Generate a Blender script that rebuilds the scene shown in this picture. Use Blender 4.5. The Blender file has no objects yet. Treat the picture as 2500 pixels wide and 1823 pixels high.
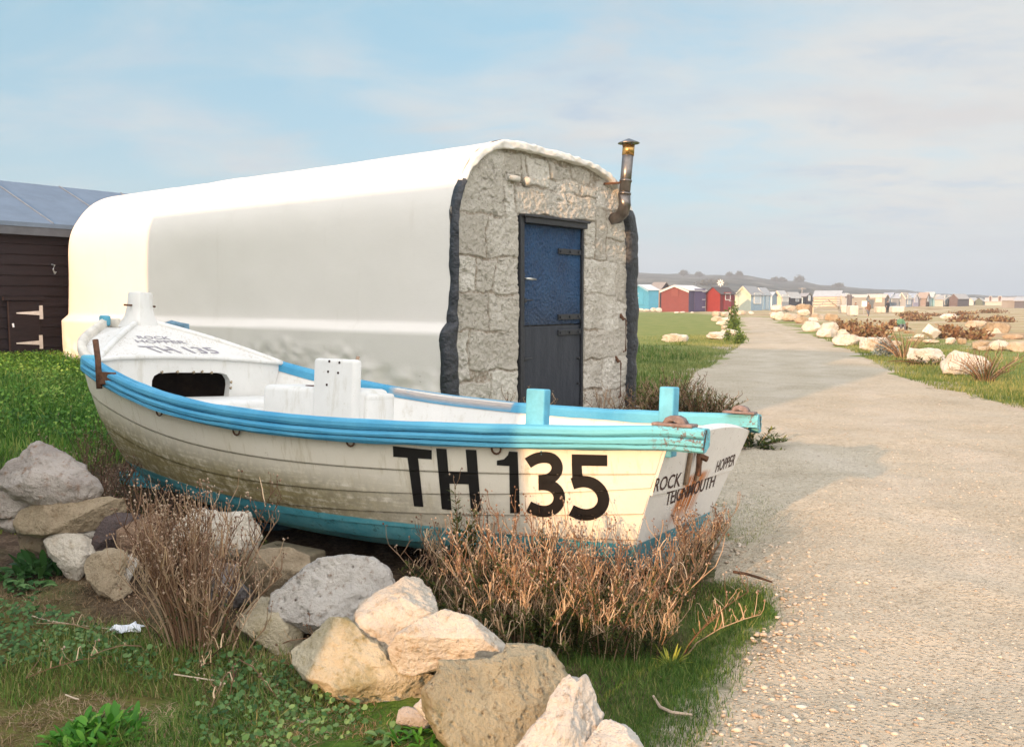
import bpy, bmesh, math, random
import numpy as np
from mathutils import Vector
from mathutils.bvhtree import BVHTree
random.seed(7); rng = np.random.default_rng(7)
scene = bpy.context.scene
col = scene.collection

# ------------------------------------------------------------------ camera
F_, CX, CY, HZ, ZC = 2152.0, 1250.0, 911.5, 728.5, 1.25
TH = math.atan((CY - HZ) / F_); CT, ST = math.cos(TH), math.sin(TH)
CAM = np.array([0, 0, ZC])
cam_d = bpy.data.cameras.new('camera'); cam = bpy.data.objects.new('camera', cam_d); col.objects.link(cam)
cam.location = (0, 0, ZC); cam.rotation_euler = (math.pi / 2 - TH, 0, 0)
cam_d.sensor_width = 36.0; cam_d.lens = 36.0 * F_ / 2500.0; cam_d.clip_start = 0.05; cam_d.clip_end = 6000
scene.camera = cam

def ray(u, v):
    d = ((u - CX) / F_, 1.0, -(v - CY) / F_)
    return np.array([d[0], d[1] * CT + d[2] * ST, -d[1] * ST + d[2] * CT])
def at(u, v, y):                       # the point of a sight line at distance y in front of the camera
    r = ray(u, v); return CAM + r * (y / r[1])
def ground(u, v, z=0.0):               # where a sight line meets level ground
    r = ray(u, v); return CAM + r * ((z - ZC) / r[2])
def pxx(p):
    x, y, z = p[0], p[1], p[2] - ZC
    d = y * CT - z * ST; up = y * ST + z * CT
    return CX + F_ * x / d, CY - F_ * up / d

# ------------------------------------------------------------------ noise
def _hash(i, j, k, seed):
    n = (i * 374761393 + j * 668265263 + k * 2147483647 + seed * 974634777) & 0xFFFFFFFF
    n = ((n ^ (n >> 13)) * 1274126177) & 0xFFFFFFFF
    n = (n ^ (n >> 16)); n = (n * 2246822519) & 0xFFFFFFFF
    return ((n ^ (n >> 15)) & 0xFFFFFF) / float(0xFFFFFF)
def vnoise(P, seed=0):                 # value noise, about -1..1
    P = np.asarray(P, float)
    if P.shape[-1] == 2: P = np.concatenate([P, np.zeros(P.shape[:-1] + (1,))], -1)
    f = np.floor(P).astype(np.int64); t = P - f; t = t * t * (3 - 2 * t)
    out = 0
    for a in (0, 1):
        for b in (0, 1):
            for c in (0, 1):
                w = (t[..., 0] if a else 1 - t[..., 0]) * (t[..., 1] if b else 1 - t[..., 1]) * (t[..., 2] if c else 1 - t[..., 2])
                out = out + w * _hash(f[..., 0] + a, f[..., 1] + b, f[..., 2] + c, seed)
    return out * 2 - 1
def fbm(P, oct=4, seed=0, gain=.5):
    P = np.asarray(P, float); s = 0; a = 1.0
    for o in range(oct):
        s = s + a * vnoise(P * (2.03 ** o) + o * 17.3, seed + o); a *= gain
    return s
def sstep(a, b, x):
    t = np.clip((np.asarray(x, float) - a) / (b - a), 0, 1); return t * t * (3 - 2 * t)

# ------------------------------------------------------------------ objects
ORG = {}
def tag(o, label=None, cat=None, group=None, kind=None):
    if label: o['label'] = label
    if cat: o['category'] = cat
    if group: o['group'] = group
    if kind: o['kind'] = kind
    return o
def thing(name, loc, label, cat, group=None):
    o = bpy.data.objects.new(name, None); col.objects.link(o); o.location = loc
    o.empty_display_size = .1
    ORG[o.name] = np.array(loc, float); tag(o, label, cat, group); return o
def mesh(name, V, F, mats, parent=None, attrs=None, smooth=False, midx=None, loc=None):
    """world-space vertices; a part is stored relative to the thing that carries it"""
    V = np.asarray(V, float).reshape(-1, 3)
    o0 = ORG[parent.name] if parent else (np.array(loc, float) if loc is not None else np.zeros(3))
    me = bpy.data.meshes.new(name)
    if isinstance(F, np.ndarray):
        n, k = F.shape
        me.vertices.add(len(V)); me.vertices.foreach_set('co', (V - o0).astype(np.float32).ravel())
        me.loops.add(n * k); me.loops.foreach_set('vertex_index', F.astype(np.int32).ravel())
        me.polygons.add(n); me.polygons.foreach_set('loop_start', np.arange(0, n * k, k, dtype=np.int32))
        me.update(calc_edges=True)
    else:
        me.from_pydata((V - o0).tolist(), [], F)
    if not isinstance(mats, (list, tuple)): mats = [mats]
    for m in mats: me.materials.append(m)
    if midx is not None: me.polygons.foreach_set('material_index', np.asarray(midx, np.int32))
    if attrs:
        for k, a in attrs.items():
            a = np.asarray(a, np.float32)
            if a.ndim == 1: me.attributes.new(k, 'FLOAT', 'POINT').data.foreach_set('value', a)
            else: me.attributes.new(k, 'FLOAT_VECTOR', 'POINT').data.foreach_set('vector', a.ravel())
    if smooth: me.polygons.foreach_set('use_smooth', np.ones(len(me.polygons), bool))
    me.validate(); me.update()
    o = bpy.data.objects.new(name, me); col.objects.link(o)
    if parent: o.parent = parent; ORG[o.name] = o0
    else: o.location = o0; ORG[o.name] = o0
    return o
def part(parent, name, mb, mats, smooth=False):
    return mesh(name, mb.V, mb.F, mats, parent, smooth=smooth, midx=mb.M if mb.M and any(mb.M) else None)

class MB:
    def __init__(s): s.V = []; s.F = []; s.M = []
    def add(s, V, F, m=0):
        n = len(s.V); s.V += [tuple(map(float, v)) for v in V]; s.F += [tuple(int(i) + n for i in f) for f in F]; s.M += [m] * len(F)
    def hexa(s, P, m=0):               # eight corners: bottom 0-3 ccw, top 4-7
        s.add(P, [(3, 2, 1, 0), (4, 5, 6, 7), (0, 1, 5, 4), (1, 2, 6, 5), (2, 3, 7, 6), (3, 0, 4, 7)], m)
    def box(s, o, ax, ay, az, m=0):    # corner and three edge vectors
        o, ax, ay, az = (np.array(q, float) for q in (o, ax, ay, az))
        if np.dot(np.cross(ax, ay), az) < 0: o = o + ax; ax = -ax
        s.hexa([o, o + ax, o + ax + ay, o + ay, o + az, o + ax + az, o + ax + ay + az, o + ay + az], m)
    def bbox(s, o, ax, ay, az, bev, m=0):   # a box with bevelled edges
        o, ax, ay, az = (np.array(q, float) for q in (o, ax, ay, az))
        bm = bmesh.new(); n = [np.linalg.norm(q) for q in (ax, ay, az)]; d = [q / k for q, k in zip((ax, ay, az), n)]
        bmesh.ops.create_cube(bm, size=1)
        for v in bm.verts: v.co = Vector(((v.co.x + .5) * n[0], (v.co.y + .5) * n[1], (v.co.z + .5) * n[2]))
        bmesh.ops.bevel(bm, geom=bm.edges[:], offset=min(bev, min(n) * .45), segments=3, profile=.5, affect='EDGES')
        bm.verts.index_update()
        V = [o + d[0] * v.co.x + d[1] * v.co.y + d[2] * v.co.z for v in bm.verts]; F = [[v.index for v in f.verts] for f in bm.faces]
        if np.dot(np.cross(d[0], d[1]), d[2]) < 0: F = [f[::-1] for f in F]
        s.add(V, F, m); bm.free()
    def tube(s, pts, rad, n=6, m=0, cap=True):
        pts = [np.array(p, float) for p in pts]; k = len(pts)
        if not hasattr(rad, '__len__'): rad = [rad] * k
        V = []; ref = None
        for i in range(k):
            t = pts[min(i + 1, k - 1)] - pts[max(i - 1, 0)]; t = t / (np.linalg.norm(t) + 1e-12)
            if ref is None: ref = np.array([0, 0, 1.]) if abs(t[2]) < .9 else np.array([1., 0, 0])
            a = np.cross(t, ref); a /= np.linalg.norm(a) + 1e-12; b = np.cross(t, a); ref = -b if False else ref
            for j in range(n):
                th = 2 * math.pi * j / n; V.append(pts[i] + rad[i] * (a * math.cos(th) + b * math.sin(th)))
        Fc = [(i * n + j, i * n + (j + 1) % n, (i + 1) * n + (j + 1) % n, (i + 1) * n + j) for i in range(k - 1) for j in range(n)]
        if cap: Fc += [tuple(range(n))[::-1], tuple((k - 1) * n + j for j in range(n))]
        s.add(V, Fc, m)
    def prism(s, poly, d, m=0):        # polygon (3D points) pushed along d
        n = len(poly); P = [np.array(p, float) for p in poly]; Q = [p + np.array(d, float) for p in P]
        s.add(P + Q, [tuple(range(n))[::-1], tuple(range(n, 2 * n))] + [(i, (i + 1) % n, n + (i + 1) % n, n + i) for i in range(n)], m)
    def grid(s, G, m=0, flip=False):
        G = np.asarray(G); a, b = G.shape[:2]
        Fc = [(i * b + j, (i + 1) * b + j, (i + 1) * b + j + 1, i * b + j + 1) for i in range(a - 1) for j in range(b - 1)]
        if flip: Fc = [f[::-1] for f in Fc]
        s.add(G.reshape(-1, 3), Fc, m)

# ------------------------------------------------------------------ materials
class NT:
    def __init__(s, name):
        s.m = bpy.data.materials.new(name); s.m.use_nodes = True; s.t = s.m.node_tree; s.n = s.t.nodes; s.l = s.t.links
        s.b = s.n['Principled BSDF']; s.out = s.n['Material Output']
    def set(s, k, v):
        if hasattr(v, 'is_output'): s.l.new(v, s.b.inputs[k])
        else: s.b.inputs[k].default_value = (*v, 1) if isinstance(v, tuple) and len(v) == 3 else v
    def coord(s, kind='Object'):
        if kind == 'Position': return s.n.new('ShaderNodeNewGeometry').outputs['Position']
        return s.n.new('ShaderNodeTexCoord').outputs[kind]
    def attr(s, name, out='Fac'):
        a = s.n.new('ShaderNodeAttribute'); a.attribute_name = name; return a.outputs[out]
    def noise(s, vec, scale, detail=4, rough=.55, dist=0.0, out=0):
        n = s.n.new('ShaderNodeTexNoise'); n.inputs['Scale'].default_value = scale; n.inputs['Detail'].default_value = detail
        n.inputs['Roughness'].default_value = rough; n.inputs['Distortion'].default_value = dist
        if vec is not None: s.l.new(vec, n.inputs['Vector'])
        return n.outputs[out]
    def voro(s, vec, scale, feature='F1', out='Distance', rnd=1.0):
        n = s.n.new('ShaderNodeTexVoronoi'); n.feature = feature; n.inputs['Scale'].default_value = scale; n.inputs['Randomness'].default_value = rnd
        if vec is not None: s.l.new(vec, n.inputs['Vector'])
        return n.outputs[out]
    def ramp(s, f, stops, interp='LINEAR'):
        r = s.n.new('ShaderNodeValToRGB'); r.color_ramp.interpolation = interp; e = r.color_ramp.elements
        while len(e) < len(stops): e.new(.5)
        for x, (p, c) in zip(e, stops): x.position = p; x.color = (*c, 1) if hasattr(c, '__len__') else (c, c, c, 1)
        s.l.new(f, r.inputs[0]); return r.outputs[0]
    def mix(s, f, a, b, mode='MIX'):
        n = s.n.new('ShaderNodeMix'); n.data_type = 'RGBA'; n.blend_type = mode
        for k, v in ((0, f), (6, a), (7, b)):
            if hasattr(v, 'is_output'): s.l.new(v, n.inputs[k])
            elif k == 0: n.inputs[0].default_value = v
            else: n.inputs[k].default_value = (*v, 1)
        return n.outputs[2]
    def math(s, op, a, b=0.0, c=None, clamp=False):
        n = s.n.new('ShaderNodeMath'); n.operation = op; n.use_clamp = clamp
        for i, v in enumerate((a, b) if c is None else (a, b, c)):
            if hasattr(v, 'is_output'): s.l.new(v, n.inputs[i])
            else: n.inputs[i].default_value = v
        return n.outputs[0]
    def rng(s, f, a, b, c=0.0, d=1.0):
        n = s.n.new('ShaderNodeMapRange'); n.interpolation_type = 'SMOOTHSTEP'
        s.l.new(f, n.inputs[0])
        for i, v in enumerate((a, b, c, d)): n.inputs[i + 1].default_value = v
        return n.outputs[0]
    def scale(s, vec, sc):
        n = s.n.new('ShaderNodeMapping'); n.inputs['Scale'].default_value = sc; s.l.new(vec, n.inputs['Vector']); return n.outputs[0]
    def sep(s, vec):
        n = s.n.new('ShaderNodeSeparateXYZ'); s.l.new(vec, n.inputs[0]); return n.outputs
    def bump(s, h, strength=.3, dist=.01, chain=None):
        n = s.n.new('ShaderNodeBump'); n.inputs['Strength'].default_value = strength; n.inputs['Distance'].default_value = dist
        s.l.new(h, n.inputs['Height'])
        if chain is not None: s.l.new(chain, n.inputs['Normal'])
        s.l.new(n.outputs[0], s.b.inputs['Normal']); return n.outputs[0]
    def done(s, rough=.8, spec=.3):
        if not s.b.inputs['Roughness'].is_linked: s.b.inputs['Roughness'].default_value = rough
        s.b.inputs['Specular IOR Level'].default_value = spec
        return s.m

def flat(name, c, rough=.75, vary=.18, scale=8.0, bump=.15, bs=60.0, metal=0.0, dist=.004, spec=.3):
    t = NT(name); co = t.coord('Object')
    n = t.noise(co, scale, 6, .65)
    dark = tuple(x * (1 - vary) for x in c); lite = tuple(min(1, x * (1 + vary)) for x in c)
    t.set('Base Color', t.ramp(n, [(.3, dark), (.7, lite)]))
    if bump: t.bump(t.noise(co, bs, 4), bump, dist)
    t.b.inputs['Metallic'].default_value = metal
    return t.done(rough, spec)
def leafmat(name, stops, rough=.7, trans=.25):
    t = NT(name); f = t.attr('rnd'); c = t.ramp(f, stops); t.set('Base Color', c); t.done(rough, .25)
    if trans:
        tr = t.n.new('ShaderNodeBsdfTranslucent'); t.l.new(c, tr.inputs[0]); mx = t.n.new('ShaderNodeMixShader'); mx.inputs[0].default_value = trans
        t.l.new(t.b.outputs[0], mx.inputs[1]); t.l.new(tr.outputs[0], mx.inputs[2]); t.l.new(mx.outputs[0], t.out.inputs[0])
    return t.m
def rockmat(name, a, b, stain, pit=0.5, scale=5.0, pits=26.0, bump=.8, lichen=0.0):
    t = NT(name); co = t.coord('Position')
    n1 = t.noise(co, scale, 7, .65, .4); n2 = t.noise(co, scale * 5.5, 6, .7); v = t.voro(co, pits)
    c = t.ramp(n1, [(.32, b), (.52, a), (.72, tuple(min(1, x * 1.12) for x in a))])
    c = t.mix(t.rng(n2, .52, .74), c, stain)
    c = t.mix(t.math('MULTIPLY', t.rng(v, .22, .05), t.math('MULTIPLY', t.rng(n2, .42, .58), pit)), c, tuple(x * .38 for x in stain))
    if lichen:
        n3 = t.noise(co, 3.1, 6, .7); c = t.mix(t.math('MULTIPLY', t.rng(n3, .5, .62), lichen), c, (.20, .17, .05))
    t.set('Base Color', c)
    h = t.math('ADD', t.math('MULTIPLY', n2, 1.0), t.math('MULTIPLY', t.rng(v, 0, .35), .55 * pit))
    h = t.math('ADD', h, t.math('MULTIPLY', t.noise(co, 110, 5, .7), .35))
    t.bump(h, min(1.0, bump * 1.2), .034)
    return t.done(.92, .2)

LIME = (.60, .53, .43)
RM = {
 'pale': rockmat('pale_limestone', (.66, .60, .51), (.50, .44, .36), (.42, .31, .19), .35, 4.0),
 'white': rockmat('white_limestone', (.68, .64, .58), (.55, .51, .45), (.40, .30, .21), .5, 4.5),
 'pitted': rockmat('pitted_limestone', (.66, .62, .57), (.50, .46, .42), (.30, .20, .13), 1.0, 7.0, 24, 1.0),
 'heathstone': rockmat('heath_limestone', (.50, .43, .34), (.34, .28, .21), (.28, .21, .13), .4, 3.0),
 'tan': rockmat('tan_limestone', (.40, .32, .22), (.26, .20, .13), (.20, .14, .08), .4, 4.0),
 'grey': rockmat('grey_limestone', (.47, .42, .38), (.30, .26, .23), (.28, .17, .11), .35, 4.0),
 'dark': rockmat('dark_purple_stone', (.16, .125, .12), (.09, .07, .07), (.16, .09, .07), .3, 5.0),
 'red': rockmat('reddish_stone', (.33, .22, .15), (.20, .13, .09), (.22, .12, .07), .6, 6.0, 40),
 'conglomerate': rockmat('conglomerate_stone', (.36, .33, .33), (.14, .12, .12), (.20, .13, .10), 1.0, 9.0, 30, 1.0),
 'yellow': rockmat('lichened_limestone', (.58, .51, .37), (.42, .35, .23), (.30, .23, .09), .3, 3.5, 26, .8, .6),
 'olive': rockmat('olive_lichened_stone', (.46, .41, .29), (.30, .26, .17), (.20, .15, .09), .8, 5.0, 34, 1.0, .5),
}
WHITE_ROUGH = None
SUN_E, SUN_C, SKY_S, EXPO, HAZE = 4.3, (1.0, .57, .28), .15, 0.45, .0010
SKYCOL = dict(low=(2.2, 3.2, 3.85), high=(1.8, 3.25, 3.95), lit=(4.0, 3.85, 3.65), grey=(2.5, 3.05, 3.65), warm=(3.7, 3.4, 3.25), hor=(2.65, 3.15, 3.65), glow=(11.8, 11.3, 10.8), top=(3.0, 4.0, 5.4))
# ------------------------------------------------------------------ light, sky, air
SUN_EL, SUN_DIR = math.radians(11.5), (.562, .827)      # the way the light travels over the ground
sun_d = bpy.data.lights.new('sun', 'SUN'); sun = bpy.data.objects.new('sun', sun_d); col.objects.link(sun)
sun_d.energy = SUN_E; sun_d.angle = math.radians(.53); sun_d.color = SUN_C
dirv = Vector((SUN_DIR[0] * math.cos(SUN_EL), SUN_DIR[1] * math.cos(SUN_EL), -math.sin(SUN_EL)))
sun.rotation_euler = dirv.to_track_quat('-Z', 'Y').to_euler()
w = bpy.data.worlds.new('World'); scene.world = w; w.use_nodes = True
nt = w.node_tree; N = nt.nodes; Lk = nt.links
class WN(NT):
    def __init__(s): s.t = nt; s.n = N; s.l = Lk
W = WN(); bg = N['Background']
sky = N.new('ShaderNodeTexSky'); sky.sky_type = 'NISHITA'; sky.sun_disc = False
sky.sun_elevation = SUN_EL; sky.sun_rotation = math.atan2(-SUN_DIR[0], -SUN_DIR[1])
sky.air_density = 1.0; sky.dust_density = 1.2; sky.ozone_density = 1.5
gen = W.coord('Generated'); sx, sy, sz = W.sep(gen)
zz = W.math('ADD', W.math('MAXIMUM', sz, 0.0), .16)
cb = N.new('ShaderNodeCombineXYZ')
Lk.new(W.math('DIVIDE', sx, zz), cb.inputs[0]); Lk.new(W.math('DIVIDE', sy, zz), cb.inputs[1]); cb.inputs[2].default_value = 3.7
pv = W.scale(cb.outputs[0], (1.0, 1.35, 1.0))
n_big = W.noise(pv, .62, 3, .5, .3); n_mid = W.noise(pv, 1.9, 6, .58, .5); n_fine = W.noise(pv, 5.0, 5, .6, .3)
cov = W.math('ADD', W.math('MULTIPLY', n_big, .62), W.math('MULTIPLY', n_mid, .38))
cov = W.math('ADD', cov, W.math('MULTIPLY', sx, .16))                      # thicker to the right
mask = W.rng(cov, .39, .62)
thick = W.rng(W.math('ADD', W.math('MULTIPLY', n_mid, .7), W.math('MULTIPLY', n_fine, .3)), .44, .76)
CL = SKYCOL
blue = W.mix(W.rng(sz, 0.0, .42), CL['low'], CL['high'])
# real sky blended with a measured tone of this evening's sky, then cloud on top
base = W.mix(.3, blue, sky.outputs[0])
cl = W.mix(thick, CL['lit'], CL['grey'])
cl = W.mix(W.rng(W.noise(pv, 1.1, 4, .5), .48, .70), cl, CL['warm'])
mask2 = W.math('MULTIPLY', mask, W.rng(sz, .0, .09, .35, 1.0))
full = W.mix(W.math('MULTIPLY', mask2, .86), base, cl)
full = W.mix(W.rng(sz, .0, .13, .75, 0.0), full, CL['hor'])
dp = N.new('ShaderNodeVectorMath'); dp.operation = 'DOT_PRODUCT'; Lk.new(gen, dp.inputs[0]); dp.inputs[1].default_value = (.08, -.972, .22)
glow = W.math('MULTIPLY', W.rng(dp.outputs['Value'], -.55, .85), W.rng(sz, -.05, .25))
full = W.mix(W.rng(sz, .36, .80), full, CL['top'])
full = W.mix(glow, full, CL['glow'])                                       # the bright half of the evening sky
Lk.new(full, bg.inputs['Color']); bg.inputs['Strength'].default_value = SKY_S
vs = scene.view_settings; vs.view_transform = 'Standard'; vs.look = 'None'; vs.exposure = EXPO; vs.gamma = 1.0; vs.use_curve_mapping = False
scene.cycles.use_denoising = True
scene.cycles.max_bounces = 6; scene.cycles.diffuse_bounces = 3; scene.cycles.volume_bounces = 0; scene.cycles.transparent_max_bounces = 6

# ------------------------------------------------------------------ terrain
BO = np.array([.9398, 4.0591]); BAX = np.array([-math.cos(.512), math.sin(.512)]); BRR = np.array([math.sin(.512), math.cos(.512)])
def hgt(x, y):
    x = np.asarray(x, float); y = np.asarray(y, float)
    P = np.stack([x, y], -1)
    d = np.hypot(x, y)
    amp = np.clip(d / 12, .25, 1) * (1 - sstep(40, 120, d) * .6)
    h = .035 * fbm(P * .45, 3, 11) * amp + .018 * fbm(P * 2.1, 3, 21) * np.clip(1 - d / 30, 0, 1)
    bank = sstep(-2.6, -5.5, x + .18 * (y - 8)) * sstep(4.6, 8.5, y) * sstep(40, 22, y)
    h = h + .40 * bank
    tb = (x - BO[0]) * BAX[0] + (y - BO[1]) * BAX[1]; bb = (x - BO[0]) * BRR[0] + (y - BO[1]) * BRR[1]
    under = sstep(1.5, .9, np.abs(bb)) * sstep(-.6, 0, tb) * sstep(5.4, 4.4, tb)
    h = h * (1 - under) - .06 * under
    qa = x / np.maximum(y, 1)
    h = h - .95 * sstep(58, 98, y) * sstep(136, 106, y) * sstep(.28, .36, qa) * sstep(.54, .47, qa)
    return h
def hz(x, y): return float(hgt(np.array([x]), np.array([y]))[0])

pathL = [(1815, 776), (1823, 797), (1819, 823), (1801, 848), (1766, 866), (1727, 892), (1690, 912), (1668, 945), (1650, 985), (1500, 1010), (1440, 1050), (1500, 1110), (1700, 1180), (1735, 1270), (1765, 1395), (1872, 1428), (1885, 1500), (1815, 1560), (1790, 1650), (1745, 1740), (1700, 1823), (1640, 1950), (1600, 2300)]
pathR = [(1862, 776), (1915, 795), (2036, 837), (2086, 855), (2163, 896), (2219, 922), (2318, 949), (2428, 977), (2500, 997), (2700, 1050), (3200, 1200), (4200, 1500), (6000, 2300)]
PL = np.array([ground(*p)[:2] for p in pathL]); PR = np.array([ground(*p)[:2] for p in pathR])
oL = np.argsort(PL[:, 1]); oR = np.argsort(PR[:, 1])
def xL(y): return np.interp(y, PL[oL, 1], PL[oL, 0])
def xR(y): return np.interp(y, PR[oR, 1], PR[oR, 0])
YF = float(min(PL[:, 1].max(), PR[:, 1].max()))

# ground sheet: rings that widen with distance
nr, na = 560, 560
rr = 1.0 * (2600.0 / 1.0) ** (np.linspace(0, 1, nr)); 
aa = np.linspace(-1, 1, na); aa = np.sign(aa) * (np.abs(aa) ** 1.7) * math.pi
R_, A_ = np.meshgrid(rr, aa, indexing='ij'); X_ = R_ * np.sin(A_); Y_ = R_ * np.cos(A_)
Z_ = hgt(X_, Y_)
Z_ = Z_ - .0 * R_
idx = np.arange(nr * na).reshape(nr, na)
Fg = np.stack([idx[:-1, :-1], idx[1:, :-1], idx[1:, 1:], idx[:-1, 1:]], -1).reshape(-1, 4)[:, ::-1]
Pxy = np.stack([X_, Y_], -1)
nzm = fbm(Pxy * .9, 4, 5); nzs = fbm(Pxy * 3.1, 3, 6)
dL = X_ - xL(Y_); dR = xR(Y_) - X_
inpath = np.minimum(dL, dR) * np.where(Y_ > 0, 1, 0)
soft = .06 + .02 * np.clip(Y_, 0, 60)
grav = sstep(-1, 1, (inpath + nzm * .25 * np.clip(Y_ / 6, .5, 3) + .1) / (soft * 3.0)) * (Y_ < YF + 4) * (Y_ > 0)
tb = (X_ - BO[0]) * BAX[0] + (Y_ - BO[1]) * BAX[1]; bb = (X_ - BO[0]) * BRR[0] + (Y_ - BO[1]) * BRR[1]
soil = sstep(1.9, 1.2, np.abs(bb + .25) + nzs * .18) * sstep(-.5, .1, tb + nzs * .2) * sstep(5.6, 4.6, tb)
frontl = sstep(.4, -.5, X_ + .35 * (Y_ - 2.6)) * sstep(4.9, 4.2, Y_) * (Y_ > 0)
soil = np.maximum(soil, frontl * sstep(.15, .65, nzm) * .6)
dry = frontl * sstep(-.35, .35, fbm(Pxy * 1.3, 3, 9)) * .9
heath = sstep(14, 24, Y_) * sstep(1.8, 4.0, X_ - xR(np.minimum(Y_, 58)) + nzm * 1.6 - 1.2 + .09 * (Y_ - 20)) * sstep(.45, .1, 0 * X_)
heath = np.maximum(heath, sstep(72, 88, Y_ + nzm * 4) * .75) * sstep(600, 300, Y_)
heath = np.maximum(heath, sstep(150, 300, R_))
g = NT('grassy_ground'); co = g.coord('Position')
n1 = g.noise(co, 1.3, 7, .68); n2 = g.noise(co, 9, 6, .7); n3 = g.noise(co, 60, 4, .7)
grass = g.ramp(g.math('ADD', g.math('MULTIPLY', n1, .55), g.math('MULTIPLY', n2, .45)), [(.36, (.035, .085, .012)), (.5, (.085, .16, .028)), (.66, (.20, .22, .06))])
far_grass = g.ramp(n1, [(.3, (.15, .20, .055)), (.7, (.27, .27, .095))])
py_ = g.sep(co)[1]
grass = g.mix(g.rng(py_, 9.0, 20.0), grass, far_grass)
soilc = g.ramp(g.math('ADD', g.math('MULTIPLY', n2, .5), g.math('MULTIPLY', n3, .5)), [(.36, (.03, .019, .013)), (.52, (.10, .066, .044)), (.66, (.24, .17, .115))])
dryc = g.ramp(g.math('ADD', g.math('MULTIPLY', n2, .5), g.math('MULTIPLY', n3, .5)), [(.36, (.05, .035, .015)), (.48, (.13, .10, .035)), (.58, (.13, .14, .035)), (.68, (.28, .20, .11))])
heathc = g.ramp(g.noise(g.scale(co, (.35, .9, 1)), .55, 7, .72), [(.34, (.22, .14, .08)), (.44, (.44, .33, .21)), (.52, (.36, .31, .16)), (.62, (.60, .49, .37))])
gravc = g.ramp(g.math('ADD', g.math('MULTIPLY', n3, .5), g.math('MULTIPLY', n2, .5)), [(.33, (.30, .235, .17)), (.5, (.48, .40, .31)), (.68, (.62, .53, .44))])
c = g.mix(g.attr('dry'), grass, dryc); c = g.mix(g.attr('heath'), c, heathc); c = g.mix(g.attr('soil'), c, soilc)
gm = g.rng(g.math('ADD', g.attr('gravel'), g.math('MULTIPLY', g.math('SUBTRACT', n2, .5), .8)), .35, .65)
c = g.mix(gm, c, gravc)
g.set('Base Color', c); g.bump(g.math('ADD', n2, g.math('MULTIPLY', n3, .5)), .9, .03); g.done(.95, .1)
tag(mesh('ground', np.stack([X_, Y_, Z_], -1), Fg, g.m, smooth=True, attrs=dict(soil=soil.ravel(), dry=dry.ravel(), heath=heath.ravel(), gravel=grav.ravel())),
    'grassy coastal ground with worn soil and brown heath', 'ground', kind='structure')

# gravel path: a sheet a few millimetres proud, with a ragged edge
ys = np.concatenate([np.linspace(.9, 12, 330), np.linspace(12.08, YF, 260)])
tt = np.concatenate([np.linspace(0, .06, 14), np.linspace(.07, .93, 60), np.linspace(.94, 1, 14)])
YY, TT = np.meshgrid(ys, tt, indexing='ij')
rag = np.clip(YY / 7, .35, 2.2)
eL = xL(YY) + .16 * rag * fbm(np.stack([YY * 2.2, YY * 0 + 3], -1), 4, 31); eR = xR(YY) - .05 + .16 * rag * fbm(np.stack([YY * 1.7, YY * 0 + 8], -1), 4, 33)
eR = np.minimum(eR, 14 + 0 * YY)
XX = eL + (eR - eL) * TT
ZZ = hgt(XX, YY) + .010 - .022 * np.exp(-np.minimum(TT, 1 - TT) * (eR - eL) / .05)
p = NT('pale_gravel'); co = p.coord('Position')
a1 = p.noise(co, .8, 6, .65); a2 = p.noise(co, 26, 6, .75); a3 = p.noise(p.scale(co, (1, 1, 1)), 120, 4, .7); vv = p.voro(co, 75); vv2 = p.voro(co, 38)
cc = p.ramp(p.math('ADD', p.math('MULTIPLY', a1, .5), p.math('MULTIPLY', a2, .5)), [(.34, (.36, .30, .215)), (.5, (.48, .415, .315)), (.66, (.575, .505, .40))])
cc = p.mix(p.math('MULTIPLY', p.rng(vv, .26, .1), p.rng(a2, .45, .62)), cc, (.64, .575, .50))
cc = p.mix(p.math('MULTIPLY', p.rng(a2, .42, .33), .6), cc, (.27, .20, .135))
cc = p.mix(p.math('MULTIPLY', p.rng(p.noise(co, 2.3, 7, .75), .62, .74), p.rng(p.attr('edge'), .55, .05)), cc, (.16, .16, .06))
trk = p.math('MULTIPLY', p.attr('track'), p.rng(p.noise(co, 1.1, 5, .7), .38, .62))
cc = p.mix(p.math('MULTIPLY', trk, .5), cc, (.60, .53, .44))
cc = p.mix(p.math('MULTIPLY', p.rng(p.noise(co, .55, 6, .7), .56, .70), .35), cc, (.33, .27, .20))
p.set('Base Color', cc)
p.bump(p.math('ADD', p.math('ADD', a2, p.math('MULTIPLY', p.rng(vv, 0, .5), -.7)), p.math('ADD', p.math('MULTIPLY', p.rng(vv2, 0, .5), -.5), p.math('MULTIPLY', a1, 1.2))), 1.0, .013)
p.done(.95, .15)
G = np.stack([XX, YY, ZZ], -1); n0, n1_ = XX.shape; ix = np.arange(n0 * n1_).reshape(n0, n1_)
tag(mesh('path', G, np.stack([ix[:-1, :-1], ix[:-1, 1:], ix[1:, 1:], ix[1:, :-1]], -1).reshape(-1, 4), p.m, smooth=True,
    attrs=dict(edge=(np.minimum(TT, 1 - TT) * (eR - eL)).ravel(), track=(np.exp(-((TT - .34) / .06) ** 2) + np.exp(-((TT - .62) / .06) ** 2)).ravel())), 'pale gravel path running past the boat to the beach huts', 'path', kind='structure')

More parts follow.
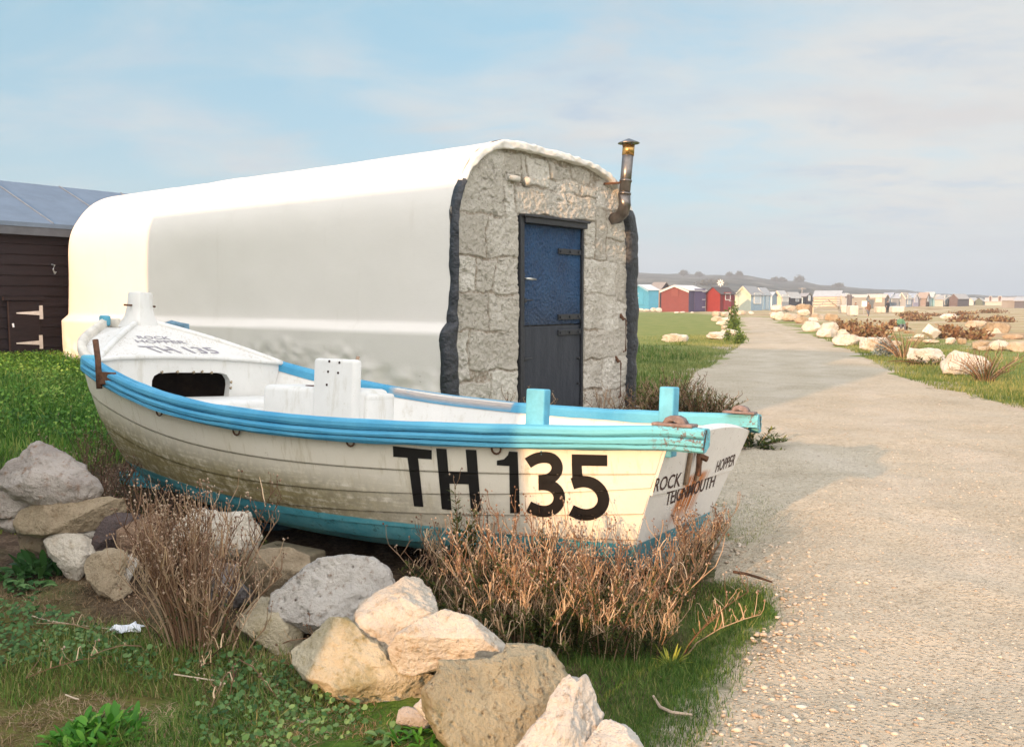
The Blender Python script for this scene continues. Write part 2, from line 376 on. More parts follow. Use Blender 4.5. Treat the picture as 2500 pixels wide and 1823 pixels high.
# far hill
crest = [(-400, 690), (900, 676), (1300, 670), (1550, 667), (1632, 669), (1720, 672), (1800, 671), (1853, 679), (1919, 688), (1960, 687), (2000, 697), (2066, 702), (2132, 708), (2198, 711), (2243, 716), (2300, 720), (2420, 724), (2700, 727)]
cu = np.array([q[0] for q in crest], float); cv = np.array([q[1] for q in crest], float)
uu = np.linspace(-400, 2700, 300); vvv = np.interp(uu, cu, cv); D0, D1 = 330.0, 700.0
rows = 50; V = []; hh = []
for i in range(rows):
    t = i / (rows - 1); d = D0 + (D1 - D0) * t
    for u, v in zip(uu, vvv):
        x = (u - CX) / F_ * d; top = ZC + (HZ - v) / F_ * D1
        V.append((x, d, top * (t ** .8) - .3 * (1 - t)))
V = np.array(V); 
V[:, 2] += (.8 * fbm(V[:, :2] * .018, 4, 41) + .35 * fbm(V[:, :2] * .09, 3, 43)) * sstep(D0, D0 + 120, V[:, 1])
back = V[-300:].copy(); back[:, 1] += 90; back[:, 2] -= 14; V = np.concatenate([V, back]); rows += 1
ix = np.arange(rows * 300).reshape(rows, 300)
h_ = NT('hill_scrub'); co = h_.coord('Position')
h_.set('Base Color', h_.ramp(h_.noise(h_.scale(co, (1, .35, 6)), .05, 8, .75), [(.38, (.022, .024, .016)), (.5, (.075, .07, .05)), (.62, (.19, .175, .14))])); h_.done(.95, .1)
tag(mesh('hills', V, np.stack([ix[:-1, :-1], ix[:-1, 1:], ix[1:, 1:], ix[1:, :-1]], -1).reshape(-1, 4), h_.m, smooth=True), 'low scrubby hill on the horizon', 'hill', kind='structure')

if HAZE > 0:
    hm = NT('sea_haze'); hm.n.remove(hm.b)
    pvn = hm.n.new('ShaderNodeVolumePrincipled'); pvn.inputs['Color'].default_value = (.80, .88, .98, 1); pvn.inputs['Density'].default_value = HAZE
    pvn.inputs['Anisotropy'].default_value = .1
    hm.l.new(pvn.outputs[0], hm.out.inputs['Volume'])
    hb = MB(); hb.box((-900, -60, -16), (1900, 0, 0), (0, 880, 0), (0, 0, 52))
    tag(mesh('haze', hb.V, hb.F, hm.m), 'thin pale sea haze over the far huts and hill', 'haze', kind='stuff')
# ------------------------------------------------------------------ whitewashed stone hut
N0 = np.array([-.5, 7.75, 0.]); E_ = np.array([.62, .785, 0.]); E_ /= np.linalg.norm(E_); DW = np.array([-.785, .62, 0.]); DW /= np.linalg.norm(DW)
def hp(u, z, w=0.0): return N0 + E_ * u + DW * w + np.array([0, 0, z])
OUT = [(-.13, -.15), (-.125, .41), (-.143, .95), (-.045, 1.03), (-.02, 1.6), (-.018, 1.946), (.026, 2.217), (.129, 2.333), (.234, 2.512), (.374, 2.605), (.571, 2.686), (.751, 2.711), (1.1, 2.71), (1.441, 2.702), (2.056, 2.676), (2.366, 2.64), (2.541, 2.576), (2.70, 2.49), (2.909, 2.307), (3.0, 2.22), (3.06, 2.1), (3.1, 1.078), (3.08, .3), (3.08, -.15)]
INN = [(.0, -.15), (.0, .41), (-.01, .95), (.0, 1.03), (.004, 1.6), (.006, 1.951), (.055, 2.15), (.14, 2.3), (.25, 2.42), (.397, 2.525), (.571, 2.583), (.75, 2.60), (1.1, 2.613), (1.442, 2.603), (2.057, 2.596), (2.33, 2.553), (2.48, 2.50), (2.58, 2.44), (2.72, 2.34), (2.80, 2.24), (2.90, 2.08), (2.945, 1.078), (2.955, .3), (2.955, -.15)]
def resample(P, Q, n):
    P = np.array(P); Q = np.array(Q); s = np.concatenate([[0], np.cumsum(np.linalg.norm(np.diff(P, axis=0), axis=1))])
    t = np.linspace(0, s[-1], n)
    f = lambda A: np.stack([np.interp(t, s, A[:, i]) for i in (0, 1)], -1)
    return f(P), f(Q)
PO, PI = resample(OUT, INN, 320)
for A_ in (PO, PI):                                   # ease the corners of the vault
    for _ in range(60):
        m_ = A_.copy(); m_[1:-1] = .25 * A_[:-2] + .5 * A_[1:-1] + .25 * A_[2:]; k_ = (sstep(1.15, 1.5, A_[:, 1]))[:, None]; A_ += (m_ - A_) * k_
PI = PO + (PI - PO) * (1 - .38 * sstep(2.15, 2.4, PO[:, 1]))[:, None]
_t = np.gradient(PO, axis=0); _t /= np.linalg.norm(_t, axis=1, keepdims=True); PN = np.stack([-_t[:, 1], _t[:, 0]], -1)
LW, RC = 7.55, .62
ws = np.concatenate([np.linspace(.015, LW - RC, 150), LW - RC + RC * np.sin(np.linspace(.05, 1, 16) * math.pi / 2)])
G = []
for wv in ws:
    q = max(0, wv - (LW - RC)); ins = RC - math.sqrt(max(RC * RC - q * q, 0))
    row = []
    for (u, z) in PO:
        cu_ = np.clip(u, .75, 2.4); k = (u - cu_)
        uu_ = u + ins * (1 if u < 1.5 else -1) * (min(1, abs(k) / .6) if abs(k) > 0 else 0)
        zz_ = z - ins * .9 * float(sstep(1.9, 2.65, z)); row.append(hp(uu_, zz_, wv))
    G.append(row)
G = np.array(G)
nn = np.cross(np.gradient(G, axis=0), np.gradient(G, axis=1)); nn /= np.linalg.norm(nn, axis=2, keepdims=True) + 1e-9
cen = hp(1.5, 1.2, 3.5); nn *= np.sign(((G - cen) * nn).sum(2, keepdims=True)).mean() or 1
sgn = np.sign(np.median(((G - hp(1.5, 1.0, 3.5)) * nn).sum(2))); nn *= sgn
zq = G[..., 2]
rough_low = sstep(.80, .55, zq + .18 * fbm(G * np.array([1.2, 1.2, 1.2]), 3, 77)) 
d = .013 * fbm(G * .9, 3, 61) + .0012 * fbm(G * 5, 3, 62) + rough_low * .034 * fbm(G * 7.0, 4, 63)
edge_r = np.exp(-((ws + .03) / .10) ** 2)[:, None] * sstep(2.25, 2.4, zq) * .012 * (.6 + fbm(G * 9, 3, 66))
lip = np.exp(-((zq - 1.0) / .02) ** 2) * 0
G = G + nn * (d + edge_r)[..., None]
hut = thing('stone_hut', tuple(hp(1.5, 0, 3.5)), 'whitewashed stone hut with barrel roof, grey stone front and blue stable door', 'hut')
wp = NT('white_render'); co = wp.coord('Position')
wn = wp.noise(co, 1.2, 6, .6); wn2 = wp.noise(co, 14, 6, .7); wz_ = wp.sep(co)[2]
wc = wp.ramp(wn, [(.3, (.705, .675, .635)), (.7, (.735, .705, .665))])
st = wp.math('MULTIPLY', wp.rng(wp.noise(co, 3.0, 8, .75), .58, .72), wp.rng(wz_, 1.05, .25))
wc = wp.mix(wp.math('MULTIPLY', st, .55), wc, (.50, .43, .33))
wc = wp.mix(wp.math('MULTIPLY', wp.rng(wp.voro(wp.scale(co, (1, 1, 2.2)), 5.0), .12, .02), wp.math('MULTIPLY', wp.rng(wz_, .8, .5), wp.rng(wn2, .5, .6))), wc, (.22, .16, .09))
wc = wp.mix(wp.math('MULTIPLY', wp.rng(wp.noise(wp.scale(co, (3, 3, .35)), 1.6, 6, .7), .55, .72), .16), wc, (.50, .46, .39))
wp.set('Base Color', wc)
wp.bump(wp.math('ADD', wp.math('MULTIPLY', wn2, .6), wp.math('MULTIPLY', wp.noise(co, 90, 4), .35)), .35, .008); wp.done(.85, .25)
m = MB(); m.grid(G, flip=sgn < 0); m.add([*G[-1]], [tuple(range(len(G[-1])))])
mesh('wall', m.V, m.F, wp.m, hut, smooth=True)
# rim of the front: white and ragged over the arch, tarred black down both sides
blk = flat('tar_black_paint', (.022, .026, .034), .42, .5, 20, .9, 30, dist=.02, spec=.5)
def rim(sel, name, mat):
    rows_ = []
    for k in range(7):
        t = k / 6
        row = [hp(o[0] + (i[0] - o[0]) * t, o[1] + (i[1] - o[1]) * t, -.03 - (.012 if name == 'roof_edge' else .026) * math.sin(math.pi * (.15 + .7 * t))) for o, i in zip(PO[sel], PI[sel])]
        rows_.append(row)
    rows_.append([q + DW * .16 for q in rows_[-1]]); lipo = [hp(o[0] + n_[0] * (.009 if o[1] > 1.15 else .016), o[1] + n_[1] * (.009 if o[1] > 1.15 else .016), -.02) for o, n_ in zip(PO[sel], PN[sel])]; rows_.insert(0, lipo); rows_.insert(0, [q + DW * .06 - np.array([0, 0, .0]) for q in lipo]); rows_.insert(0, [hp(o[0] - n_[0] * .03, o[1] - n_[1] * .03, .06) for o, n_ in zip(PO[sel], PN[sel])])
    Gm = np.array(rows_); Gm = Gm + DW * (.014 * fbm(Gm * 7, 4, 70))[..., None] + np.array([0, 0, 1]) * (.007 * fbm(Gm * 14, 3, 71))[..., None] + E_ * (.008 * fbm(Gm * 11, 3, 74))[..., None]
    if name == 'roof_edge': Gm = Gm + np.array([0, 0, 1]) * (.009 * fbm(Gm * 11, 5, 75))[..., None] + DW * (.010 * fbm(Gm * 24, 4, 76))[..., None]
    mm = MB(); mm.grid(Gm); return mesh(name, mm.V, mm.F, mat, hut, smooth=True)
i0 = int(np.argmax(PO[:, 1] > 2.30)); i1 = len(PO) - int(np.argmax(PO[::-1, 1] > 2.24))
rim(slice(i0 - 2, i1 + 2), 'roof_edge', wp.m)
rim(slice(0, i0), 'painted_edge', blk); rim(slice(i1, len(PO)), 'painted_edge', blk)
# stone front with the blocks standing proud of the joints
blocks = [(.0, .50, 2.01, 2.12, .2), (.02, .70, 2.02, 2.42, .9), (.72, .88, 1.98, 2.32, .6), (.0, .46, 1.62, 2.0, .5), (.47, .94, 1.63, 2.0, .7), (.0, .32, 1.32, 1.61, .5), (.33, .58, 1.32, 1.61, .45), (.59, .94, 1.3, 1.62, .55), (.0, .5, .96, 1.31, .6), (.51, .94, .96, 1.29, .75), (.0, .22, .5, .95, .4), (.23, .94, .58, .95, .7), (.0, .5, .0, .49, .5), (.51, .94, .0, .57, .55),
    (.90, 2.27, 2.06, 2.32, 1.5), (.45, .68, 2.43, 2.56, .6), (.69, .98, 2.34, 2.6, .7), (.99, 1.06, 2.34, 2.6, .4), (1.07, 1.42, 2.34, 2.6, .65), (1.43, 1.82, 2.45, 2.6, .7), (1.43, 1.95, 2.33, 2.44, .5), (1.84, 2.2, 2.45, 2.6, .6), (2.0, 2.32, 2.33, 2.44, .8), (2.33, 2.75, 2.2, 2.52, .5),
    (2.29, 2.5, 1.66, 2.19, .6), (2.51, 2.9, 1.9, 2.19, .4), (2.07, 2.28, 1.66, 2.05, .7), (2.51, 2.9, 1.64, 1.89, .5), (2.07, 2.70, 1.28, 1.65, .85), (2.71, 2.95, 1.2, 1.63, .4), (2.07, 2.5, .92, 1.27, .6), (2.51, 2.95, .9, 1.19, .5), (2.07, 2.95, .60, .90, .65), (2.07, 2.45, .27, .59, .6), (2.46, 2.95, .25, .59, .5), (2.07, 2.6, -.1, .25, .5), (2.61, 2.95, -.1, .24, .4)]
us = np.linspace(-.02, 2.97, 430); zs = np.linspace(-.12, 2.66, 400); UU, ZV = np.meshgrid(us, zs, indexing='ij'); P2 = np.stack([UU, ZV], -1)
wob = fbm(P2 * 5, 4, 80) * .026; wob2 = fbm(P2 * 5 + 40, 4, 81) * .026; hgtb = np.zeros_like(UU); tone = np.zeros_like(UU); joint = np.zeros_like(UU)
for k, (a, b, c0, c1, h) in enumerate(blocks):
    sd = np.minimum(np.minimum(UU + wob - a, b - UU - wob), np.minimum(ZV + wob2 - c0, c1 - ZV - wob2))
    mk = sstep(-.002, .014, sd); tilt_ = (UU - (a + b) / 2) * (.03 * math.sin(k * 2.3)) + (ZV - (c0 + c1) / 2) * (.04 * math.sin(k * 1.7)); hgtb = np.where(mk > 0, np.maximum(hgtb, mk * (.007 + .013 * h + tilt_ * .7)), hgtb); joint = np.maximum(joint, mk); tone = np.where(sd > 0, (k * .618) % 1, tone)
fill_ = sstep(.0, .6, fbm(P2 * 1.7, 3, 86)); joint = np.maximum(joint, fill_ * .85); hgtb = hgtb + .013 * fill_ * (1 - sstep(0, .02, hgtb)) + .010 * fbm(P2 * 6, 4, 82) + .006 * (.4 - np.abs(fbm(P2 * 11, 4, 87))) + .006 * fbm(P2 * 34, 3, 83) - .016 * sstep(.5, .8, fbm(P2 * 22, 3, 84)) * sstep(-.2, .4, fbm(P2 * 3, 2, 88))
keep = (UU > .93) & (UU < 2.075) & (ZV < 2.035)
hgtb = np.where(keep, -.10, hgtb)
Gs = N0 + UU[..., None] * E_ + ZV[..., None] * np.array([0, 0, 1]) + (.035 - hgtb)[..., None] * DW
inside = []
from bisect import bisect
arch_u = PI[:, 0]; arch_z = PI[:, 1]; topmask = arch_z > 2.0
tz = np.interp(us, arch_u[topmask], arch_z[topmask] + .03)
Gs[..., 2] = np.minimum(Gs[..., 2], np.maximum(tz, .1)[:, None])
fs = NT('rubble_stone'); co = fs.coord('Position')
f1 = fs.noise(co, 3.5, 7, .7); f2 = fs.noise(co, 24, 6, .75); fv = fs.voro(co, 42)
fc = fs.ramp(f1, [(.3, (.56, .525, .465)), (.5, (.72, .685, .62)), (.7, (.79, .76, .70))])
fc = fs.mix(fs.math('MULTIPLY', fs.attr('tone'), .75), fc, (.46, .42, .36))
fc = fs.mix(fs.math('MULTIPLY', fs.rng(f2, .56, .70), .45), fc, (.34, .27, .18))
fc = fs.mix(fs.math('MULTIPLY', fs.rng(fv, .2, .06), fs.rng(f1, .50, .62)), fc, (.30, .24, .17))
fc = fs.mix(fs.math('MULTIPLY', fs.math('MULTIPLY', fs.attr('joint'), fs.rng(f2, .34, .54)), .75), fc, (.27, .205, .14))
fs.set('Base Color', fc); fs.bump(fs.math('ADD', f2, fs.math('ADD', fs.math('MULTIPLY', fs.rng(fv, 0, .3), .7), fs.math('MULTIPLY', fs.noise(co, 95, 4, .7), .4))), 1.0, .03); fs.done(.93, .15)
mm = MB(); mm.grid(Gs); fr = mesh('stone_front', mm.V, mm.F, fs.m, hut, attrs=dict(tone=tone.ravel(), joint=(1 - joint).ravel()), smooth=True)
# stable door
dn = NT('navy_door_paint'); co = dn.coord('Position'); dz_ = dn.sep(co)[2]
dnz = dn.noise(co, 5, 6, .65); dv = dn.noise(co, 42, 6, .75)
dn.set('Base Color', dn.mix(dn.rng(dz_, .55, 1.5), dn.ramp(dnz, [(.3, (.018, .022, .032)), (.7, (.034, .040, .052))]), dn.ramp(dnz, [(.3, (.008, .045, .13)), (.7, (.022, .095, .23))])))
dn.bump(dn.math('ADD', dv, dn.math('ADD', dn.math('MULTIPLY', dn.voro(co, 30), .8), dn.math('MULTIPLY', dn.noise(co, 130, 3), .3))), 1.0, .035); dn.done(.36, .5)
ln = NT('lower_door_paint'); co = ln.coord('Position')
ln.set('Base Color', ln.ramp(ln.noise(ln.scale(co, (1, 1, .12)), 14, 6, .7), [(.3, (.016, .020, .030)), (.62, (.036, .042, .055)), (.85, (.07, .07, .072))])); ln.bump(ln.noise(co, 22, 5), .4, .008); ln.done(.55, .35)
iron = flat('black_iron', (.02, .022, .028), .45, .4, 30, .6, 60, spec=.5); steel = flat('worn_steel', (.55, .55, .53), .3, .2, 30, .2, 60, .8)
rusty = flat('rusted_iron', (.115, .055, .03), .85, .5, 40, .7, 90)
def hbox(mb, u0, u1, z0, z1, w0, w1, bev=.006): mb.bbox(hp(u0, z0, w0), E_ * (u1 - u0), np.array([0, 0, z1 - z0]), DW * (w1 - w0), bev)
dm = MB(); hbox(dm, .945, 1.005, -.1, 2.035, .0, .16); hbox(dm, 1.0, 2.07, 1.975, 2.035, -.02, .16); hbox(dm, .95, 2.08, 2.03, 2.055, -.05, .12); hbox(dm, 2.045, 2.075, -.1, 1.975, .03, .16); part(hut, 'door_frame', dm, iron)
dm = MB(); hbox(dm, 1.008, 2.043, .985, 1.972, .055, .10); up = part(hut, 'upper_door', dm, dn.m); up['label'] = 'blue upper leaf with rough sheet metal'
dm = MB(); hbox(dm, 1.008, 2.043, -.05, .972, .055, .10); lo = part(hut, 'lower_door', dm, ln.m); lo['label'] = 'near black lower leaf'
def strap(parent, z, l=.42):
    s = MB(); hbox(s, 2.045 - l, 2.06, z - .028, z + .028, .035, .056, .004); s.tube([hp(2.05, z - .075, .035), hp(2.05, z + .075, .035)], .018, 8)
    for q in (.03, .2, .36): s.tube([hp(2.045 - l + q, z, .04), hp(2.045 - l + q, z, .022)], .014, 8)
    part(parent, 'hinge', s, iron)
strap(up, 1.73); strap(up, 1.06); strap(lo, .90); strap(lo, .09)
s = MB(); hbox(s, 1.015, 1.05, 1.31, 1.50, .03, .056); part(up, 'lock_plate', s, iron)
s = MB(); s.tube([hp(1.045, 1.44, .05), hp(1.045, 1.44, -.0), hp(1.07, 1.44, -.01), hp(1.17, 1.435, -.01)], [.012, .012, .013, .010], 8); part(up, 'handle', s, steel, True)
for zc in (.66, 1.23):
    s = MB(); s.tube([hp(1.05, zc, .055), hp(1.05, zc, .02)], .022, 8); s.tube([hp(1.03, zc, .025), hp(1.16, zc + .005, .025)], .008, 6); part(lo if zc < 1 else up, 'bolt', s, iron)
for (u_, z_) in ((1.03, .2), (1.03, .36), (1.03, .52), (1.03, 1.78), (1.03, 1.86), (2.0, .35), (2.0, .62), (1.03, .06)):
    s = MB(); s.tube([hp(u_, z_, .056), hp(u_, z_, .03)], [.018, .012], 8); part(up if z_ > 1 else lo, 'door_stud', s, iron)
for (u_, z_, l) in ((2.80, 1.02, .36), (2.70, .55, .40)):
    s = MB(); s.tube([hp(u_, z_ + .02, .03), hp(u_ + .0, z_, -.05), hp(u_ + .012, z_ - .02, -.05), hp(u_ + .016, z_ - l, -.045), hp(u_ - .03, z_ - l - .005, -.045)], .009, 6); s.tube([hp(u_, z_ + .05, .02), hp(u_, z_ - .01, -.03)], .018, 6); part(hut, 'door_hook', s, rusty)
# little wall light bracket, white stone lugs
s = MB(); s.bbox(hp(.76, 2.35, -.01), E_ * .18, (0, 0, .055), DW * .06, .02); part(hut, 'stone_lug', s, fs.m, True)
s = MB(); s.tube([hp(1.05, 2.37, .02), hp(1.05, 2.36, -.03)], [.05, .03], 10); part(hut, 'stone_lug', s, fs.m, True)
# flue
def fl(u, z, out): return hp(u, z, -out)
pu = 2.60
flue = thing('flue_pipe', tuple(fl(pu, 2.1, .22)), 'dark metal stove flue with brass band and conical cap on stone hut', 'flue')
pm = flat('smoked_steel', (.17, .16, .155), .33, .35, 9, .15, 40, .85); br = flat('tarnished_brass', (.42, .26, .09), .3, .3, 14, .1, 40, .9)
zt = 2.90
FO = .16
s = MB(); s.tube([fl(pu - .035, 2.36, FO), fl(pu + .045, zt, FO)], .061, 20); part(flue, 'pipe', s, pm, True)
s = MB(); s.tube([fl(pu + .02, 2.12, -.05), fl(pu + .015, 2.13, .05), fl(pu, 2.18, .12), fl(pu - .025, 2.26, FO), fl(pu - .035, 2.37, FO)], [.064, .065, .068, .068, .066], 18); part(flue, 'elbow', s, pm, True)
for q in (.0, .14):
    s = MB(); s.tube([fl(pu - .033 + q * .15, 2.365 + q, FO), fl(pu - .031 + q * .15, 2.385 + q, FO)], .071 if q == 0 else .068, 20); part(flue, 'collar', s, pm, True)
s = MB(); s.tube([fl(pu + .032, zt - .11, FO), fl(pu + .045, zt + .005, FO)], .066, 20); part(flue, 'brass_band', s, br, True)
s = MB(); s.tube([fl(pu + .045, zt + .02, FO), fl(pu + .045, zt + .027, FO), fl(pu + .045, zt + .075, FO)], [.118, .118, .004], 20); part(flue, 'cap', s, pm)
for a in range(3):
    s = MB(); s.tube([fl(pu + .045 + .06 * math.cos(a * 2.1), zt - .01, FO + .06 * math.sin(a * 2.1)), fl(pu + .045 + .075 * math.cos(a * 2.1), zt + .03, FO + .075 * math.sin(a * 2.1))], .006, 5); part(flue, 'cap_stay', s, pm)
s = MB(); s.tube([fl(pu - .02, 2.50, FO), fl(pu - .10, 2.49, .06), fl(pu - .16, 2.485, -.04)], .013, 6); part(flue, 'wall_bracket', s, rusty)

# ------------------------------------------------------------------ black timber shed at the left
tar = NT('tarred_boards'); co = tar.coord('Position')
tar.set('Base Color', tar.ramp(tar.noise(tar.scale(co, (1, 1, 6)), 5, 6, .7), [(.3, (.010, .006, .008)), (.7, (.026, .015, .018))])); tar.bump(tar.noise(tar.scale(co, (1, 1, 8)), 20, 5), .4, .005); tar.done(.75, .3)
felt = flat('grey_roof_felt', (.14, .19, .26), .8, .12, 3, .3, 120)
S0 = np.array([-6.9, 11.9, 0.]); SE = np.array([.57, .82, 0.]); SE /= np.linalg.norm(SE); SN = np.array([.82, -.57, 0.]); SN /= np.linalg.norm(SN)
def sp(a, z, out=0.0): return S0 + SE * a + SN * out + np.array([0, 0, z])
shed = thing('timber_shed', tuple(sp(0, .4)), 'black timber shed with grey felt roof behind the white hut', 'shed')
A0, A1, EZ, RZ = -4.0, 4.6, 2.28, 3.0
s = MB(); nb = 16; bh = (EZ + .0) / nb
for k in range(nb):
    z0 = k * bh; s.hexa([sp(A0, z0, .018), sp(A1, z0, .018), sp(A1, z0, -.05), sp(A0, z0, -.05), sp(A0, z0 + bh - .004, .0), sp(A1, z0 + bh - .004, .0), sp(A1, z0 + bh - .004, -.05), sp(A0, z0 + bh - .004, -.05)])
s.hexa([sp(A0, 0, -.05), sp(A1, 0, -.05), sp(A1, 0, -3.3), sp(A0, 0, -3.3), sp(A0, EZ, -.05), sp(A1, EZ, -.05), sp(A1, EZ, -3.3), sp(A0, EZ, -3.3)])
part(shed, 'wall', s, tar.m)
s = MB()
for sg in (0, 1):
    a_, b_ = (.16, -1.65) if sg == 0 else (-3.46, -1.65)
    s.hexa([sp(A0 - .2, EZ - .06, a_), sp(A1 + .2, EZ - .06, a_), sp(A1 + .2, RZ - .03, b_), sp(A0 - .2, RZ - .03, b_), sp(A0 - .2, EZ + .0, a_), sp(A1 + .2, EZ + .0, a_), sp(A1 + .2, RZ + .03, b_), sp(A0 - .2, RZ + .03, b_)])
rf = part(shed, 'roof', s, felt)
seamm = flat('felt_seam', (.15, .18, .22), .8, .2)
for k in range(8):
    a = A0 + .5 + k * 1.05; s = MB(); s.tube([sp(a, EZ + .006, .155), sp(a + .02, RZ + .034, -1.64)], .011, 4); part(rf, 'seam', s, seamm)
s = MB(); s.tube([sp(A0, EZ + .41 + .012, -.88), sp(A1, EZ + .41 + .012, -.88)], .010, 4); part(rf, 'seam', s, seamm)
s = MB(); s.box(sp(A0 - .2, EZ - .17, .13), SE * (A1 - A0 + .4), (0, 0, .11), SN * .02); part(shed, 'fascia', s, flat('shed_fascia', (.10, .11, .13), .7))
def shed_at(u, v):
    r = ray(u, v); k = ((S0 - CAM) @ SN) / (r @ SN); P = CAM + r * k; return float((P - S0) @ SE), float(P[2])
a0, zt_ = shed_at(14, 733); a1, zb_ = shed_at(97, 865)
s = MB(); s.bbox(sp(a0, zb_ - .06, .02), SE * (a1 - a0), (0, 0, zt_ - zb_ + .05), SN * .04, .01); s.box(sp(a0 - .06, zt_, .02), SE * (a1 - a0 + .12), (0, 0, .05), SN * .06)
dr = part(shed, 'hatch_door', s, tar.m); zinc = flat('galvanised_steel', (.62, .66, .72), .35, .12, 20, .1, 40, .6)
for v in (764, 836):
    ha, hz_ = shed_at(94, v); s = MB(); s.box(sp(ha - .02, hz_ - .085, .06), SE * .045, (0, 0, .19), SN * .012)
    s.prism([sp(ha - .02, hz_ - .03, .06), sp(ha - .02, hz_ + .03, .06), sp(ha - .33, hz_ + .012, .06), sp(ha - .33, hz_ - .004, .06)], SN * .012); part(dr, 'strap_hinge', s, zinc)
ha, hz_ = shed_at(26, 795); s = MB(); s.tube([sp(ha, hz_ + .03, .065), sp(ha, hz_ - .02, .08)], .014, 6); part(dr, 'latch', s, zinc)
ha, hz_ = shed_at(124, 658); s = MB(); s.tube([sp(ha, hz_ + .07, .03), sp(ha + .02, hz_ + .06, .07), sp(ha, hz_, .06), sp(ha + .03, hz_ - .06, .05), sp(ha + .045, hz_ - .03, .05)], .010, 6); part(shed, 'wall_hook', s, zinc)

# the big shed behind the viewpoint: its eave draws the shadow on the white wall
LV = np.array([*SUN_DIR, 0.]); PV = np.array([SUN_DIR[1], -SUN_DIR[0], 0.])
def bp(a, q, z): return LV * a + PV * q + np.array([0, 0, z])
TN = math.tan(SUN_EL); A_S = -3.5; HE = 2.23 + 6.2 * TN - A_S * TN; HF = 1.30 - A_S * TN
bs = thing('big_shed', tuple(bp(A_S - 2, -6.4, 0)), 'dark timber boat shed behind the viewpoint shading the white hut', 'shed')
# the eave runs parallel to the white wall, a little askew to the light
al = (DW - LV * (DW @ LV)); K_ = float((DW @ LV) / (DW @ PV))
def bq(q, z, back=0.0): return bp(A_S + K_ * (q + 3.2) * 1.0 - back, q, z)
s = MB(); s.hexa([bq(-9.78, 0, 4), bq(-3.2, 0, 4), bq(-3.2, 0), bq(-9.78, 0), bq(-9.78, HE, 4), bq(-3.2, HE, 4), bq(-3.2, HE), bq(-9.78, HE)]); part(bs, 'wall', s, tar.m)
s = MB(); s.hexa([bq(-9.8, HE, 4), bq(-3.18, HE, 4), bq(-3.18, HE, -.02), bq(-9.8, HE, -.02), bq(-9.7, HE + .12, 3.9), bq(-3.3, HE + .12, 3.9), bq(-3.3, HE + .06, .3), bq(-9.7, HE + .06, .3)]); part(bs, 'roof', s, felt)
fn = thing('board_fence', tuple(bp(A_S, -2.6, 0)), 'low dark board fence beside the big shed behind the viewpoint', 'fence')
s = MB(); s.box(bp(A_S, -3.5, 0), PV * 1.45, LV * .05, (0, 0, HF)); part(fn, 'boards', s, tar.m)
s = MB(); s.box(bp(A_S - .1, -2.12, 0), PV * .1, LV * .1, (0, 0, HF + .05)); part(fn, 'post', s, tar.m)
# ------------------------------------------------------------------ the boat
B = dict(x0=.9398, y0=4.0591, phi=.512, heel=.0783, L=4.429, rake=.2311, stem=.585, band=.0789, h0=.6787, h1=-.2246, h2=.0804, h3=.5772, k0=0.0, k1=.0166, p0=.1479, p1=-.2509, p2=.5073)
SB = np.array([0, .2, .4, .6, .75, .88, 1.]); YB = np.array([.6726, .9349, 1.0927, 1.0192, .843, .5909, .03])
def _spl(xs, ys, x):
    n = len(xs); h = np.diff(xs); A = np.zeros((n, n)); r = np.zeros(n); A[0, 0] = A[-1, -1] = 1
    for i in range(1, n - 1):
        A[i, i - 1] = h[i - 1]; A[i, i] = 2 * (h[i - 1] + h[i]); A[i, i + 1] = h[i]; r[i] = 6 * ((ys[i + 1] - ys[i]) / h[i] - (ys[i] - ys[i - 1]) / h[i - 1])
    mm_ = np.linalg.solve(A, r); k = np.clip(np.searchsorted(xs, x) - 1, 0, n - 2); a = xs[k + 1] - x; b = x - xs[k]; hh_ = h[k]
    return (mm_[k] * a ** 3 + mm_[k + 1] * b ** 3) / (6 * hh_) + (ys[k] / hh_ - mm_[k] * hh_ / 6) * a + (ys[k + 1] / hh_ - mm_[k + 1] * hh_ / 6) * b
def Bg(q): return np.maximum(_spl(SB, YB, np.asarray(q, float)), .02)
def Hg(q): q = np.asarray(q, float); return B['h0'] + B['h1'] * q + B['h2'] * q * q + B['h3'] * q ** 3
def Kz(q): return B['k0'] + B['k1'] * np.asarray(q, float)
def pw(q): q = np.asarray(q, float); return np.clip(B['p0'] + B['p1'] * q + B['p2'] * q * q, .12, 1.5)
def loc(q, e, side):
    q = np.asarray(q, float); ec = np.clip(e, 0, 1.3)
    return q * B['L'] + (1 - ec) * B['rake'] * (1 - q) ** 6 - (1 - ec) ** 2 * B['stem'] * q ** 6, side * Bg(q) * np.power(ec, pw(q)), Kz(q) + (Hg(q) - Kz(q)) * ec
AX3 = np.array([*BAX, 0.]); RR3 = np.array([*BRR, 0.]); CH, SH = math.cos(B['heel']), math.sin(B['heel'])
def bw(t, b, z):                                     # boat coordinates to the world: t towards the bow, b away from the viewer, heeled
    t, b, z = np.broadcast_arrays(*(np.asarray(q, float) for q in (t, b, z)))
    b2 = b * CH + z * SH; zz = z * CH - b * SH
    return np.stack([BO[0] + t * AX3[0] + b2 * RR3[0], BO[1] + t * AX3[1] + b2 * RR3[1], zz], -1)
TB, BBv, ZB = bw(1, 0, 0) - bw(0, 0, 0), bw(0, 1, 0) - bw(0, 0, 0), bw(0, 0, 1) - bw(0, 0, 0)
def lap(q): q = np.asarray(q, float); e4 = .2733 - .1273 * q; return [1 + 0 * q, .7125 - .2228 * q + .2397 * q * q, .6259 - .628 * q + .5789 * q * q, .455 - .4285 * q + .1705 * q * q, e4, e4 * .5, 0 * q]
boat = thing('fishing_boat', tuple(bw(2.2, 0, 0)), 'white clinker fishing boat with blue gunwales and black TH 135 on its side', 'boat')
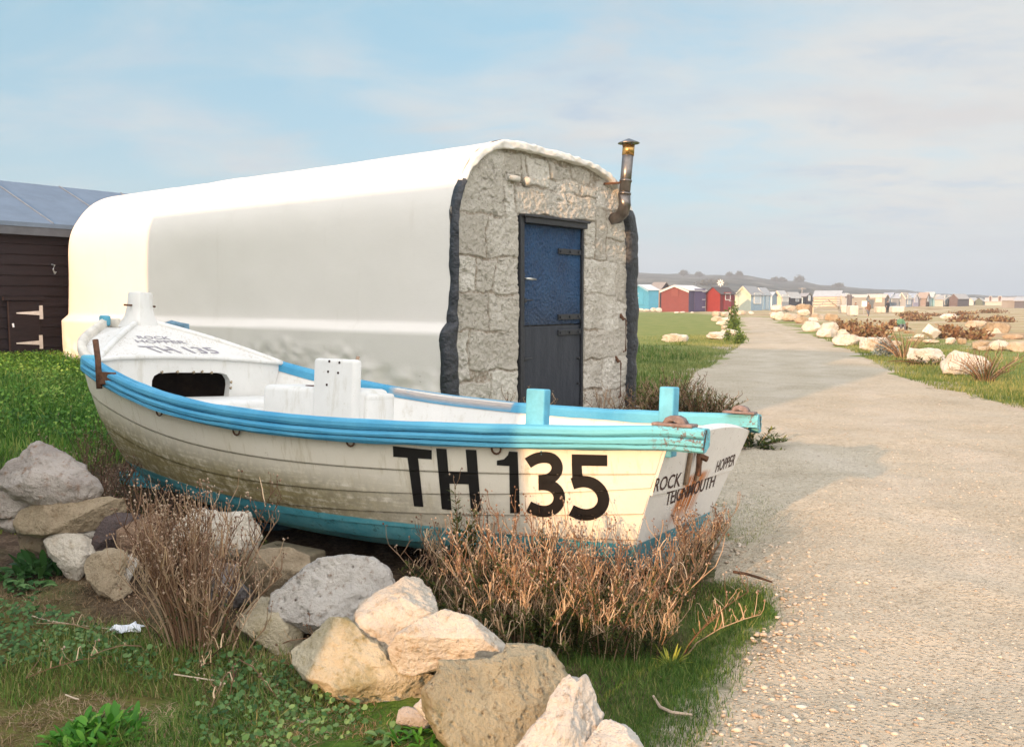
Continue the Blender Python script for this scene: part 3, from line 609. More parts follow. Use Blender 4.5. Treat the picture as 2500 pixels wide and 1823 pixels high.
# --- hull skin
def hull_side(side):
    qs = np.concatenate([np.linspace(0, .9, 110), np.linspace(.906, 1, 26)]); rows = []; at_ = []
    LP = lap(qs)
    for j in range(6):
        fl_s = [0, .05, .3, .6, .9, .962, 1] if j < 5 else list(np.linspace(0, 1, 12)); pts = len(fl_s)
        for k in range(pts):
            f = fl_s[k]; f2 = f if j < 5 else 1 - (1 - f) ** 3
            e = LP[j] + (LP[j + 1] - LP[j]) * f2
            off = (.0005 + .0052 * f) * np.clip(Bg(qs) / .25, .1, 1) * (1 if j < 5 else 1 - f)
            t, b, z = loc(qs, np.maximum(e, 1e-5), side)
            rows.append(bw(t, b + side * off, z - off * .2)); at_.append(np.stack([t, e, z - (.1619 + .0613 * qs)], -1))
            lapm.append(np.full(len(qs), 1.0 if (k == pts - 1 or (k == 0 and j > 0)) else 0.0)); sq.append(qs)
    return np.array(rows), np.array(at_)
hp_ = NT('clinker_hull_paint'); bc = hp_.attr('bc', 'Vector'); bt, be, bz = hp_.sep(bc); co = hp_.coord('Position')
w1 = hp_.noise(co, 3.2, 7, .68); w2 = hp_.noise(co, 22, 6, .75); w3 = hp_.noise(hp_.scale(bc, (2.0, 16, 16)), 2.2, 6, .7)
hc = hp_.ramp(w1, [(.3, (.765, .71, .60)), (.7, (.82, .775, .68))])
mid = hp_.math('MULTIPLY', hp_.rng(bt, .3, 1.9), hp_.rng(hp_.math('ADD', be, hp_.math('MULTIPLY', bt, -.02)), .68, .38))
al_ = hp_.math('MULTIPLY', mid, hp_.rng(hp_.math('ADD', hp_.math('MULTIPLY', w2, .55), hp_.math('MULTIPLY', w3, .55)), .34, .58))
hc = hp_.mix(hp_.math('MULTIPLY', al_, .9), hc, hp_.ramp(w2, [(.35, (.33, .27, .085)), (.6, (.155, .12, .03))]))
hc = hp_.mix(hp_.math('MULTIPLY', hp_.rng(w2, .57, .68), hp_.math('MULTIPLY', hp_.rng(w1, .45, .58), .65)), hc, (.36, .30, .18))
strk = hp_.noise(hp_.scale(bc, (14, 1.2, 1.2)), 2.0, 5, .7)
hc = hp_.mix(hp_.math('MULTIPLY', hp_.rng(strk, .54, .66), .35), hc, (.46, .39, .24))
hc = hp_.mix(hp_.math('MULTIPLY', hp_.math('MULTIPLY', hp_.rng(hp_.noise(co, 45, 5, .8), .64, .72), hp_.rng(bt, 2.0, 3.6)), .8), hc, (.16, .12, .08))
bl = hp_.ramp(w1, [(.32, (.05, .27, .36)), (.5, (.09, .42, .52)), (.68, (.20, .54, .60))])
bl = hp_.mix(hp_.math('MULTIPLY', hp_.rng(w2, .54, .68), .65), bl, (.018, .07, .07))
bl = hp_.mix(hp_.math('MULTIPLY', hp_.rng(w2, .40, .30), .6), bl, (.34, .50, .46))
hc = hp_.mix(hp_.rng(hp_.math('ADD', bz, hp_.math('MULTIPLY', hp_.math('SUBTRACT', w2, .5), .012)), .003, -.003), hc, bl)
lp_ = hp_.rng(hp_.math('ADD', hp_.attr('lap'), hp_.math('MULTIPLY', hp_.math('SUBTRACT', w2, .5), .5)), .80, .97)
hc = hp_.mix(hp_.math('MULTIPLY', lp_, hp_.rng(hp_.math('ADD', bt, hp_.math('MULTIPLY', w3, 1.2)), .4, 2.2, .30, 1.0)), hc, (.045, .03, .014))
hp_.set('Base Color', hc); hp_.bump(hp_.math('ADD', w2, hp_.math('MULTIPLY', hp_.noise(co, 80, 3), .2)), .28, .005); hp_.done(.55, .35)
V, Fq, AT, LA = [], [], [], []
for side in (-1, 1):
    lapm = []; sq = []; G, A = hull_side(side); n0, n1_ = G.shape[:2]; base = sum(len(v) for v in V); ix = base + np.arange(n0 * n1_).reshape(n0, n1_)
    q4 = np.stack([ix[:-1, :-1], ix[1:, :-1], ix[1:, 1:], ix[:-1, 1:]], -1).reshape(-1, 4)
    Fq.append(q4 if side < 0 else q4[:, ::-1]); V.append(G.reshape(-1, 3)); AT.append(A.reshape(-1, 3)); LA.append(np.array(lapm).reshape(-1))
hull = mesh('hull', np.concatenate(V), np.concatenate(Fq), hp_.m, boat, attrs=dict(bc=np.concatenate(AT), lap=np.concatenate(LA)))
near_bvh = BVHTree.FromPolygons([tuple(v) for v in V[0]], [tuple(int(i) for i in f) for f in Fq[0]])
# --- inner skin, sole and keel
cream = NT('cream_deck_paint'); co = cream.coord('Position'); c1 = cream.noise(co, 4, 6, .65); c2 = cream.noise(co, 40, 5, .75)
cc = cream.ramp(c1, [(.3, (.66, .655, .63)), (.7, (.74, .735, .71))]); cc = cream.mix(cream.math('MULTIPLY', cream.rng(c2, .60, .72), .5), cc, (.40, .36, .28)); cc = cream.mix(cream.math('MULTIPLY', cream.rng(cream.noise(cream.scale(co, (6, 6, 1.2)), 2.2, 6, .7), .52, .68), .32), cc, (.42, .38, .28))
cream.set('Base Color', cc); cream.bump(c2, .12, .003); cream.done(.5, .35)
grit = NT('grit_deck_paint'); co = grit.coord('Position'); c1 = grit.noise(co, 5, 7, .75); c2 = grit.noise(co, 70, 5, .8)
cc = grit.mix(grit.math('MULTIPLY', grit.rng(c2, .52, .64), grit.rng(c1, .42, .60)), (.70, .69, .66), (.34, .26, .16))
grit.set('Base Color', cc); grit.bump(c2, .5, .006); grit.done(.8, .2)
lining = flat('dark_cuddy_boards', (.055, .032, .022), .85, .4, 8, .3, 30)
for nm_, q0_, q1_, mt_ in (('inner_skin', .01, .795, cream.m), ('cuddy_lining', .795, .985, lining)):
    Vi, Fi = [], []
    for side in (-1, 1):
        qs = np.linspace(q0_, q1_, 70); es = np.linspace(1.0, .30, 12); QQ, EE = np.meshgrid(qs, es); t, b, z = loc(QQ, EE, side)
        G = bw(t, side * np.maximum(np.abs(b) - .028, .004), z); ix = len(Vi) * G.shape[0] * G.shape[1] + np.arange(G.shape[0] * G.shape[1]).reshape(G.shape[:2])
        q4 = np.stack([ix[:-1, :-1], ix[1:, :-1], ix[1:, 1:], ix[:-1, 1:]], -1).reshape(-1, 4); Fi.append(q4[:, ::-1] if side < 0 else q4); Vi.append(G.reshape(-1, 3))
    mesh(nm_, np.concatenate(Vi), np.concatenate(Fi), mt_, boat, smooth=True)
qs = np.linspace(.01, .79, 50); t, b, z = loc(qs, .36 + 0 * qs, 1); Gs_ = np.array([bw(t, (b - .02) * k, z * 0 + .26 + .06 * qs) for k in np.linspace(-1, 1, 9)])
s = MB(); s.grid(Gs_); part(boat, 'sole', s, cream.m)
s = MB(); qs = np.linspace(.02, .93, 40)
keelV = [[bw(q * B['L'] + .10, bb_, zz_) for bb_, zz_ in ((-.03, .04), (-.028, -.045), (.028, -.045), (.03, .04))] for q in qs]
s.grid(np.array(keelV)); s.add(keelV[0], [(0, 1, 2, 3)]); s.add(keelV[-1], [(3, 2, 1, 0)])
keelm = flat('blue_keel_paint', (.05, .26, .32), .7, .4, 9, .4, 40); part(boat, 'keel', s, keelm)
s = MB(); tq = np.linspace(2.0, 2.75, 16); s.grid(np.array([[bw(t_, b_, .04 - .085 * math.sin(math.pi * min(1, (t_ - 1.97) / .8)) - .01 + (abs(b_ + .55) / .05) ** 2 * .02) for b_ in (-.61, -.58, -.55, -.52, -.49)] for t_ in tq])); part(boat, 'bilge_keel', s, flat('dark_blue_paint', (.02, .10, .17), .6, .5, 20, .3, 40), True)
# stem post
es = np.linspace(0, 1.0, 24); t, b, z = loc(np.ones(24), es, 1); s = MB()
s.grid(np.array([[bw(t_ + .05, 0, z_), bw(t_ + .03, -.035, z_), bw(t_ - .06, -.045, z_)] for t_, z_ in zip(t, z)]), flip=True); s.grid(np.array([[bw(t_ + .05, 0, z_), bw(t_ + .03, .035, z_), bw(t_ - .06, .045, z_)] for t_, z_ in zip(t, z)]))
stemm = flat('worn_white_paint', (.66, .62, .54), .6, .25, 6, .4, 30); part(boat, 'stem_post', s, stemm)
# --- blue gunwales
bp_ = NT('blue_gunwale_paint'); co = bp_.coord('Position'); gt = bp_.sep(bp_.attr('bc', 'Vector'))[0]; gb = bp_.sep(bp_.attr('bc', 'Vector'))[1]
b1 = bp_.noise(co, 4, 6, .65); b2_ = bp_.noise(bp_.scale(bp_.attr('bc', 'Vector'), (3, 40, 40)), 4, 6, .75, .4); b3 = bp_.noise(co, 50, 5, .75)
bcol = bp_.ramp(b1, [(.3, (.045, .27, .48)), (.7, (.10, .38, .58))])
bcol = bp_.mix(bp_.rng(gt, 1.1, .1), bcol, (.15, .47, .56))  # sunlight on the stern end of the rails put into a lighter cyan
crk = bp_.noise(bp_.scale(bp_.attr('bc', 'Vector'), (1.2, 110, 110)), 5, 5, .7, .6)
bcol = bp_.mix(bp_.math('MULTIPLY', bp_.rng(crk, .62, .68), .8), bcol, (.03, .07, .085))
bcol = bp_.mix(bp_.math('MULTIPLY', bp_.rng(b2_, .62, .72), .55), bcol, (.05, .12, .14))
bcol = bp_.mix(bp_.math('MULTIPLY', bp_.rng(b3, .64, .72), .5), bcol, (.35, .55, .60))
gap = bp_.rng(bp_.math('ADD', bp_.attr('groove'), bp_.math('MULTIPLY', bp_.math('SUBTRACT', b3, .5), .6)), .72, .95)
bcol = bp_.mix(gap, bcol, (.018, .03, .028))
bare = bp_.math('MULTIPLY', bp_.attr('bare'), bp_.rng(b1, .25, .4))
bcol = bp_.mix(bare, bcol, bp_.ramp(b2_, [(.3, (.30, .26, .24)), (.7, (.52, .47, .44))]))
bcol = bp_.mix(bp_.math('MULTIPLY', bp_.rng(gt, .10, -.02), bp_.rng(b3, .50, .62)), bcol, (.16, .095, .08))
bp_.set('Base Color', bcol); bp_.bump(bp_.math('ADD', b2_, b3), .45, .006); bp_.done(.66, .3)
PROF = [(-.050, -.060, 0), (-.050, -.012, 0), (-.040, .004, 0), (-.012, .010, 0), (-.004, .004, 1), (.004, .009, 0), (.030, .007, 0), (.040, -.004, 0), (.042, -.020, 0), (.036, -.029, 0), (.026, -.033, 1), (.038, -.038, 0), (.046, -.047, 0), (.044, -.060, 0), (.034, -.066, 1), (.040, -.071, 0), (.040, -.082, 0), (.028, -.090, .8), (.0, -.088, 0)]
def gunwale(side, q0, q1):
    qs = np.linspace(q0, q1, 130); rows = []; aa_ = []; gg = []; bb_ = []
    t, b, z = loc(np.maximum(qs, 0), np.ones(130), 1); t = t + np.minimum(qs, 0) * B['L']
    for (db, dz, gv) in PROF:
        wv = .004 * fbm(np.stack([t * 3.1, t * 0 + db * 60 + dz * 40], -1), 3, 91 + (side > 0))
        k = 1 if side < 0 else 1.0
        far_bare = (sstep(.375, .385, qs) * sstep(.60, .59, qs) if side > 0 else 0 * qs) * (1 if dz > -.03 and db < .02 else 0)
        drop = far_bare * -.012
        rows.append(bw(t, side * (b + db), z + dz + wv + drop)); aa_.append(np.stack([t, t * 0 + db + dz * 2, t * 0 + dz], -1)); gg.append(np.full(130, gv)); bb_.append(far_bare)
    G = np.array(rows); n0, n1_ = G.shape[:2]; ix = np.arange(n0 * n1_).reshape(n0, n1_)
    q4 = np.stack([ix[:-1, :-1], ix[1:, :-1], ix[1:, 1:], ix[:-1, 1:]], -1).reshape(-1, 4); q4 = q4 if side < 0 else q4[:, ::-1]
    Fl = [tuple(f) for f in q4.tolist()] + [tuple(ix[:, 0].tolist()), tuple(ix[::-1, -1].tolist())]
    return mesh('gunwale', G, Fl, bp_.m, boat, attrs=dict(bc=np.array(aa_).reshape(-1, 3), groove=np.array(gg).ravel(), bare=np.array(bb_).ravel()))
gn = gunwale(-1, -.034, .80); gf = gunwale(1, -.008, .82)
blue = flat('blue_post_paint', (.11, .39, .54), .62, .22, 9, .35, 40, spec=.4)
s = MB(); tb0, bb0, zb0 = (float(q) for q in loc(.80, 1., 1)); s.bbox(bw(tb0 - .07, -bb0 - .038, zb0 - .085), TB * .10, BBv * .085, ZB * .100, .02); part(boat, 'gunwale_end', s, blue, True); s = MB(); s.bbox(bw(tb0 + .02, bb0 - .07, zb0 - .085), TB * .16, BBv * .11, ZB * .105, .02); part(boat, 'gunwale_end', s, blue, True)
# bow bulwark capping, stem head and its little blue pads
qs = np.linspace(.80, .995, 24)
for sd in (-1, 1):
    s = MB(); t, b, z = loc(qs, np.ones(24), 1)
    s.grid(np.array([[bw(t_, sd * (b_ + o), z_ + dz_) for o, dz_ in ((.012, -.03), (.014, .004), (-.005, .012), (-.045, .006), (-.05, -.05))] for t_, b_, z_ in zip(t, b, z)]), flip=sd > 0)
    part(boat, 'bulwark_cap', s, stemm, True)
s = MB(); s.bbox(bw(4.36, -.09, 1.055), TB * .06, BBv * .06, ZB * .075, .012); part(boat, 'stem_head', s, blue, True)
s = MB(); s.tube([bw(4.05, .36, 1.0), bw(4.05, .36, 1.075), bw(4.14, .30, 1.09), bw(4.20, .26, 1.07)], [.03, .03, .03, .02], 8); part(boat, 'fairlead', s, flat('blue_grey_iron', (.12, .22, .30), .6, .4, 30, .4), True)
# --- transom of two boards
tp = NT('transom_paint'); co = tp.coord('Position'); tbv = tp.attr('bc', 'Vector'); _, tb_, tz_ = tp.sep(tbv)
t1 = tp.noise(co, 6, 7, .7); t2 = tp.noise(co, 38, 6, .78); stk = tp.noise(tp.scale(tbv, (1, 30, 1.6)), 1.5, 5, .7)
tc = tp.ramp(t1, [(.3, (.66, .64, .61)), (.7, (.75, .735, .70))])
tc = tp.mix(tp.math('MULTIPLY', tp.rng(t2, .60, .68), tp.math('MULTIPLY', tp.rng(tz_, .30, .55), .9)), tc, (.20, .12, .08))
rw = tp.math('MULTIPLY', tp.rng(tb_, -.24, -.16), tp.rng(tb_, .20, .06)); rzm = tp.math('MULTIPLY', tp.rng(tz_, .45, .42), tp.rng(tz_, .16, .28))
tc = tp.mix(tp.math('MULTIPLY', tp.math('MULTIPLY', rw, rzm), tp.rng(stk, .38, .50)), tc, (.46, .15, .03))
tc = tp.mix(tp.rng(tp.math('ADD', tz_, tp.math('MULTIPLY', tp.math('SUBTRACT', t2, .5), .02)), .168, .158), tc, tp.ramp(t2, [(.3, (.05, .20, .27)), (.7, (.14, .36, .43))]))
tp.set('Base Color', tc); tp.bump(t2, .4, .006); tp.done(.65, .3)
TPX = [(1500 + x / 3.305, 900 + y / 3.305) for x, y in ((300, 1008), (545, 948), (660, 893), (950, 800))]
def t_rake(z): return B['rake'] * (1 - (z / Hg(0.)))
tn_ = bw(float(t_rake(0)), 0, 0) - bw(float(t_rake(.68)), 0, .68); tn_ /= np.linalg.norm(tn_); TNV = np.cross(tn_, BBv); TNV /= np.linalg.norm(TNV)
if TNV @ TB > 0: TNV = -TNV
TO = bw(float(t_rake(.4)), 0, .4)
def on_transom(u, v, out=0.0):
    r = ray(u, v); k = ((TO + TNV * out - CAM) @ TNV) / (r @ TNV); return CAM + r * k
def to_local(P):
    d = np.asarray(P) - np.array([BO[0], BO[1], 0.]); b2 = d @ RR3; return d @ AX3, b2 * CH - d[..., 2] * SH, d[..., 2] * CH + b2 * SH
def tpoint(b, z, out=0.0): return bw(float(t_rake(z)), b, z) + TNV * out
seam_pts = sorted([(float(to_local(on_transom(*q))[1]), float(to_local(on_transom(*q))[2])) for q in TPX])
sb_, sz_ = [q[0] for q in seam_pts], [q[1] for q in seam_pts]
def seam_z(b): return float(np.interp(b, sb_, sz_))
def t_half(z): return float(Bg(0.) * max((z - Kz(0.)) / (Hg(0.) - Kz(0.)), 1e-4) ** pw(0.))
HT = float(Hg(0.))
def board(z0f, z1f, out, thick, nz=26, nb=40):
    Gf = []; AA = []
    for i in range(nz):
        row = []
        for j in range(nb):
            f = -1 + 2 * j / (nb - 1)
            # width at this level, then the level itself bent along the seam
            zmid = .5; bq0 = f * t_half(max(.03, min(HT, z0f(f * .6) + (z1f(f * .6) - z0f(f * .6)) * i / (nz - 1))))
            z = z0f(bq0) + (z1f(bq0) - z0f(bq0)) * i / (nz - 1); b = f * t_half(max(z if z < HT else HT, .02)); row.append(tpoint(b, z, out)); AA.append((0, b, z))
        Gf.append(row)
    return np.array(Gf), AA
def mk_board(name, z0f, z1f, out, thick):
    Gf, AA = board(z0f, z1f, out, thick); n0, n1_ = Gf.shape[:2]; Gb = Gf - TNV * thick
    Vv = np.concatenate([Gf.reshape(-1, 3), Gb.reshape(-1, 3)]); ix = np.arange(n0 * n1_).reshape(n0, n1_)
    q4 = np.stack([ix[:-1, :-1], ix[1:, :-1], ix[1:, 1:], ix[:-1, 1:]], -1).reshape(-1, 4)
    ring = list(ix[0, :]) + list(ix[1:, -1]) + list(ix[-1, -2::-1]) + list(ix[-2:0:-1, 0]); m_ = n0 * n1_
    Fl = [tuple(f) for f in q4.tolist()] + [tuple(int(i) + m_ for i in f[::-1]) for f in q4.tolist()] + [(int(a), int(b), int(b) + m_, int(a) + m_) for a, b in zip(ring, ring[1:] + ring[:1])]
    return mesh(name, Vv, Fl, tp.m, boat, attrs=dict(bc=np.array(AA + AA)))
tr_lo = mk_board('transom', lambda b: .012, lambda b: seam_z(b) + .004, .004, .04)
tr_up = mk_board('transom_board', lambda b: seam_z(b), lambda b: HT - .075 + .045 * (1 - (b / .66) ** 2), .014, .05)
# rudder battens, fittings, posts
wood = flat('weathered_batten', (.30, .215, .15), .85, .3, 20, .5, 90)
def q6(x, y): return (1500 + x / 3.305, 900 + y / 3.305)
for (a, b_) in (((622, 590), (566, 930)), ((718, 572), (652, 898))):
    pa, pb = on_transom(*q6(*a), .016), on_transom(*q6(*b_), .016); s = MB(); s.bbox(pb - BBv * .020, BBv * .040, pa - pb, TNV * .012, .003); part(boat, 'rudder_batten', s, wood)
s = MB(); pa = on_transom(*q6(672, 640), .016); s.bbox(pa - BBv * .02 - ZB * .12, BBv * .035, ZB * .2, TNV * .02, .006); s.tube([pa - ZB * .03, pa - ZB * .03 + TNV * .05], .014, 6); part(boat, 'gudgeon', s, rusty)
for (t_, b_) in ((.0, -.66), (.08, .645)):
    z0 = float(Hg(0.)) + .008; s = MB(); s.bbox(bw(t_ - .10, b_ - .045, z0), TB * .17, BBv * .085, ZB * .014, .005)
    s.prism([bw(t_ + q, b_ - .032, z0 + z_) for q, z_ in ((-.07, .005), (-.052, .034), (-.03, .044), (-.005, .044), (.016, .034), (.032, .005), (.008, .005), (.0, .016), (-.018, .022), (-.034, .016), (-.042, .005))], BBv * .06)
    part(boat, 'fairlead', s, flat('rusty_red_fitting', (.20, .15, .14), .75, .45, 40, .6, 70), True)
def post(u0, v0, u1, v1, t_, b_, w_, d_, h_):
    s = MB(); z0 = float(Hg(t_ / B['L'])) - .12; s.bbox(bw(t_ - w_ / 2, b_, z0), TB * w_, BBv * d_, ZB * (h_ + .12), .007); part(boat, 'stern_post', s, blue, True)
def boat_at(u, v, b):
    o = bw(0, b, .7); r = ray(u, v); k = ((o - CAM) @ RR3) / (r @ RR3); P = CAM + r * k; return [float(q) for q in to_local(P)]
tA = boat_at(1331, 1040, -.71); bq1 = float(Bg(tA[0] / B['L'])); post(0, 0, 0, 0, tA[0], -bq1 + .03, .088, .06, boat_at(1331, 953, -.9)[2] - float(Hg(tA[0] / B['L'])))
tA = boat_at(1622, 1042, -.66); post(0, 0, 0, 0, tA[0] + .0, -float(Bg(max(tA[0], 0) / B['L'])) + .03, .062, .075, boat_at(1620, 944, -.64)[2] - float(Hg(max(tA[0], 0) / B['L'])))
# thole pin with bracket on the near rail, eyes along the rail
tA = boat_at(270, 965, -.86)[0]; qA = tA / B['L']; bA = float(Bg(qA)); zA = float(Hg(qA))
s = MB(); s.tube([bw(tA, -bA - .055, zA - .10), bw(tA + .02, -bA - .055, zA + .06), bw(tA + .055, -bA - .05, zA + .17)], .017, 8); part(boat, 'thole_pin', s, rusty, True)
s = MB(); s.bbox(bw(tA - .13, -bA - .062, zA - .075), TB * .13, BBv * .016, ZB * .07, .004); part(boat, 'pin_bracket', s, rusty)
for (u, v) in ((395, 1000), (583, 1046), (861, 1072), (1216, 1090)):
    h = near_bvh.ray_cast(Vector(CAM), Vector(ray(u, v)).normalized())
    if h[0] is None: continue
    c = np.array(h[0]) - RR3 * .004; s = MB()
    s.tube([c + .022 * (AX3 * math.cos(a) + np.array([0, 0, 1.]) * (math.sin(a) - .3)) - RR3 * .012 for a in np.linspace(0, 2 * math.pi, 13)], .0045, 5); part(boat, 'rail_eye', s, rusty, True)
# --- cuddy
tc0 = 3.5; win = [(-.36, .60), (-.36, .71), (-.345, .74), (-.31, .757), (-.2, .762), (.19, .762), (.245, .75), (.275, .715), (.28, .68), (.27, .60)]
qc = tc0 / B['L']; zg = float(Hg(qc)); bgc = float(Bg(qc)) - .03
top = [(-bgc, zg - .01), (-.62, zg + .01), (-.30, zg + .022), (.12, zg + .022), (.45, zg + .012), (bgc, zg - .005)]
sec_ = [tuple(float(q) for q in loc(qc, e_, 1)[1:]) for e_ in (.92, .8, .68, .56, .46)]
outer = [(-(b_ - .035), z_) for b_, z_ in sec_[::-1]] + top + [(b_ - .035, z_) for b_, z_ in sec_]
bm = bmesh.new()
def wire(pts, t_): 
    vs_ = [bm.verts.new(bw(t_, b_, z_)) for b_, z_ in pts]
    return [bm.edges.new((vs_[i], vs_[(i + 1) % len(vs_)])) for i in range(len(vs_))]
ed = wire(outer, tc0) + wire(win, tc0); bmesh.ops.triangle_fill(bm, edges=ed, use_beauty=True)
ext = bmesh.ops.extrude_face_region(bm, geom=bm.faces[:])
for v in ext['geom']:
    if isinstance(v, bmesh.types.BMVert): v.co += Vector(TB * .045)
bmesh.ops.recalc_face_normals(bm, faces=bm.faces[:]); bm.verts.index_update()
s = MB(); s.add([tuple(v.co) for v in bm.verts], [[v.index for v in f.verts] for f in bm.faces]); bm.free()
cud = part(boat, 'cuddy_bulkhead', s, cream.m)
putty = flat('old_putty', (.30, .24, .16), .9, .5, 60)
for i, (b_, z_) in enumerate(((-.18, .768), (-.05, .766), (.02, .77), (.10, .764), (.275, .70), (.272, .66), (-.30, .765))): s = MB(); s.tube([bw(tc0 - .012, b_, z_ - .006), bw(tc0 - .012, b_ + .01, z_ + .006)], [.010, .005], 6); part(cud, 'putty_lump', s, putty)
# foredeck: aft facet and two wings rising to the samson post
ap0, ap1 = bw(4.04, -.07, 1.085), bw(4.04, .07, 1.09)
aft = [bw(tc0 - .012, b_, z_ + .004) for b_, z_ in top]
s = MB(); n_ = 22; Gd = []
for i in range(n_):
    f = i / (n_ - 1); row = []
    for j in range(31):
        g_ = j / 30; lo_ = np.array([np.interp(g_ * 5, range(6), [q[k] for q in aft]) for k in range(3)]); hi_ = ap0 + (ap1 - ap0) * g_
        p_ = lo_ + (hi_ - lo_) * f; p_ = p_ + ZB * (.028 * math.sin(math.pi * f) * (abs(2 * g_ - 1) ** 3) - .012 * math.sin(math.pi * f)); row.append(p_)
    Gd.append(row)
Gd = np.array(Gd); s.grid(Gd); dk = part(boat, 'foredeck', s, grit.m, True)
deck_bvh = BVHTree.FromPolygons([tuple(v) for v in s.V], s.F)
s = MB()
for sd, ej in ((-1, 0), (1, 30)):
    edge_ = Gd[:, ej]; tq_ = np.linspace(tc0, 4.12, n_)
    row2 = [bw(t_, sd * max(float(Bg(t_ / B['L'])) - .035, .02), float(Hg(t_ / B['L'])) - .035) for t_ in tq_]
    s.grid(np.array([edge_, .5 * (edge_ + np.array(row2)) - ZB * .0, row2]), flip=sd < 0)
t2 = np.linspace(4.04, 4.36, 8); s.grid(np.array([[bw(t_, f * max(float(Bg(t_ / B['L'])) - .03, .02), float(Hg(t_ / B['L'])) - .04 + (1 - abs(f)) * .05 * (4.36 - t_) / .32) for f in np.linspace(-1, 1, 9)] for t_ in t2]), flip=True)
part(boat, 'side_deck', s, grit.m, True)
s = MB()
for ej in (0, 30): s.tube([q + ZB * .0 for q in Gd[:, ej]], .020, 8)
s.tube([q for q in Gd[0, :]], .014, 8); part(boat, 'deck_rim', s, cream.m, True)
s = MB(); prof = [(.11, 1.05), (.078, 1.13), (.066, 1.20), (.064, 1.285)]
rows = [[bw(4.10 + a * w_, b_ * w_, z_) for a, b_ in ((-1, -.75), (-.75, -1), (.75, -1), (1, -.75), (1, .75), (.75, 1), (-.75, 1), (-1, .75), (-1, -.75))] for w_, z_ in prof + [(.055, 1.297)]]
s.grid(np.array(rows)); s.add(rows[-1][:-1], [tuple(range(8))]); sam = part(boat, 'samson_post', s, cream.m, True)
s = MB(); s.tube([bw(4.10, -.125, 1.20), bw(4.10, .125, 1.206)], .0075, 6); part(sam, 'cross_pin', s, rusty, True)
# bench under the window
s = MB(); s.bbox(bw(3.02, -.56, .36), TB * .46, BBv * 1.12, ZB * .245, .04); s.bbox(bw(2.99, -.54, .52), TB * .05, BBv * 1.08, ZB * .035, .015); part(boat, 'bench', s, cream.m, True)
# engine casing with its upright and the pillar behind
s = MB(); s.bbox(bw(2.02, -.20, .25), TB * .70, BBv * .34, ZB * .475, .035); cas = part(boat, 'engine_casing', s, cream.m, True)
s = MB(); s.bbox(bw(2.005, -.215, .30), TB * .305, BBv * .075, ZB * .595, .022); pan = part(boat, 'control_panel', s, cream.m, True)
hole = flat('bolt_hole_rust', (.03, .012, .01), .9, .3)
for (u, v) in ((800, 882), (825, 885), (798.5, 907), (823, 910), (797, 939)):
    tt_ = boat_at(u, v, -.215); s = MB(); s.tube([bw(tt_[0], -.2175, tt_[2]), bw(tt_[0], -.21, tt_[2])], .007, 8); part(pan, 'bolt_hole', s, hole)
s = MB(); th_ = np.linspace(0, 2 * math.pi, 21); s.tube([bw(2.42 + .07 * math.cos(a), -.06 + .045 * math.sin(a), .7262) for a in th_], .0035, 4); part(cas, 'filler_cap', s, rusty)
s = MB(); gl0 = boat_at(860, 915, -.12); gl1 = boat_at(870, 870, -.12); s.tube([bw(gl0[0] + .02, -.12, .45), bw(gl0[0], -.12, gl0[2]), bw(gl1[0], -.12, gl1[2])], .011, 7); part(boat, 'gear_lever', s, flat('brown_tube', (.34, .24, .17), .6, .2), True)
pl = boat_at(899, 962, -.10); pt_ = pl[0]; pz_ = pl[2]; s = MB(); s.bbox(bw(pt_, -.10, pz_ - .055), TB * .26, BBv * .26, ZB * .055, .02); s.bbox(bw(pt_, -.10, .25), TB * .06, BBv * .26, ZB * (pz_ - .27), .02); s.bbox(bw(pt_ + .20, -.06, .25), TB * .05, BBv * .2, ZB * (pz_ - .27), .01); part(boat, 'arched_pillar', s, cream.m, True)
# aft platform and far side locker
s = MB(); s.bbox(bw(.26, -.50, .24), TB * 1.04, BBv * 1.05, ZB * .32, .05); part(boat, 'aft_platform', s, cream.m, True)
# --- the registration letters
ink = NT('black_letter_film'); ink.set('Base Color', (.012, .011, .011)); ink.done(.38, .45)
def stroke(cl, hw):
    cl = np.array(cl, float); n = 40
    s_ = np.concatenate([[0], np.cumsum(np.linalg.norm(np.diff(cl, axis=0), axis=1))]); xs = _spl(s_, cl[:, 0], np.linspace(0, s_[-1], n)); ys_ = _spl(s_, cl[:, 1], np.linspace(0, s_[-1], n)); P = np.stack([xs, ys_], -1)
    T_ = np.gradient(P, axis=0); T_ /= np.linalg.norm(T_, axis=1, keepdims=True); Nn = np.stack([-T_[:, 1], T_[:, 0]], -1); return P + Nn * hw, P - Nn * hw
def strip_poly(cl, hw, cut0=None, cut1=None):
    a, b_ = stroke(cl, hw); return [list(a[i]) + list(a[i + 1]) + list(b_[i + 1]) + list(b_[i]) for i in range(len(a) - 1)]
quads = []
def poly(*p): quads.append([(x, y) for x, y in p])
poly((248, 472), (463, 494), (463, 545), (250, 531)); poly((328, 530), (386, 530), (417, 808), (365, 804))
poly((487, 484), (545, 488), (573, 826), (519, 820)); poly((650, 491), (710, 494), (736, 838), (680, 833)); poly((500, 611), (700, 614), (706, 684), (505, 677))
poly((890, 501), (938, 504), (951, 844), (896, 842)); poly((823, 552), (862, 545), (884, 522), (890, 501), (905, 560), (890, 582), (823, 578))
def quads_from(cl, hw):
    a, b_ = stroke(cl, hw)
    for i in range(len(a) - 1): quads.append([tuple(a[i]), tuple(a[i + 1]), tuple(b_[i + 1]), tuple(b_[i])])
quads_from([(994, 566), (1030, 545), (1085, 534), (1135, 548), (1156, 588), (1140, 632), (1100, 657), (1053, 662)], 31)
quads_from([(1053, 684), (1110, 688), (1150, 712), (1168, 760), (1150, 806), (1105, 831), (1050, 828), (998, 806)], 32)
poly((1053, 632), (1085, 640), (1095, 690), (1053, 716))
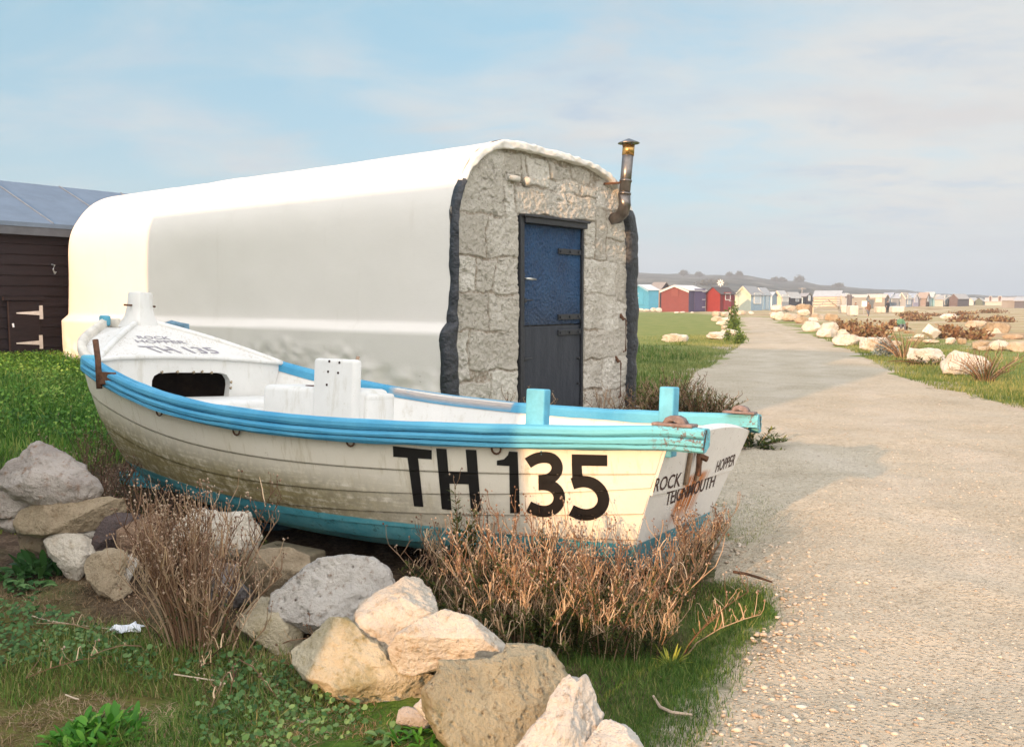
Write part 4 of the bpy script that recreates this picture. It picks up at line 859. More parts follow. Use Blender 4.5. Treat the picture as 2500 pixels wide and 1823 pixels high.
poly((1237, 517), (1433, 521), (1433, 583), (1237, 580)); poly((1237, 570), (1291, 575), (1297, 655), (1240, 665))
quads_from([(1240, 680), (1290, 668), (1350, 678), (1398, 720), (1412, 775), (1388, 825), (1335, 850), (1280, 846), (1234, 826)], 32)
def z3(x, y): return 850 + x / 2.266, 880 + y / 2.266
def drape(pxpolys, bvh, name, mat, lift=.0016, step=5.0, parent=None):
    s = MB()
    for Q in pxpolys:
        bm = bmesh.new(); f = bm.faces.new([bm.verts.new((x, y, 0)) for x, y in Q]); 
        if len(Q) > 4: bmesh.ops.triangulate(bm, faces=bm.faces[:])
        xs = [q[0] for q in Q]; ys_ = [q[1] for q in Q]
        for ax, lo_, hi_, st in ((0, min(xs), max(xs), step * 3), (1, min(ys_), max(ys_), step)):
            c_ = lo_ + st
            while c_ < hi_:
                bmesh.ops.bisect_plane(bm, geom=bm.verts[:] + bm.edges[:] + bm.faces[:], plane_co=(c_, 0, 0) if ax == 0 else (0, c_, 0), plane_no=(1, 0, 0) if ax == 0 else (0, 1, 0)); c_ += st
        bm.verts.index_update(); W_ = []; ok = True
        for v in bm.verts:
            r_ = Vector(ray(v.co.x, v.co.y)).normalized(); h = bvh.ray_cast(Vector(CAM), r_)
            if h[0] is None: ok = False; break
            nrm = h[1] if h[1].dot(r_) < 0 else -h[1]; W_.append(np.array(h[0] + nrm * lift - r_ * lift))
        if ok: s.add(W_, [[v.index for v in f.verts] for f in bm.faces])
        bm.free()
    return part(parent or hull, name, s, mat)
drape([[z3(x, y) for x, y in Q] for Q in quads], near_bvh, 'registration_lettering', ink.m, step=3.0)
# lettering set in a plane from its own corners
def text_mesh(txt):
    cu_ = bpy.data.curves.new('t', 'FONT'); cu_.body = txt; cu_.resolution_u = 3; cu_.offset = .012; ob = bpy.data.objects.new('t', cu_); col.objects.link(ob)
    dg = bpy.context.evaluated_depsgraph_get(); me = bpy.data.meshes.new_from_object(ob.evaluated_get(dg))
    Vt = np.array([v.co[:2] for v in me.vertices]); Ft = [tuple(p.vertices) for p in me.polygons]
    bpy.data.objects.remove(ob); bpy.data.meshes.remove(me); bpy.data.curves.remove(cu_)
    Vt -= Vt.min(0); Vt /= Vt.max(0); return Vt, Ft
def place_text(txt, c4, fn, parent, name, mat, bold=0.0):
    """c4: lower-left, lower-right, upper-right, upper-left in the photograph; fn maps such a point to the surface"""
    Vt, Ft = text_mesh(txt); c4 = np.array(c4, float)
    def P(x, y): return (c4[0] * (1 - x) + c4[1] * x) * (1 - y) + (c4[3] * (1 - x) + c4[2] * x) * y
    s = MB(); s.add([fn(*P(x, y)) for x, y in Vt], Ft); return part(parent, name, s, mat)
brn = flat('brown_black_letters', (.045, .02, .018), .6, .3, 40, 0)
ft = lambda u, v: on_transom(u, v, .0155); fl_ = lambda u, v: on_transom(u, v, .0065)
place_text('ROCK', [q6(312, 997), q6(528, 948), q6(552, 832), q6(340, 882)], ft, tr_up, 'name_lettering', brn)
place_text('HOPPER', [q6(812, 838), q6(962, 778), q6(988, 682), q6(836, 742)], ft, tr_up, 'name_lettering', brn)
place_text('TEIGNMOUTH', [q6(412, 1108), q6(800, 952), q6(826, 848), q6(430, 990)], fl_, tr_lo, 'port_lettering', brn)
fade = flat('faded_grey_letters', (.30, .28, .31), .8, .25, 60, 0)
def dz4(x, y): return 180 + x / 4.406, 700 + y / 4.406
def on_deck(u, v):
    r_ = Vector(ray(u, v)).normalized(); h = deck_bvh.ray_cast(Vector(CAM), r_); return np.array(h[0]) + ZB * .003 if h[0] is not None else at(u, v, 6)
place_text('ROCK', [dz4(700, 560), dz4(1050, 572), dz4(1020, 538), dz4(668, 530)], on_deck, dk, 'deck_lettering', fade)
place_text('HOPPER', [dz4(690, 604), dz4(1225, 616), dz4(1180, 585), dz4(650, 572)], on_deck, dk, 'deck_lettering', fade)
place_text('TH 135', [dz4(880, 712), dz4(1590, 722), dz4(1470, 656), dz4(680, 638)], on_deck, dk, 'deck_lettering', fade)
# bucket lying in the boat
bk = thing('bucket', tuple(bw(1.75, .30, .27)), 'red rimmed white bucket lying inside the boat', 'bucket')
s = MB(); kb = boat_at(915, 1012, .22); k0 = bw(kb[0] + .0, .22, kb[2] - .13); s.tube([k0, k0 + ZB * .13], [.085, .10], 18, cap=False); s.tube([k0 + ZB * .0, k0 + ZB * .004], .085, 18); s.tube([k0 - ZB * .24, k0], [.07, .085], 18); part(bk, 'body', s, cream.m, True)
s = MB(); s.tube([k0 + ZB * .085, k0 + ZB * .135], [.104, .106], 18, cap=False); part(bk, 'rim', s, flat('red_plastic', (.50, .06, .04), .4, .15), True)
s = MB(); s.tube([k0 + ZB * .13 + .105 * (TB * math.cos(a) + BBv * math.sin(a)) - ZB * .10 * math.sin(a * .5) for a in np.linspace(0, math.pi, 14)], .004, 5); part(bk, 'handle', s, rusty)
# timbers the boat sits on
tw = flat('old_timber', (.26, .22, .15), .9, .35, 12, .5, 60)
def timber(p, ang, L_, W_, H_, label):
    t_ = thing('timber_block', tuple(p), label, 'timber'); a = np.array([math.cos(ang), math.sin(ang), 0]); b_ = np.array([-math.sin(ang), math.cos(ang), 0])
    s = MB(); s.bbox(np.array(p) - a * L_ / 2 - b_ * W_ / 2, a * L_, b_ * W_, np.array([0, 0, H_]), .012); part(t_, 'baulk', s, tw)
g0 = ground(735, 1372, -.03); timber((g0[0] - .06, g0[1] + .08, -.07), -.55, .34, .12, .09, 'pale timber baulk under the boat between the stones')
# ------------------------------------------------------------------ stones
def ico(n):
    bm = bmesh.new(); bmesh.ops.create_icosphere(bm, subdivisions=n, radius=1); bm.verts.index_update()
    V = np.array([v.co[:] for v in bm.verts]); Fc = np.array([[v.index for v in f.verts] for f in bm.faces]); bm.free(); return V, Fc
ICO = {n: ico(n) for n in (2, 3, 4, 5, 6)}
def rock(poly_px, y, thick, mat, label, seed, sub=5, rough=1.0, facets=5, group=None, cat='stone', name='stone', box=.55, grow=1.05):
    """a stone: its outline as seen, at distance y, given a real depth, flat facets and a broken surface"""
    P = np.array(poly_px, float); c = np.array([(P[:, 0].min() + P[:, 0].max()) / 2, (P[:, 1].min() + P[:, 1].max()) / 2])
    area = 0; cx = cy = 0
    for i in range(len(P)):
        a, b = P[i], P[(i + 1) % len(P)]; k = a[0] * b[1] - b[0] * a[1]; area += k; cx += (a[0] + b[0]) * k; cy += (a[1] + b[1]) * k
    c = np.array([cx, cy]) / (3 * area) if abs(area) > 1e-6 else c
    Q = []
    for i in range(len(P)):
        a, b = P[i], P[(i + 1) % len(P)]
        for t in np.linspace(0, 1, 14, endpoint=False): Q.append(a + (b - a) * t - c)
    Q = np.array(Q); an = np.arctan2(Q[:, 1], Q[:, 0]); rd = np.hypot(Q[:, 0], Q[:, 1]); o = np.argsort(an); an, rd = an[o], rd[o]
    an = np.concatenate([an - 2 * math.pi, an, an + 2 * math.pi]); rd = np.concatenate([rd] * 3)
    V, Fc = ICO[sub]; th = np.arctan2(V[:, 2], V[:, 0]); pl = np.hypot(V[:, 0], V[:, 2]); wv = V[:, 1]
    r = np.interp(-th, an, rd)
    sx = np.sign(pl) * pl ** box; sw = np.sign(wv) * np.abs(wv) ** .8
    du = r * sx * np.cos(th); dv = -r * sx * np.sin(th)
    C0 = at(c[0], c[1], y); vd = ray(c[0], c[1]); vd = vd / np.linalg.norm(vd)
    right = np.array([1., 0, 0]); upv = np.cross(right, vd); upv /= np.linalg.norm(upv); k = np.linalg.norm(C0 - CAM) / math.sqrt(F_ ** 2 + (c[0] - CX) ** 2 + (c[1] - CY) ** 2)
    dia = k * 2 * np.median(rd); D = dia * .5 * thick
    X = np.stack([du * k, sw * D, -dv * k], -1)              # local: right, away, up
    rg = np.random.default_rng(seed); lo0, hi0 = X.min(0), X.max(0)
    for f in range(facets):
        n = rg.normal(size=3); n[1] = -abs(n[1]) - .8 if f % 3 else abs(n[1]) + .5; n[2] += .3; n /= np.linalg.norm(n)
        s_ = X @ n; d = np.quantile(s_, .995) * rg.uniform(.60, .86); X = X - np.maximum(s_ - d, 0)[:, None] * n * .95
    lo1, hi1 = X.min(0), X.max(0); X = (X - lo1) / (hi1 - lo1) * (hi0 - lo0) + lo0; X[:, 0] *= grow; X[:, 2] *= grow; X[:, 1] *= ((hi1 - lo1) / (hi0 - lo0))[1]
    pitd = 1.0 if mat in (RM['pitted'], RM['conglomerate'], RM['olive']) else .25
    nr_ = X / (np.linalg.norm(X, axis=1, keepdims=True) + 1e-9)
    q = X / dia; s0 = seed * 3.7
    X = X + nr_ * (dia * rough * (.040 * fbm(q * 3.0 + s0, 3, seed) + .030 * (.5 - np.abs(fbm(q * 6.5 + s0, 4, seed + 5))) + .016 * (.45 - np.abs(fbm(q * 17 + s0, 4, seed + 9))) + .006 * fbm(q * 48 + s0, 3, seed + 12) - pitd * .022 * sstep(.35, .7, fbm(q * 15 + s0, 2, seed + 15))))[:, None]
    Wd = C0 + X[:, :1] * right + X[:, 1:2] * vd + X[:, 2:] * upv
    return tag(mesh(name, Wd, Fc.astype(np.int32), mat, None, loc=(C0[0], C0[1], float(Wd[:, 2].min())), smooth=True), label, cat, group)
def zA(l): return [(x / 4.406, 1060 + y / 4.406) for x, y in l]
def zB(l): return [(450 + x / 4.406, 1230 + y / 4.406) for x, y in l]
def zC(l): return [(550 + x / 2.385, 1250 + y / 2.385) for x, y in l]
GW = 'stones of the low dry wall before the boat'
R_SPEC = [
 (zA([(-40, 360), (0, 340), (110, 260), (300, 150), (440, 135), (560, 200), (760, 310), (880, 345), (890, 400), (1010, 480), (1070, 590), (1010, 670), (850, 750), (600, 765), (450, 740), (330, 685), (240, 680), (100, 580), (0, 500), (-60, 430)]), 4.12, .9, 'grey', 'large grey boulder topping the wall at its left end, below the grass', 1.0, 6),
 (zA([(-160, 600), (-60, 545), (0, 530), (120, 600), (240, 670), (340, 690), (410, 730), (350, 790), (200, 890), (0, 905), (-120, 900)]), 4.10, .9, 'grey', 'dark grey stone at the left frame edge under the topmost boulder', 1.0, 5),
 (zA([(-140, 930), (0, 915), (190, 905), (215, 960), (160, 1050), (60, 1030), (0, 1000), (-120, 1010)]), 4.06, .9, 'grey', 'small flat grey stone at the left frame edge beside the long brown stone', 1.0, 5),
 (zA([(205, 930), (260, 830), (400, 760), (700, 760), (860, 740), (1000, 700), (1150, 690), (1270, 730), (1315, 790), (1290, 850), (1180, 890), (1050, 1000), (850, 1050), (600, 1070), (480, 1085), (400, 1060), (250, 1030), (210, 990)]), 4.02, .9, 'tan', 'long low brown stone lying beneath the large grey boulder', .8, 5),
 (zA([(200, 1070), (500, 1070), (560, 1150), (450, 1280), (240, 1250)]), 4.10, .8, 'tan', 'half hidden brown stone behind the dark leafed dock', 1.0, 4),
 (zA([(495, 1170), (540, 1095), (700, 1070), (850, 1090), (990, 1180), (1015, 1270), (940, 1330), (905, 1480), (850, 1570), (780, 1540), (700, 1440), (560, 1300)]), 3.92, .9, 'pale', 'pale wedge shaped stone beside the dark leafed dock', .9, 5),
 (zA([(850, 1075), (1050, 1040), (1080, 1100), (1010, 1180), (900, 1110)]), 3.98, .8, 'white', 'small white stone squeezed under the end of the long brown stone', 1.0, 4),
 (zA([(1060, 1000), (1130, 905), (1250, 860), (1380, 865), (1510, 890), (1500, 1000), (1330, 1070), (1300, 1180), (1180, 1270), (1005, 1230), (1030, 1110)]), 3.95, .9, 'dark', 'dark purplish stone behind the dry shrub', .9, 5),
 (zA([(1290, 1080), (1450, 990), (1560, 960), (1700, 880), (1780, 1000), (1810, 1150), (1790, 1310), (1600, 1420), (1400, 1330), (1300, 1240)]), 3.84, .9, 'red', 'reddish grainy stone behind the dry shrub', .9, 5),
 (zA([(935, 1360), (1010, 1290), (1180, 1250), (1330, 1270), (1340, 1400), (1320, 1500), (1420, 1660), (1260, 1770), (1090, 1690), (980, 1550), (925, 1440)]), 3.66, .9, 'tan', 'brown stone at the foot of the wall left of the dry shrub', .9, 5),
 (zA([(1310, 1350), (1400, 1310), (1470, 1380), (1430, 1510), (1370, 1620), (1300, 1510)]), 3.70, .8, 'white', 'white upright stone sliver among the dry shrub stems', .9, 4),
 (zB([(-40, 260), (50, 165), (130, 105), (350, 112), (520, 118), (645, 130), (675, 190), (755, 270), (785, 350), (720, 525), (640, 555), (420, 550), (250, 605), (60, 600), (-60, 530), (-90, 380)]), 3.74, .9, 'pale', 'pale broken boulder under the middle of the blue keel', 1.1, 6),
 (zB([(635, 570), (720, 535), (900, 498), (1180, 498), (1305, 535), (1315, 640), (1310, 745), (1200, 880), (1070, 980), (1025, 1095), (930, 1085), (880, 1000), (790, 900), (700, 850), (615, 700)]), 3.46, .9, 'tan', 'square tan block beside the timber baulk', .6, 5),
 (zB([(290, 640), (480, 670), (600, 690), (650, 790), (720, 830), (790, 970), (700, 1050), (450, 1110), (340, 1090), (280, 900)]), 3.52, .9, 'conglomerate', 'dark stone studded with white pebbles right of the dry shrub', 1.2, 5),
 (zB([(585, 1120), (700, 1065), (880, 1030), (1010, 1085), (1130, 1160), (1290, 1280), (1250, 1400), (1230, 1600), (1210, 1700), (1050, 1600), (800, 1400), (630, 1260)]), 3.12, .9, 'yellow', 'yellowish slab leaning below the white pitted boulder', .7, 5),
 (zB([(1015, 1000), (1060, 950), (1190, 910), (1320, 790), (1400, 700), (1520, 630), (1750, 602), (2000, 628), (2130, 740), (2200, 870), (2205, 950), (2080, 1040), (1960, 1110), (1850, 1250), (1700, 1315), (1500, 1315), (1320, 1265), (1200, 1215), (1090, 1125), (1010, 1060)]), 3.18, 1.0, 'pitted', 'large rounded white boulder full of rusty pits', 1.0, 6),
 (zC([(755, 690), (770, 620), (820, 500), (900, 470), (990, 438), (1030, 402), (1130, 402), (1172, 450), (1205, 530), (1225, 600), (1150, 670), (1030, 745), (1005, 880), (940, 890), (880, 800), (795, 725)]), 2.86, .8, 'pale', 'upright cream stone standing on the wall between two larger boulders', .9, 6),
 (zC([(985, 795), (1030, 715), (1170, 635), (1280, 588), (1400, 628), (1530, 718), (1600, 785), (1625, 830), (1600, 893), (1540, 908), (1350, 888), (1230, 893), (1130, 918), (1060, 913), (1005, 865)]), 2.68, 1.0, 'pale', 'smooth cream slab capping the wall above the big square block', .7, 6),
 (zC([(410, 710), (480, 660), (560, 665), (720, 675), (850, 775), (885, 785), (945, 870), (1010, 870), (1110, 925), (1190, 960), (1105, 1065), (1060, 1125), (930, 1155), (790, 1135), (735, 1085), (655, 1055), (615, 1005), (520, 965), (450, 885), (425, 800)]), 2.76, .9, 'yellow', 'broad cream and ochre boulder at the foot of the wall', .8, 6),
 (zC([(1175, 1040), (1255, 950), (1258, 885), (1540, 880), (1620, 845), (1630, 800), (1880, 812), (1912, 890), (1975, 985), (1962, 1045), (1835, 1155), (1725, 1305), (1690, 1420), (1640, 1500), (1370, 1430), (1270, 1290), (1205, 1185)]), 2.46, 1.1, 'olive', 'big square olive grey block with a shaded right face', .7, 6),
 (zC([(1060, 960), (1150, 890), (1260, 870), (1260, 960), (1190, 1060), (1090, 1120), (1050, 1060)]), 2.72, .8, 'olive', 'shadowed brown stone in the gap behind the square block', .9, 4),
 (zC([(1098, 1098), (1160, 1086), (1255, 1190), (1245, 1235), (1180, 1195)]), 2.44, .5, 'white', 'thin white stone splinter leaning on the square block', .9, 4),
 (zC([(1003, 1180), (1060, 1138), (1150, 1150), (1208, 1210), (1180, 1255), (1030, 1225)]), 2.50, .9, 'grey', 'small pinkish stone on the ground before the square block', .8, 4),
 (zC([(1690, 1380), (1780, 1270), (1870, 1178), (1882, 1130), (1962, 1005), (2002, 990), (2050, 1030), (2092, 1000), (2122, 1060), (2162, 1130), (2193, 1190), (2182, 1245), (2110, 1330), (2100, 1440), (1900, 1520), (1690, 1470)]), 2.26, .9, 'white', 'white peaked stone at the bottom edge of the picture', 1.1, 6),
 ([(1422, 1812), (1437, 1792), (1469, 1770), (1496, 1762), (1528, 1774), (1558, 1803), (1572, 1830), (1566, 1875), (1500, 1900), (1425, 1870)], 2.20, .9, 'white', 'rounded white stone at the bottom edge right of the peaked one', .9, 5),
 (zC([(385, 1272), (418, 1210), (480, 1200), (497, 1250), (480, 1292), (400, 1295)]), 2.55, .9, 'white', 'small white stone lying in the round leafed weeds', .6, 4),
 (zC([(213, 1052), (258, 1008), (312, 1018), (325, 1062), (270, 1088), (225, 1078)]), 2.95, .7, 'red', 'flat orange brown stone lying in the weeds', .5, 4),
 ([(112, 1551), (120, 1544), (136, 1545), (142, 1553), (134, 1561), (116, 1561)], 3.25, .9, 'pale', 'small cream pebble on the bare soil at the left', .6, 3),
]
for i, (pp, y, tk, mt, lb, rgh, sub) in enumerate(R_SPEC):
    rock(pp, y, tk, RM[mt], lb, 100 + i, min(6, sub + 1), rgh, 9 if mt in ('tan', 'yellow', 'olive', 'dark', 'red') else 5, GW if i < 25 else None, grow=1.11 if i < 19 else 1.05)
# stones along the path and out on the heath
def zE(x, y): return 1500 + x / 2.266, 700 + y / 2.266
def blob(x0, y0, x1, y1, seed, ang=False):
    rg = np.random.default_rng(seed); n = 14; P = []
    for i in range(n):
        a = 2 * math.pi * i / n; k = 1 / max(abs(math.cos(a)) ** 2.6 + abs(math.sin(a)) ** 2.6, .3) ** (1 / 2.6) * rg.uniform(.86, 1.06)
        P.append(zE((x0 + x1) / 2 + (x1 - x0) / 2 * k * math.cos(a), (y0 + y1) / 2 + (y1 - y0) / 2 * k * math.sin(a)))
    return P
def far_rock(b, mat, label, seed, sub=4, group=None, thick=1.1, pts=None, rough=1.4):
    P = pts or blob(*b, seed); vb = zE(0, b[3])[1]; y = 1.25 * F_ / (vb - HZ - .0)
    hgt_m = (b[3] - b[1]) / 2.266 / F_ * y
    return rock(P, y * 1.005 + hgt_m * .5, thick, RM[mat], label, seed, min(5, sub + 1), rough, 9, group)
GP = 'boulders edging the right side of the path'
far_rock((1818, 358, 2062, 484), 'white', 'largest weathered boulder in the grass right of the path', 300, 5, GP, 1.0, [zE(*q) for q in ((1815, 420), (1850, 385), (1895, 360), (1950, 372), (2000, 385), (2050, 392), (2066, 430), (2020, 478), (1900, 484), (1825, 478))], 1.3)
far_rock((1628, 338, 1822, 428), 'white', 'long flat topped boulder left of the largest one', 301, 5, GP, 1.0, [zE(*q) for q in ((1625, 370), (1650, 342), (1790, 350), (1822, 380), (1815, 425), (1740, 420), (1640, 398))])
far_rock((1480, 318, 1570, 376), 'grey', 'low grey boulder behind the bluish shrub by the path', 302, 4, GP)
far_rock((1362, 278, 1530, 352), 'white', 'broad pale boulder below the brown heath bushes', 303, 4, GP)
far_rock((1195, 262, 1364, 326), 'pale', 'cream boulder halfway along the path edge', 304, 4, GP)
far_rock((1120, 232, 1230, 282), 'white', 'white boulder beside the cream one halfway along', 305, 4, GP)
far_rock((1140, 200, 1245, 258), 'pale', 'squarish upper boulder of the stack along the path', 306, 4, GP)
far_rock((1038, 196, 1142, 250), 'pale', 'leaning cream boulder at the bend of the path', 307, 4, GP)
far_rock((1236, 236, 1284, 276), 'pale', 'small cream stone between the boulders and brown bushes', 308, 3, GP)
GQ = 'stones of the low wall by the gate'
for i, b in enumerate([(864, 140, 945, 184), (935, 148, 1010, 190), (995, 168, 1072, 206), (1068, 168, 1130, 204), (1090, 150, 1160, 186), (1160, 148, 1240, 190), (866, 100, 930, 140), (925, 104, 1005, 138), (1000, 96, 1090, 132), (1010, 126, 1082, 160)]):
    far_rock(b, ('pale', 'heathstone', 'tan')[i % 3], 'pale stone of the low rubble wall running to the field gate', 320 + i, 3, GQ)
GL = 'stones edging the left side of the path'
far_rock((262, 264, 410, 306), 'white', 'low white boulder lying alone in the green lawn', 340, 4, GL)
far_rock((512, 250, 625, 290), 'white', 'pointed white slab beside the left edge of the path', 341, 4, GL)
far_rock((585, 236, 684, 272), 'white', 'broad white slab behind the pointed one by the path', 342, 4, GL)
for i, b in enumerate([(590, 214, 640, 238), (560, 190, 630, 212), (535, 164, 600, 192), (590, 168, 650, 194), (540, 136, 592, 166), (588, 140, 640, 166), (634, 122, 664, 156), (672, 132, 702, 156), (690, 130, 730, 154), (742, 136, 772, 152)]):
    far_rock(b, ('heathstone', 'pale')[i % 2], 'pale stone of the row leading from the red huts down to the path', 350 + i, 3, 'stones leading to the red huts')
for i, b in enumerate([(112, 119, 160, 132), (200, 116, 232, 136), (228, 118, 264, 140), (160, 124, 200, 136)]):
    far_rock(b, 'white', 'white stone at the foot of the blue and brown huts', 365 + i, 3, 'stones by the blue hut')
for i, b in enumerate([(330, 138, 362, 146), (362, 137, 392, 145), (420, 138, 440, 146)]):
    far_rock(b, 'white', 'flat white stone along the base of the red and purple hut', 370 + i, 2, 'stones by the red hut')
rgx = np.random.default_rng(77)
for i in range(20):
    f = (i + rgx.uniform(0, .6)) / 20; px_, py_ = np.interp(f, (0, .22, .4, .6, .8, 1), (870, 1000, 1090, 1200, 1330, 1480)), np.interp(f, (0, .22, .4, .6, .8, 1), (160, 185, 215, 258, 302, 344)); sx_ = rgx.uniform(22, 46) * (.7 + .5 * f); sy_ = sx_ * rgx.uniform(.45, .75); px_ += rgx.uniform(-16, 26); py_ += rgx.uniform(-16, 4)
    far_rock((px_ - sx_, py_ - sy_, px_ + sx_, py_ + sy_ * .3), ('heathstone', 'pale', 'tan')[i % 3], 'lesser rubble stone filling the boulder row right of the path', 600 + i, 4, 'rubble between the path boulders', 1.2, None, 1.3)
far_rock((1702, 206, 1808, 292), 'white', 'square quarried block tilted on its edge on the heath', 380, 5, None, 1.0, [zE(*q) for q in ((1702, 256), (1742, 206), (1808, 250), (1772, 292))], .35)
far_rock((1800, 150, 1895, 178), 'white', 'long pale slab lying across the brown heath', 381, 4)
GH = 'pale rocks breaking through the heath'
for i, b in enumerate([(1980, 296, 2090, 345), (2070, 300, 2180, 352), (2170, 306, 2290, 358), (1896, 284, 1950, 318), (1830, 282, 1890, 316), (1940, 188, 2060, 226), (2040, 196, 2190, 262), (2040, 230, 2150, 262), (2140, 262, 2270, 290), (1620, 288, 1700, 304), (1700, 292, 1800, 312), (1520, 300, 1590, 330), (1600, 240, 1660, 262), (1660, 262, 1712, 282), (2000, 330, 2100, 352), (1570, 230, 1612, 246)]):
    far_rock(b, ('tan', 'pale', 'heathstone')[i % 3], 'weathered pale rock breaking through the heath right of the path', 390 + i, 3, GH, 1.4)
rgp = np.random.default_rng(5)
GS = 'loose stones on the gravel'
def peb(u, v, w_, h_, label, seed, mat='pale'):
    P = [(u + w_ / 2 * k * math.cos(a), v + h_ / 2 * k * math.sin(a)) for a, k in ((i * .6283, rgp.uniform(.8, 1.1)) for i in range(10))]
    y = 1.25 * F_ / (v + h_ * .3 - HZ); rock(P, y, 1.0, RM[mat], label, seed, 3, .9, 4, GS)
peb(1867, 1543, 24, 12, 'whitish flat stone on the gravel beside the grass tip', 420, 'white')
peb(1836, 1603, 18, 14, 'cream pebble at the right edge of the short grass', 421)
peb(1925, 1535, 22, 9, 'flat cream stone right of the whitish one', 422)
peb(1905, 1700, 66, 24, 'largest flat slab half sunk in the gravel in the foreground', 423)
peb(1893, 1725, 36, 20, 'sunk round stone below the largest flat slab', 424)
peb(1862, 1757, 24, 20, 'grey stone near the bottom of the gravel', 425, 'white')
peb(2145, 1538, 16, 12, 'single pinkish pebble in the open gravel', 426, 'red')
peb(1775, 1172, 30, 14, 'grey stone on the gravel right of the transom', 427, 'grey')
peb(1775, 1268, 20, 12, 'small grey stone low beside the transom plants', 428, 'grey')
# gravel grains: nobody could count them
V2, F2 = ICO[2]
def pebbles(n, fx, smin, smax, name, label, mat, seed):
    rg = np.random.default_rng(seed); P = fx(rg, n); n = len(P); z = hgt(P[:, 0], P[:, 1]) + .010
    bm = bmesh.new(); bmesh.ops.create_icosphere(bm, subdivisions=1, radius=1); bm.verts.index_update()
    bv = np.array([v.co[:] for v in bm.verts]); bf = np.array([[v.index for v in f.verts] for f in bm.faces]); bm.free()
    sz_ = smin * (smax / smin) ** (rg.random(n) ** 2.6); an = rg.random(n) * 6.28
    sc = np.stack([sz_ * rg.uniform(.8, 1.5, n), sz_ * rg.uniform(.7, 1.1, n), sz_ * rg.uniform(.3, .65, n)], -1)
    jit = 1 + .22 * rg.normal(size=(n, len(bv), 1)); A = bv[None] * jit * sc[:, None]
    ca, sa = np.cos(an)[:, None], np.sin(an)[:, None]
    X = A[..., 0] * ca - A[..., 1] * sa + P[:, None, 0]; Y = A[..., 0] * sa + A[..., 1] * ca + P[:, None, 1]; Z = A[..., 2] + z[:, None] + sc[:, None, 2] * .15
    Fc = (bf[None] + (np.arange(n) * len(bv))[:, None, None]).reshape(-1, 3)
    return tag(mesh(name, np.stack([X, Y, Z], -1), Fc.astype(np.int32), mat, attrs=dict(rnd=np.repeat(rg.random(n), len(bv))), smooth=False), label, 'gravel', kind='stuff')
gm_ = NT('gravel_grains'); gm_.set('Base Color', gm_.ramp(gm_.attr('rnd'), [(0, (.33, .26, .19)), (.5, (.50, .42, .33)), (.85, (.56, .48, .39)), (1, (.66, .59, .51))])); gm_.done(.9, .2)
def on_path(rg, n):
    y = 1.9 * (13 / 1.9) ** (rg.random(n) ** 1.15); f = rg.random(n) * .985 + .015; P = np.stack([xL(y) + (np.minimum(xR(y), xL(y) + 7) - xL(y)) * f, y], -1)
    k = fbm(P * 1.6, 3, 55) + .35 * rg.normal(size=n); return P[k > -.1]
pebbles(20000, on_path, .002, .0085, 'gravel', 'loose pale gravel grains scattered over the path', gm_.m, 61)
def by_edge(rg, n):
    y = 1.9 * (4.6 / 1.9) ** rg.random(n); P = np.stack([xL(y) + np.abs(rg.normal(size=n)) * .25 + .03, y], -1); return P
pebbles(1500, by_edge, .0025, .015, 'gravel_fringe', 'coarser pale chippings along the grass edge', gm_.m, 62)
# ------------------------------------------------------------------ grass and weeds (uncountable)
def blades(name, label, P, h0, h1, wd, mat, seed, lean=.45, cat='grass', segs=2, zoff=0.0):
    rg = np.random.default_rng(seed); n = len(P); z = hgt(P[:, 0], P[:, 1]) + zoff
    h = rg.uniform(h0, h1, n) * (1 + .3 * fbm(P * 2.3, 2, seed)); a = rg.random(n) * 6.283; l = rg.random(n) * lean * h; b = a + rg.normal(size=n) * .6; w_ = wd * rg.uniform(.6, 1.3, n)
    ca, sa = np.cos(a + 1.57) * w_ * .5, np.sin(a + 1.57) * w_ * .5
    base = np.stack([P[:, 0], P[:, 1], z - .01], -1)
    pts = []
    for k in range(segs + 1):
        t = k / segs; c = base + np.stack([np.cos(b) * l * t ** 1.8, np.sin(b) * l * t ** 1.8, (h + .01) * t - .25 * l * t * t], -1)
        if k < segs:
            f = 1 - .45 * t; d = np.stack([ca * f, sa * f, 0 * ca], -1); pts += [c - d, c + d]
        else: pts += [c - np.stack([ca, sa, 0 * ca], -1) * .08, c + np.stack([ca, sa, 0 * ca], -1) * .08]
    V = np.stack(pts, 1).reshape(-1, 3); k = 2 * (segs + 1); o = (np.arange(n) * k)[:, None, None]
    Fb = np.array([[2 * i, 2 * i + 1, 2 * i + 3, 2 * i + 2] for i in range(segs)])[None] + o
    r = np.clip(.5 + .28 * rg.normal(size=n) + .42 * fbm(P * .8, 4, seed + 3), 0, 1)
    return tag(mesh(name, V, Fb.reshape(-1, 4).astype(np.int32), mat, attrs=dict(rnd=np.repeat(r, k))), label, cat, kind='stuff')
def in_poly(rg, n, px, z=0.0, jit=.03):
    Q = np.array([ground(*q, z)[:2] for q in px]); lo, hi = Q.min(0), Q.max(0); P = lo + (hi - lo) * rg.random((n, 2)); ins = np.zeros(n, bool); j = len(Q) - 1
    for i in range(len(Q)):
        a, b = Q[i], Q[j]; c_ = ((a[1] > P[:, 1]) != (b[1] > P[:, 1])) & (P[:, 0] < (b[0] - a[0]) * (P[:, 1] - a[1]) / (b[1] - a[1] + 1e-12) + a[0]); ins ^= c_; j = i
    P = P[ins]; return P + rg.normal(size=P.shape) * jit
lush = leafmat('lush_grass_blade', [(0, (.03, .10, .014)), (.45, (.07, .19, .025)), (.8, (.17, .29, .045)), (1, (.34, .38, .10))])
turf = leafmat('fine_turf_blade', [(0, (.04, .095, .014)), (.5, (.10, .19, .032)), (.8, (.22, .25, .06)), (1, (.40, .32, .15))])
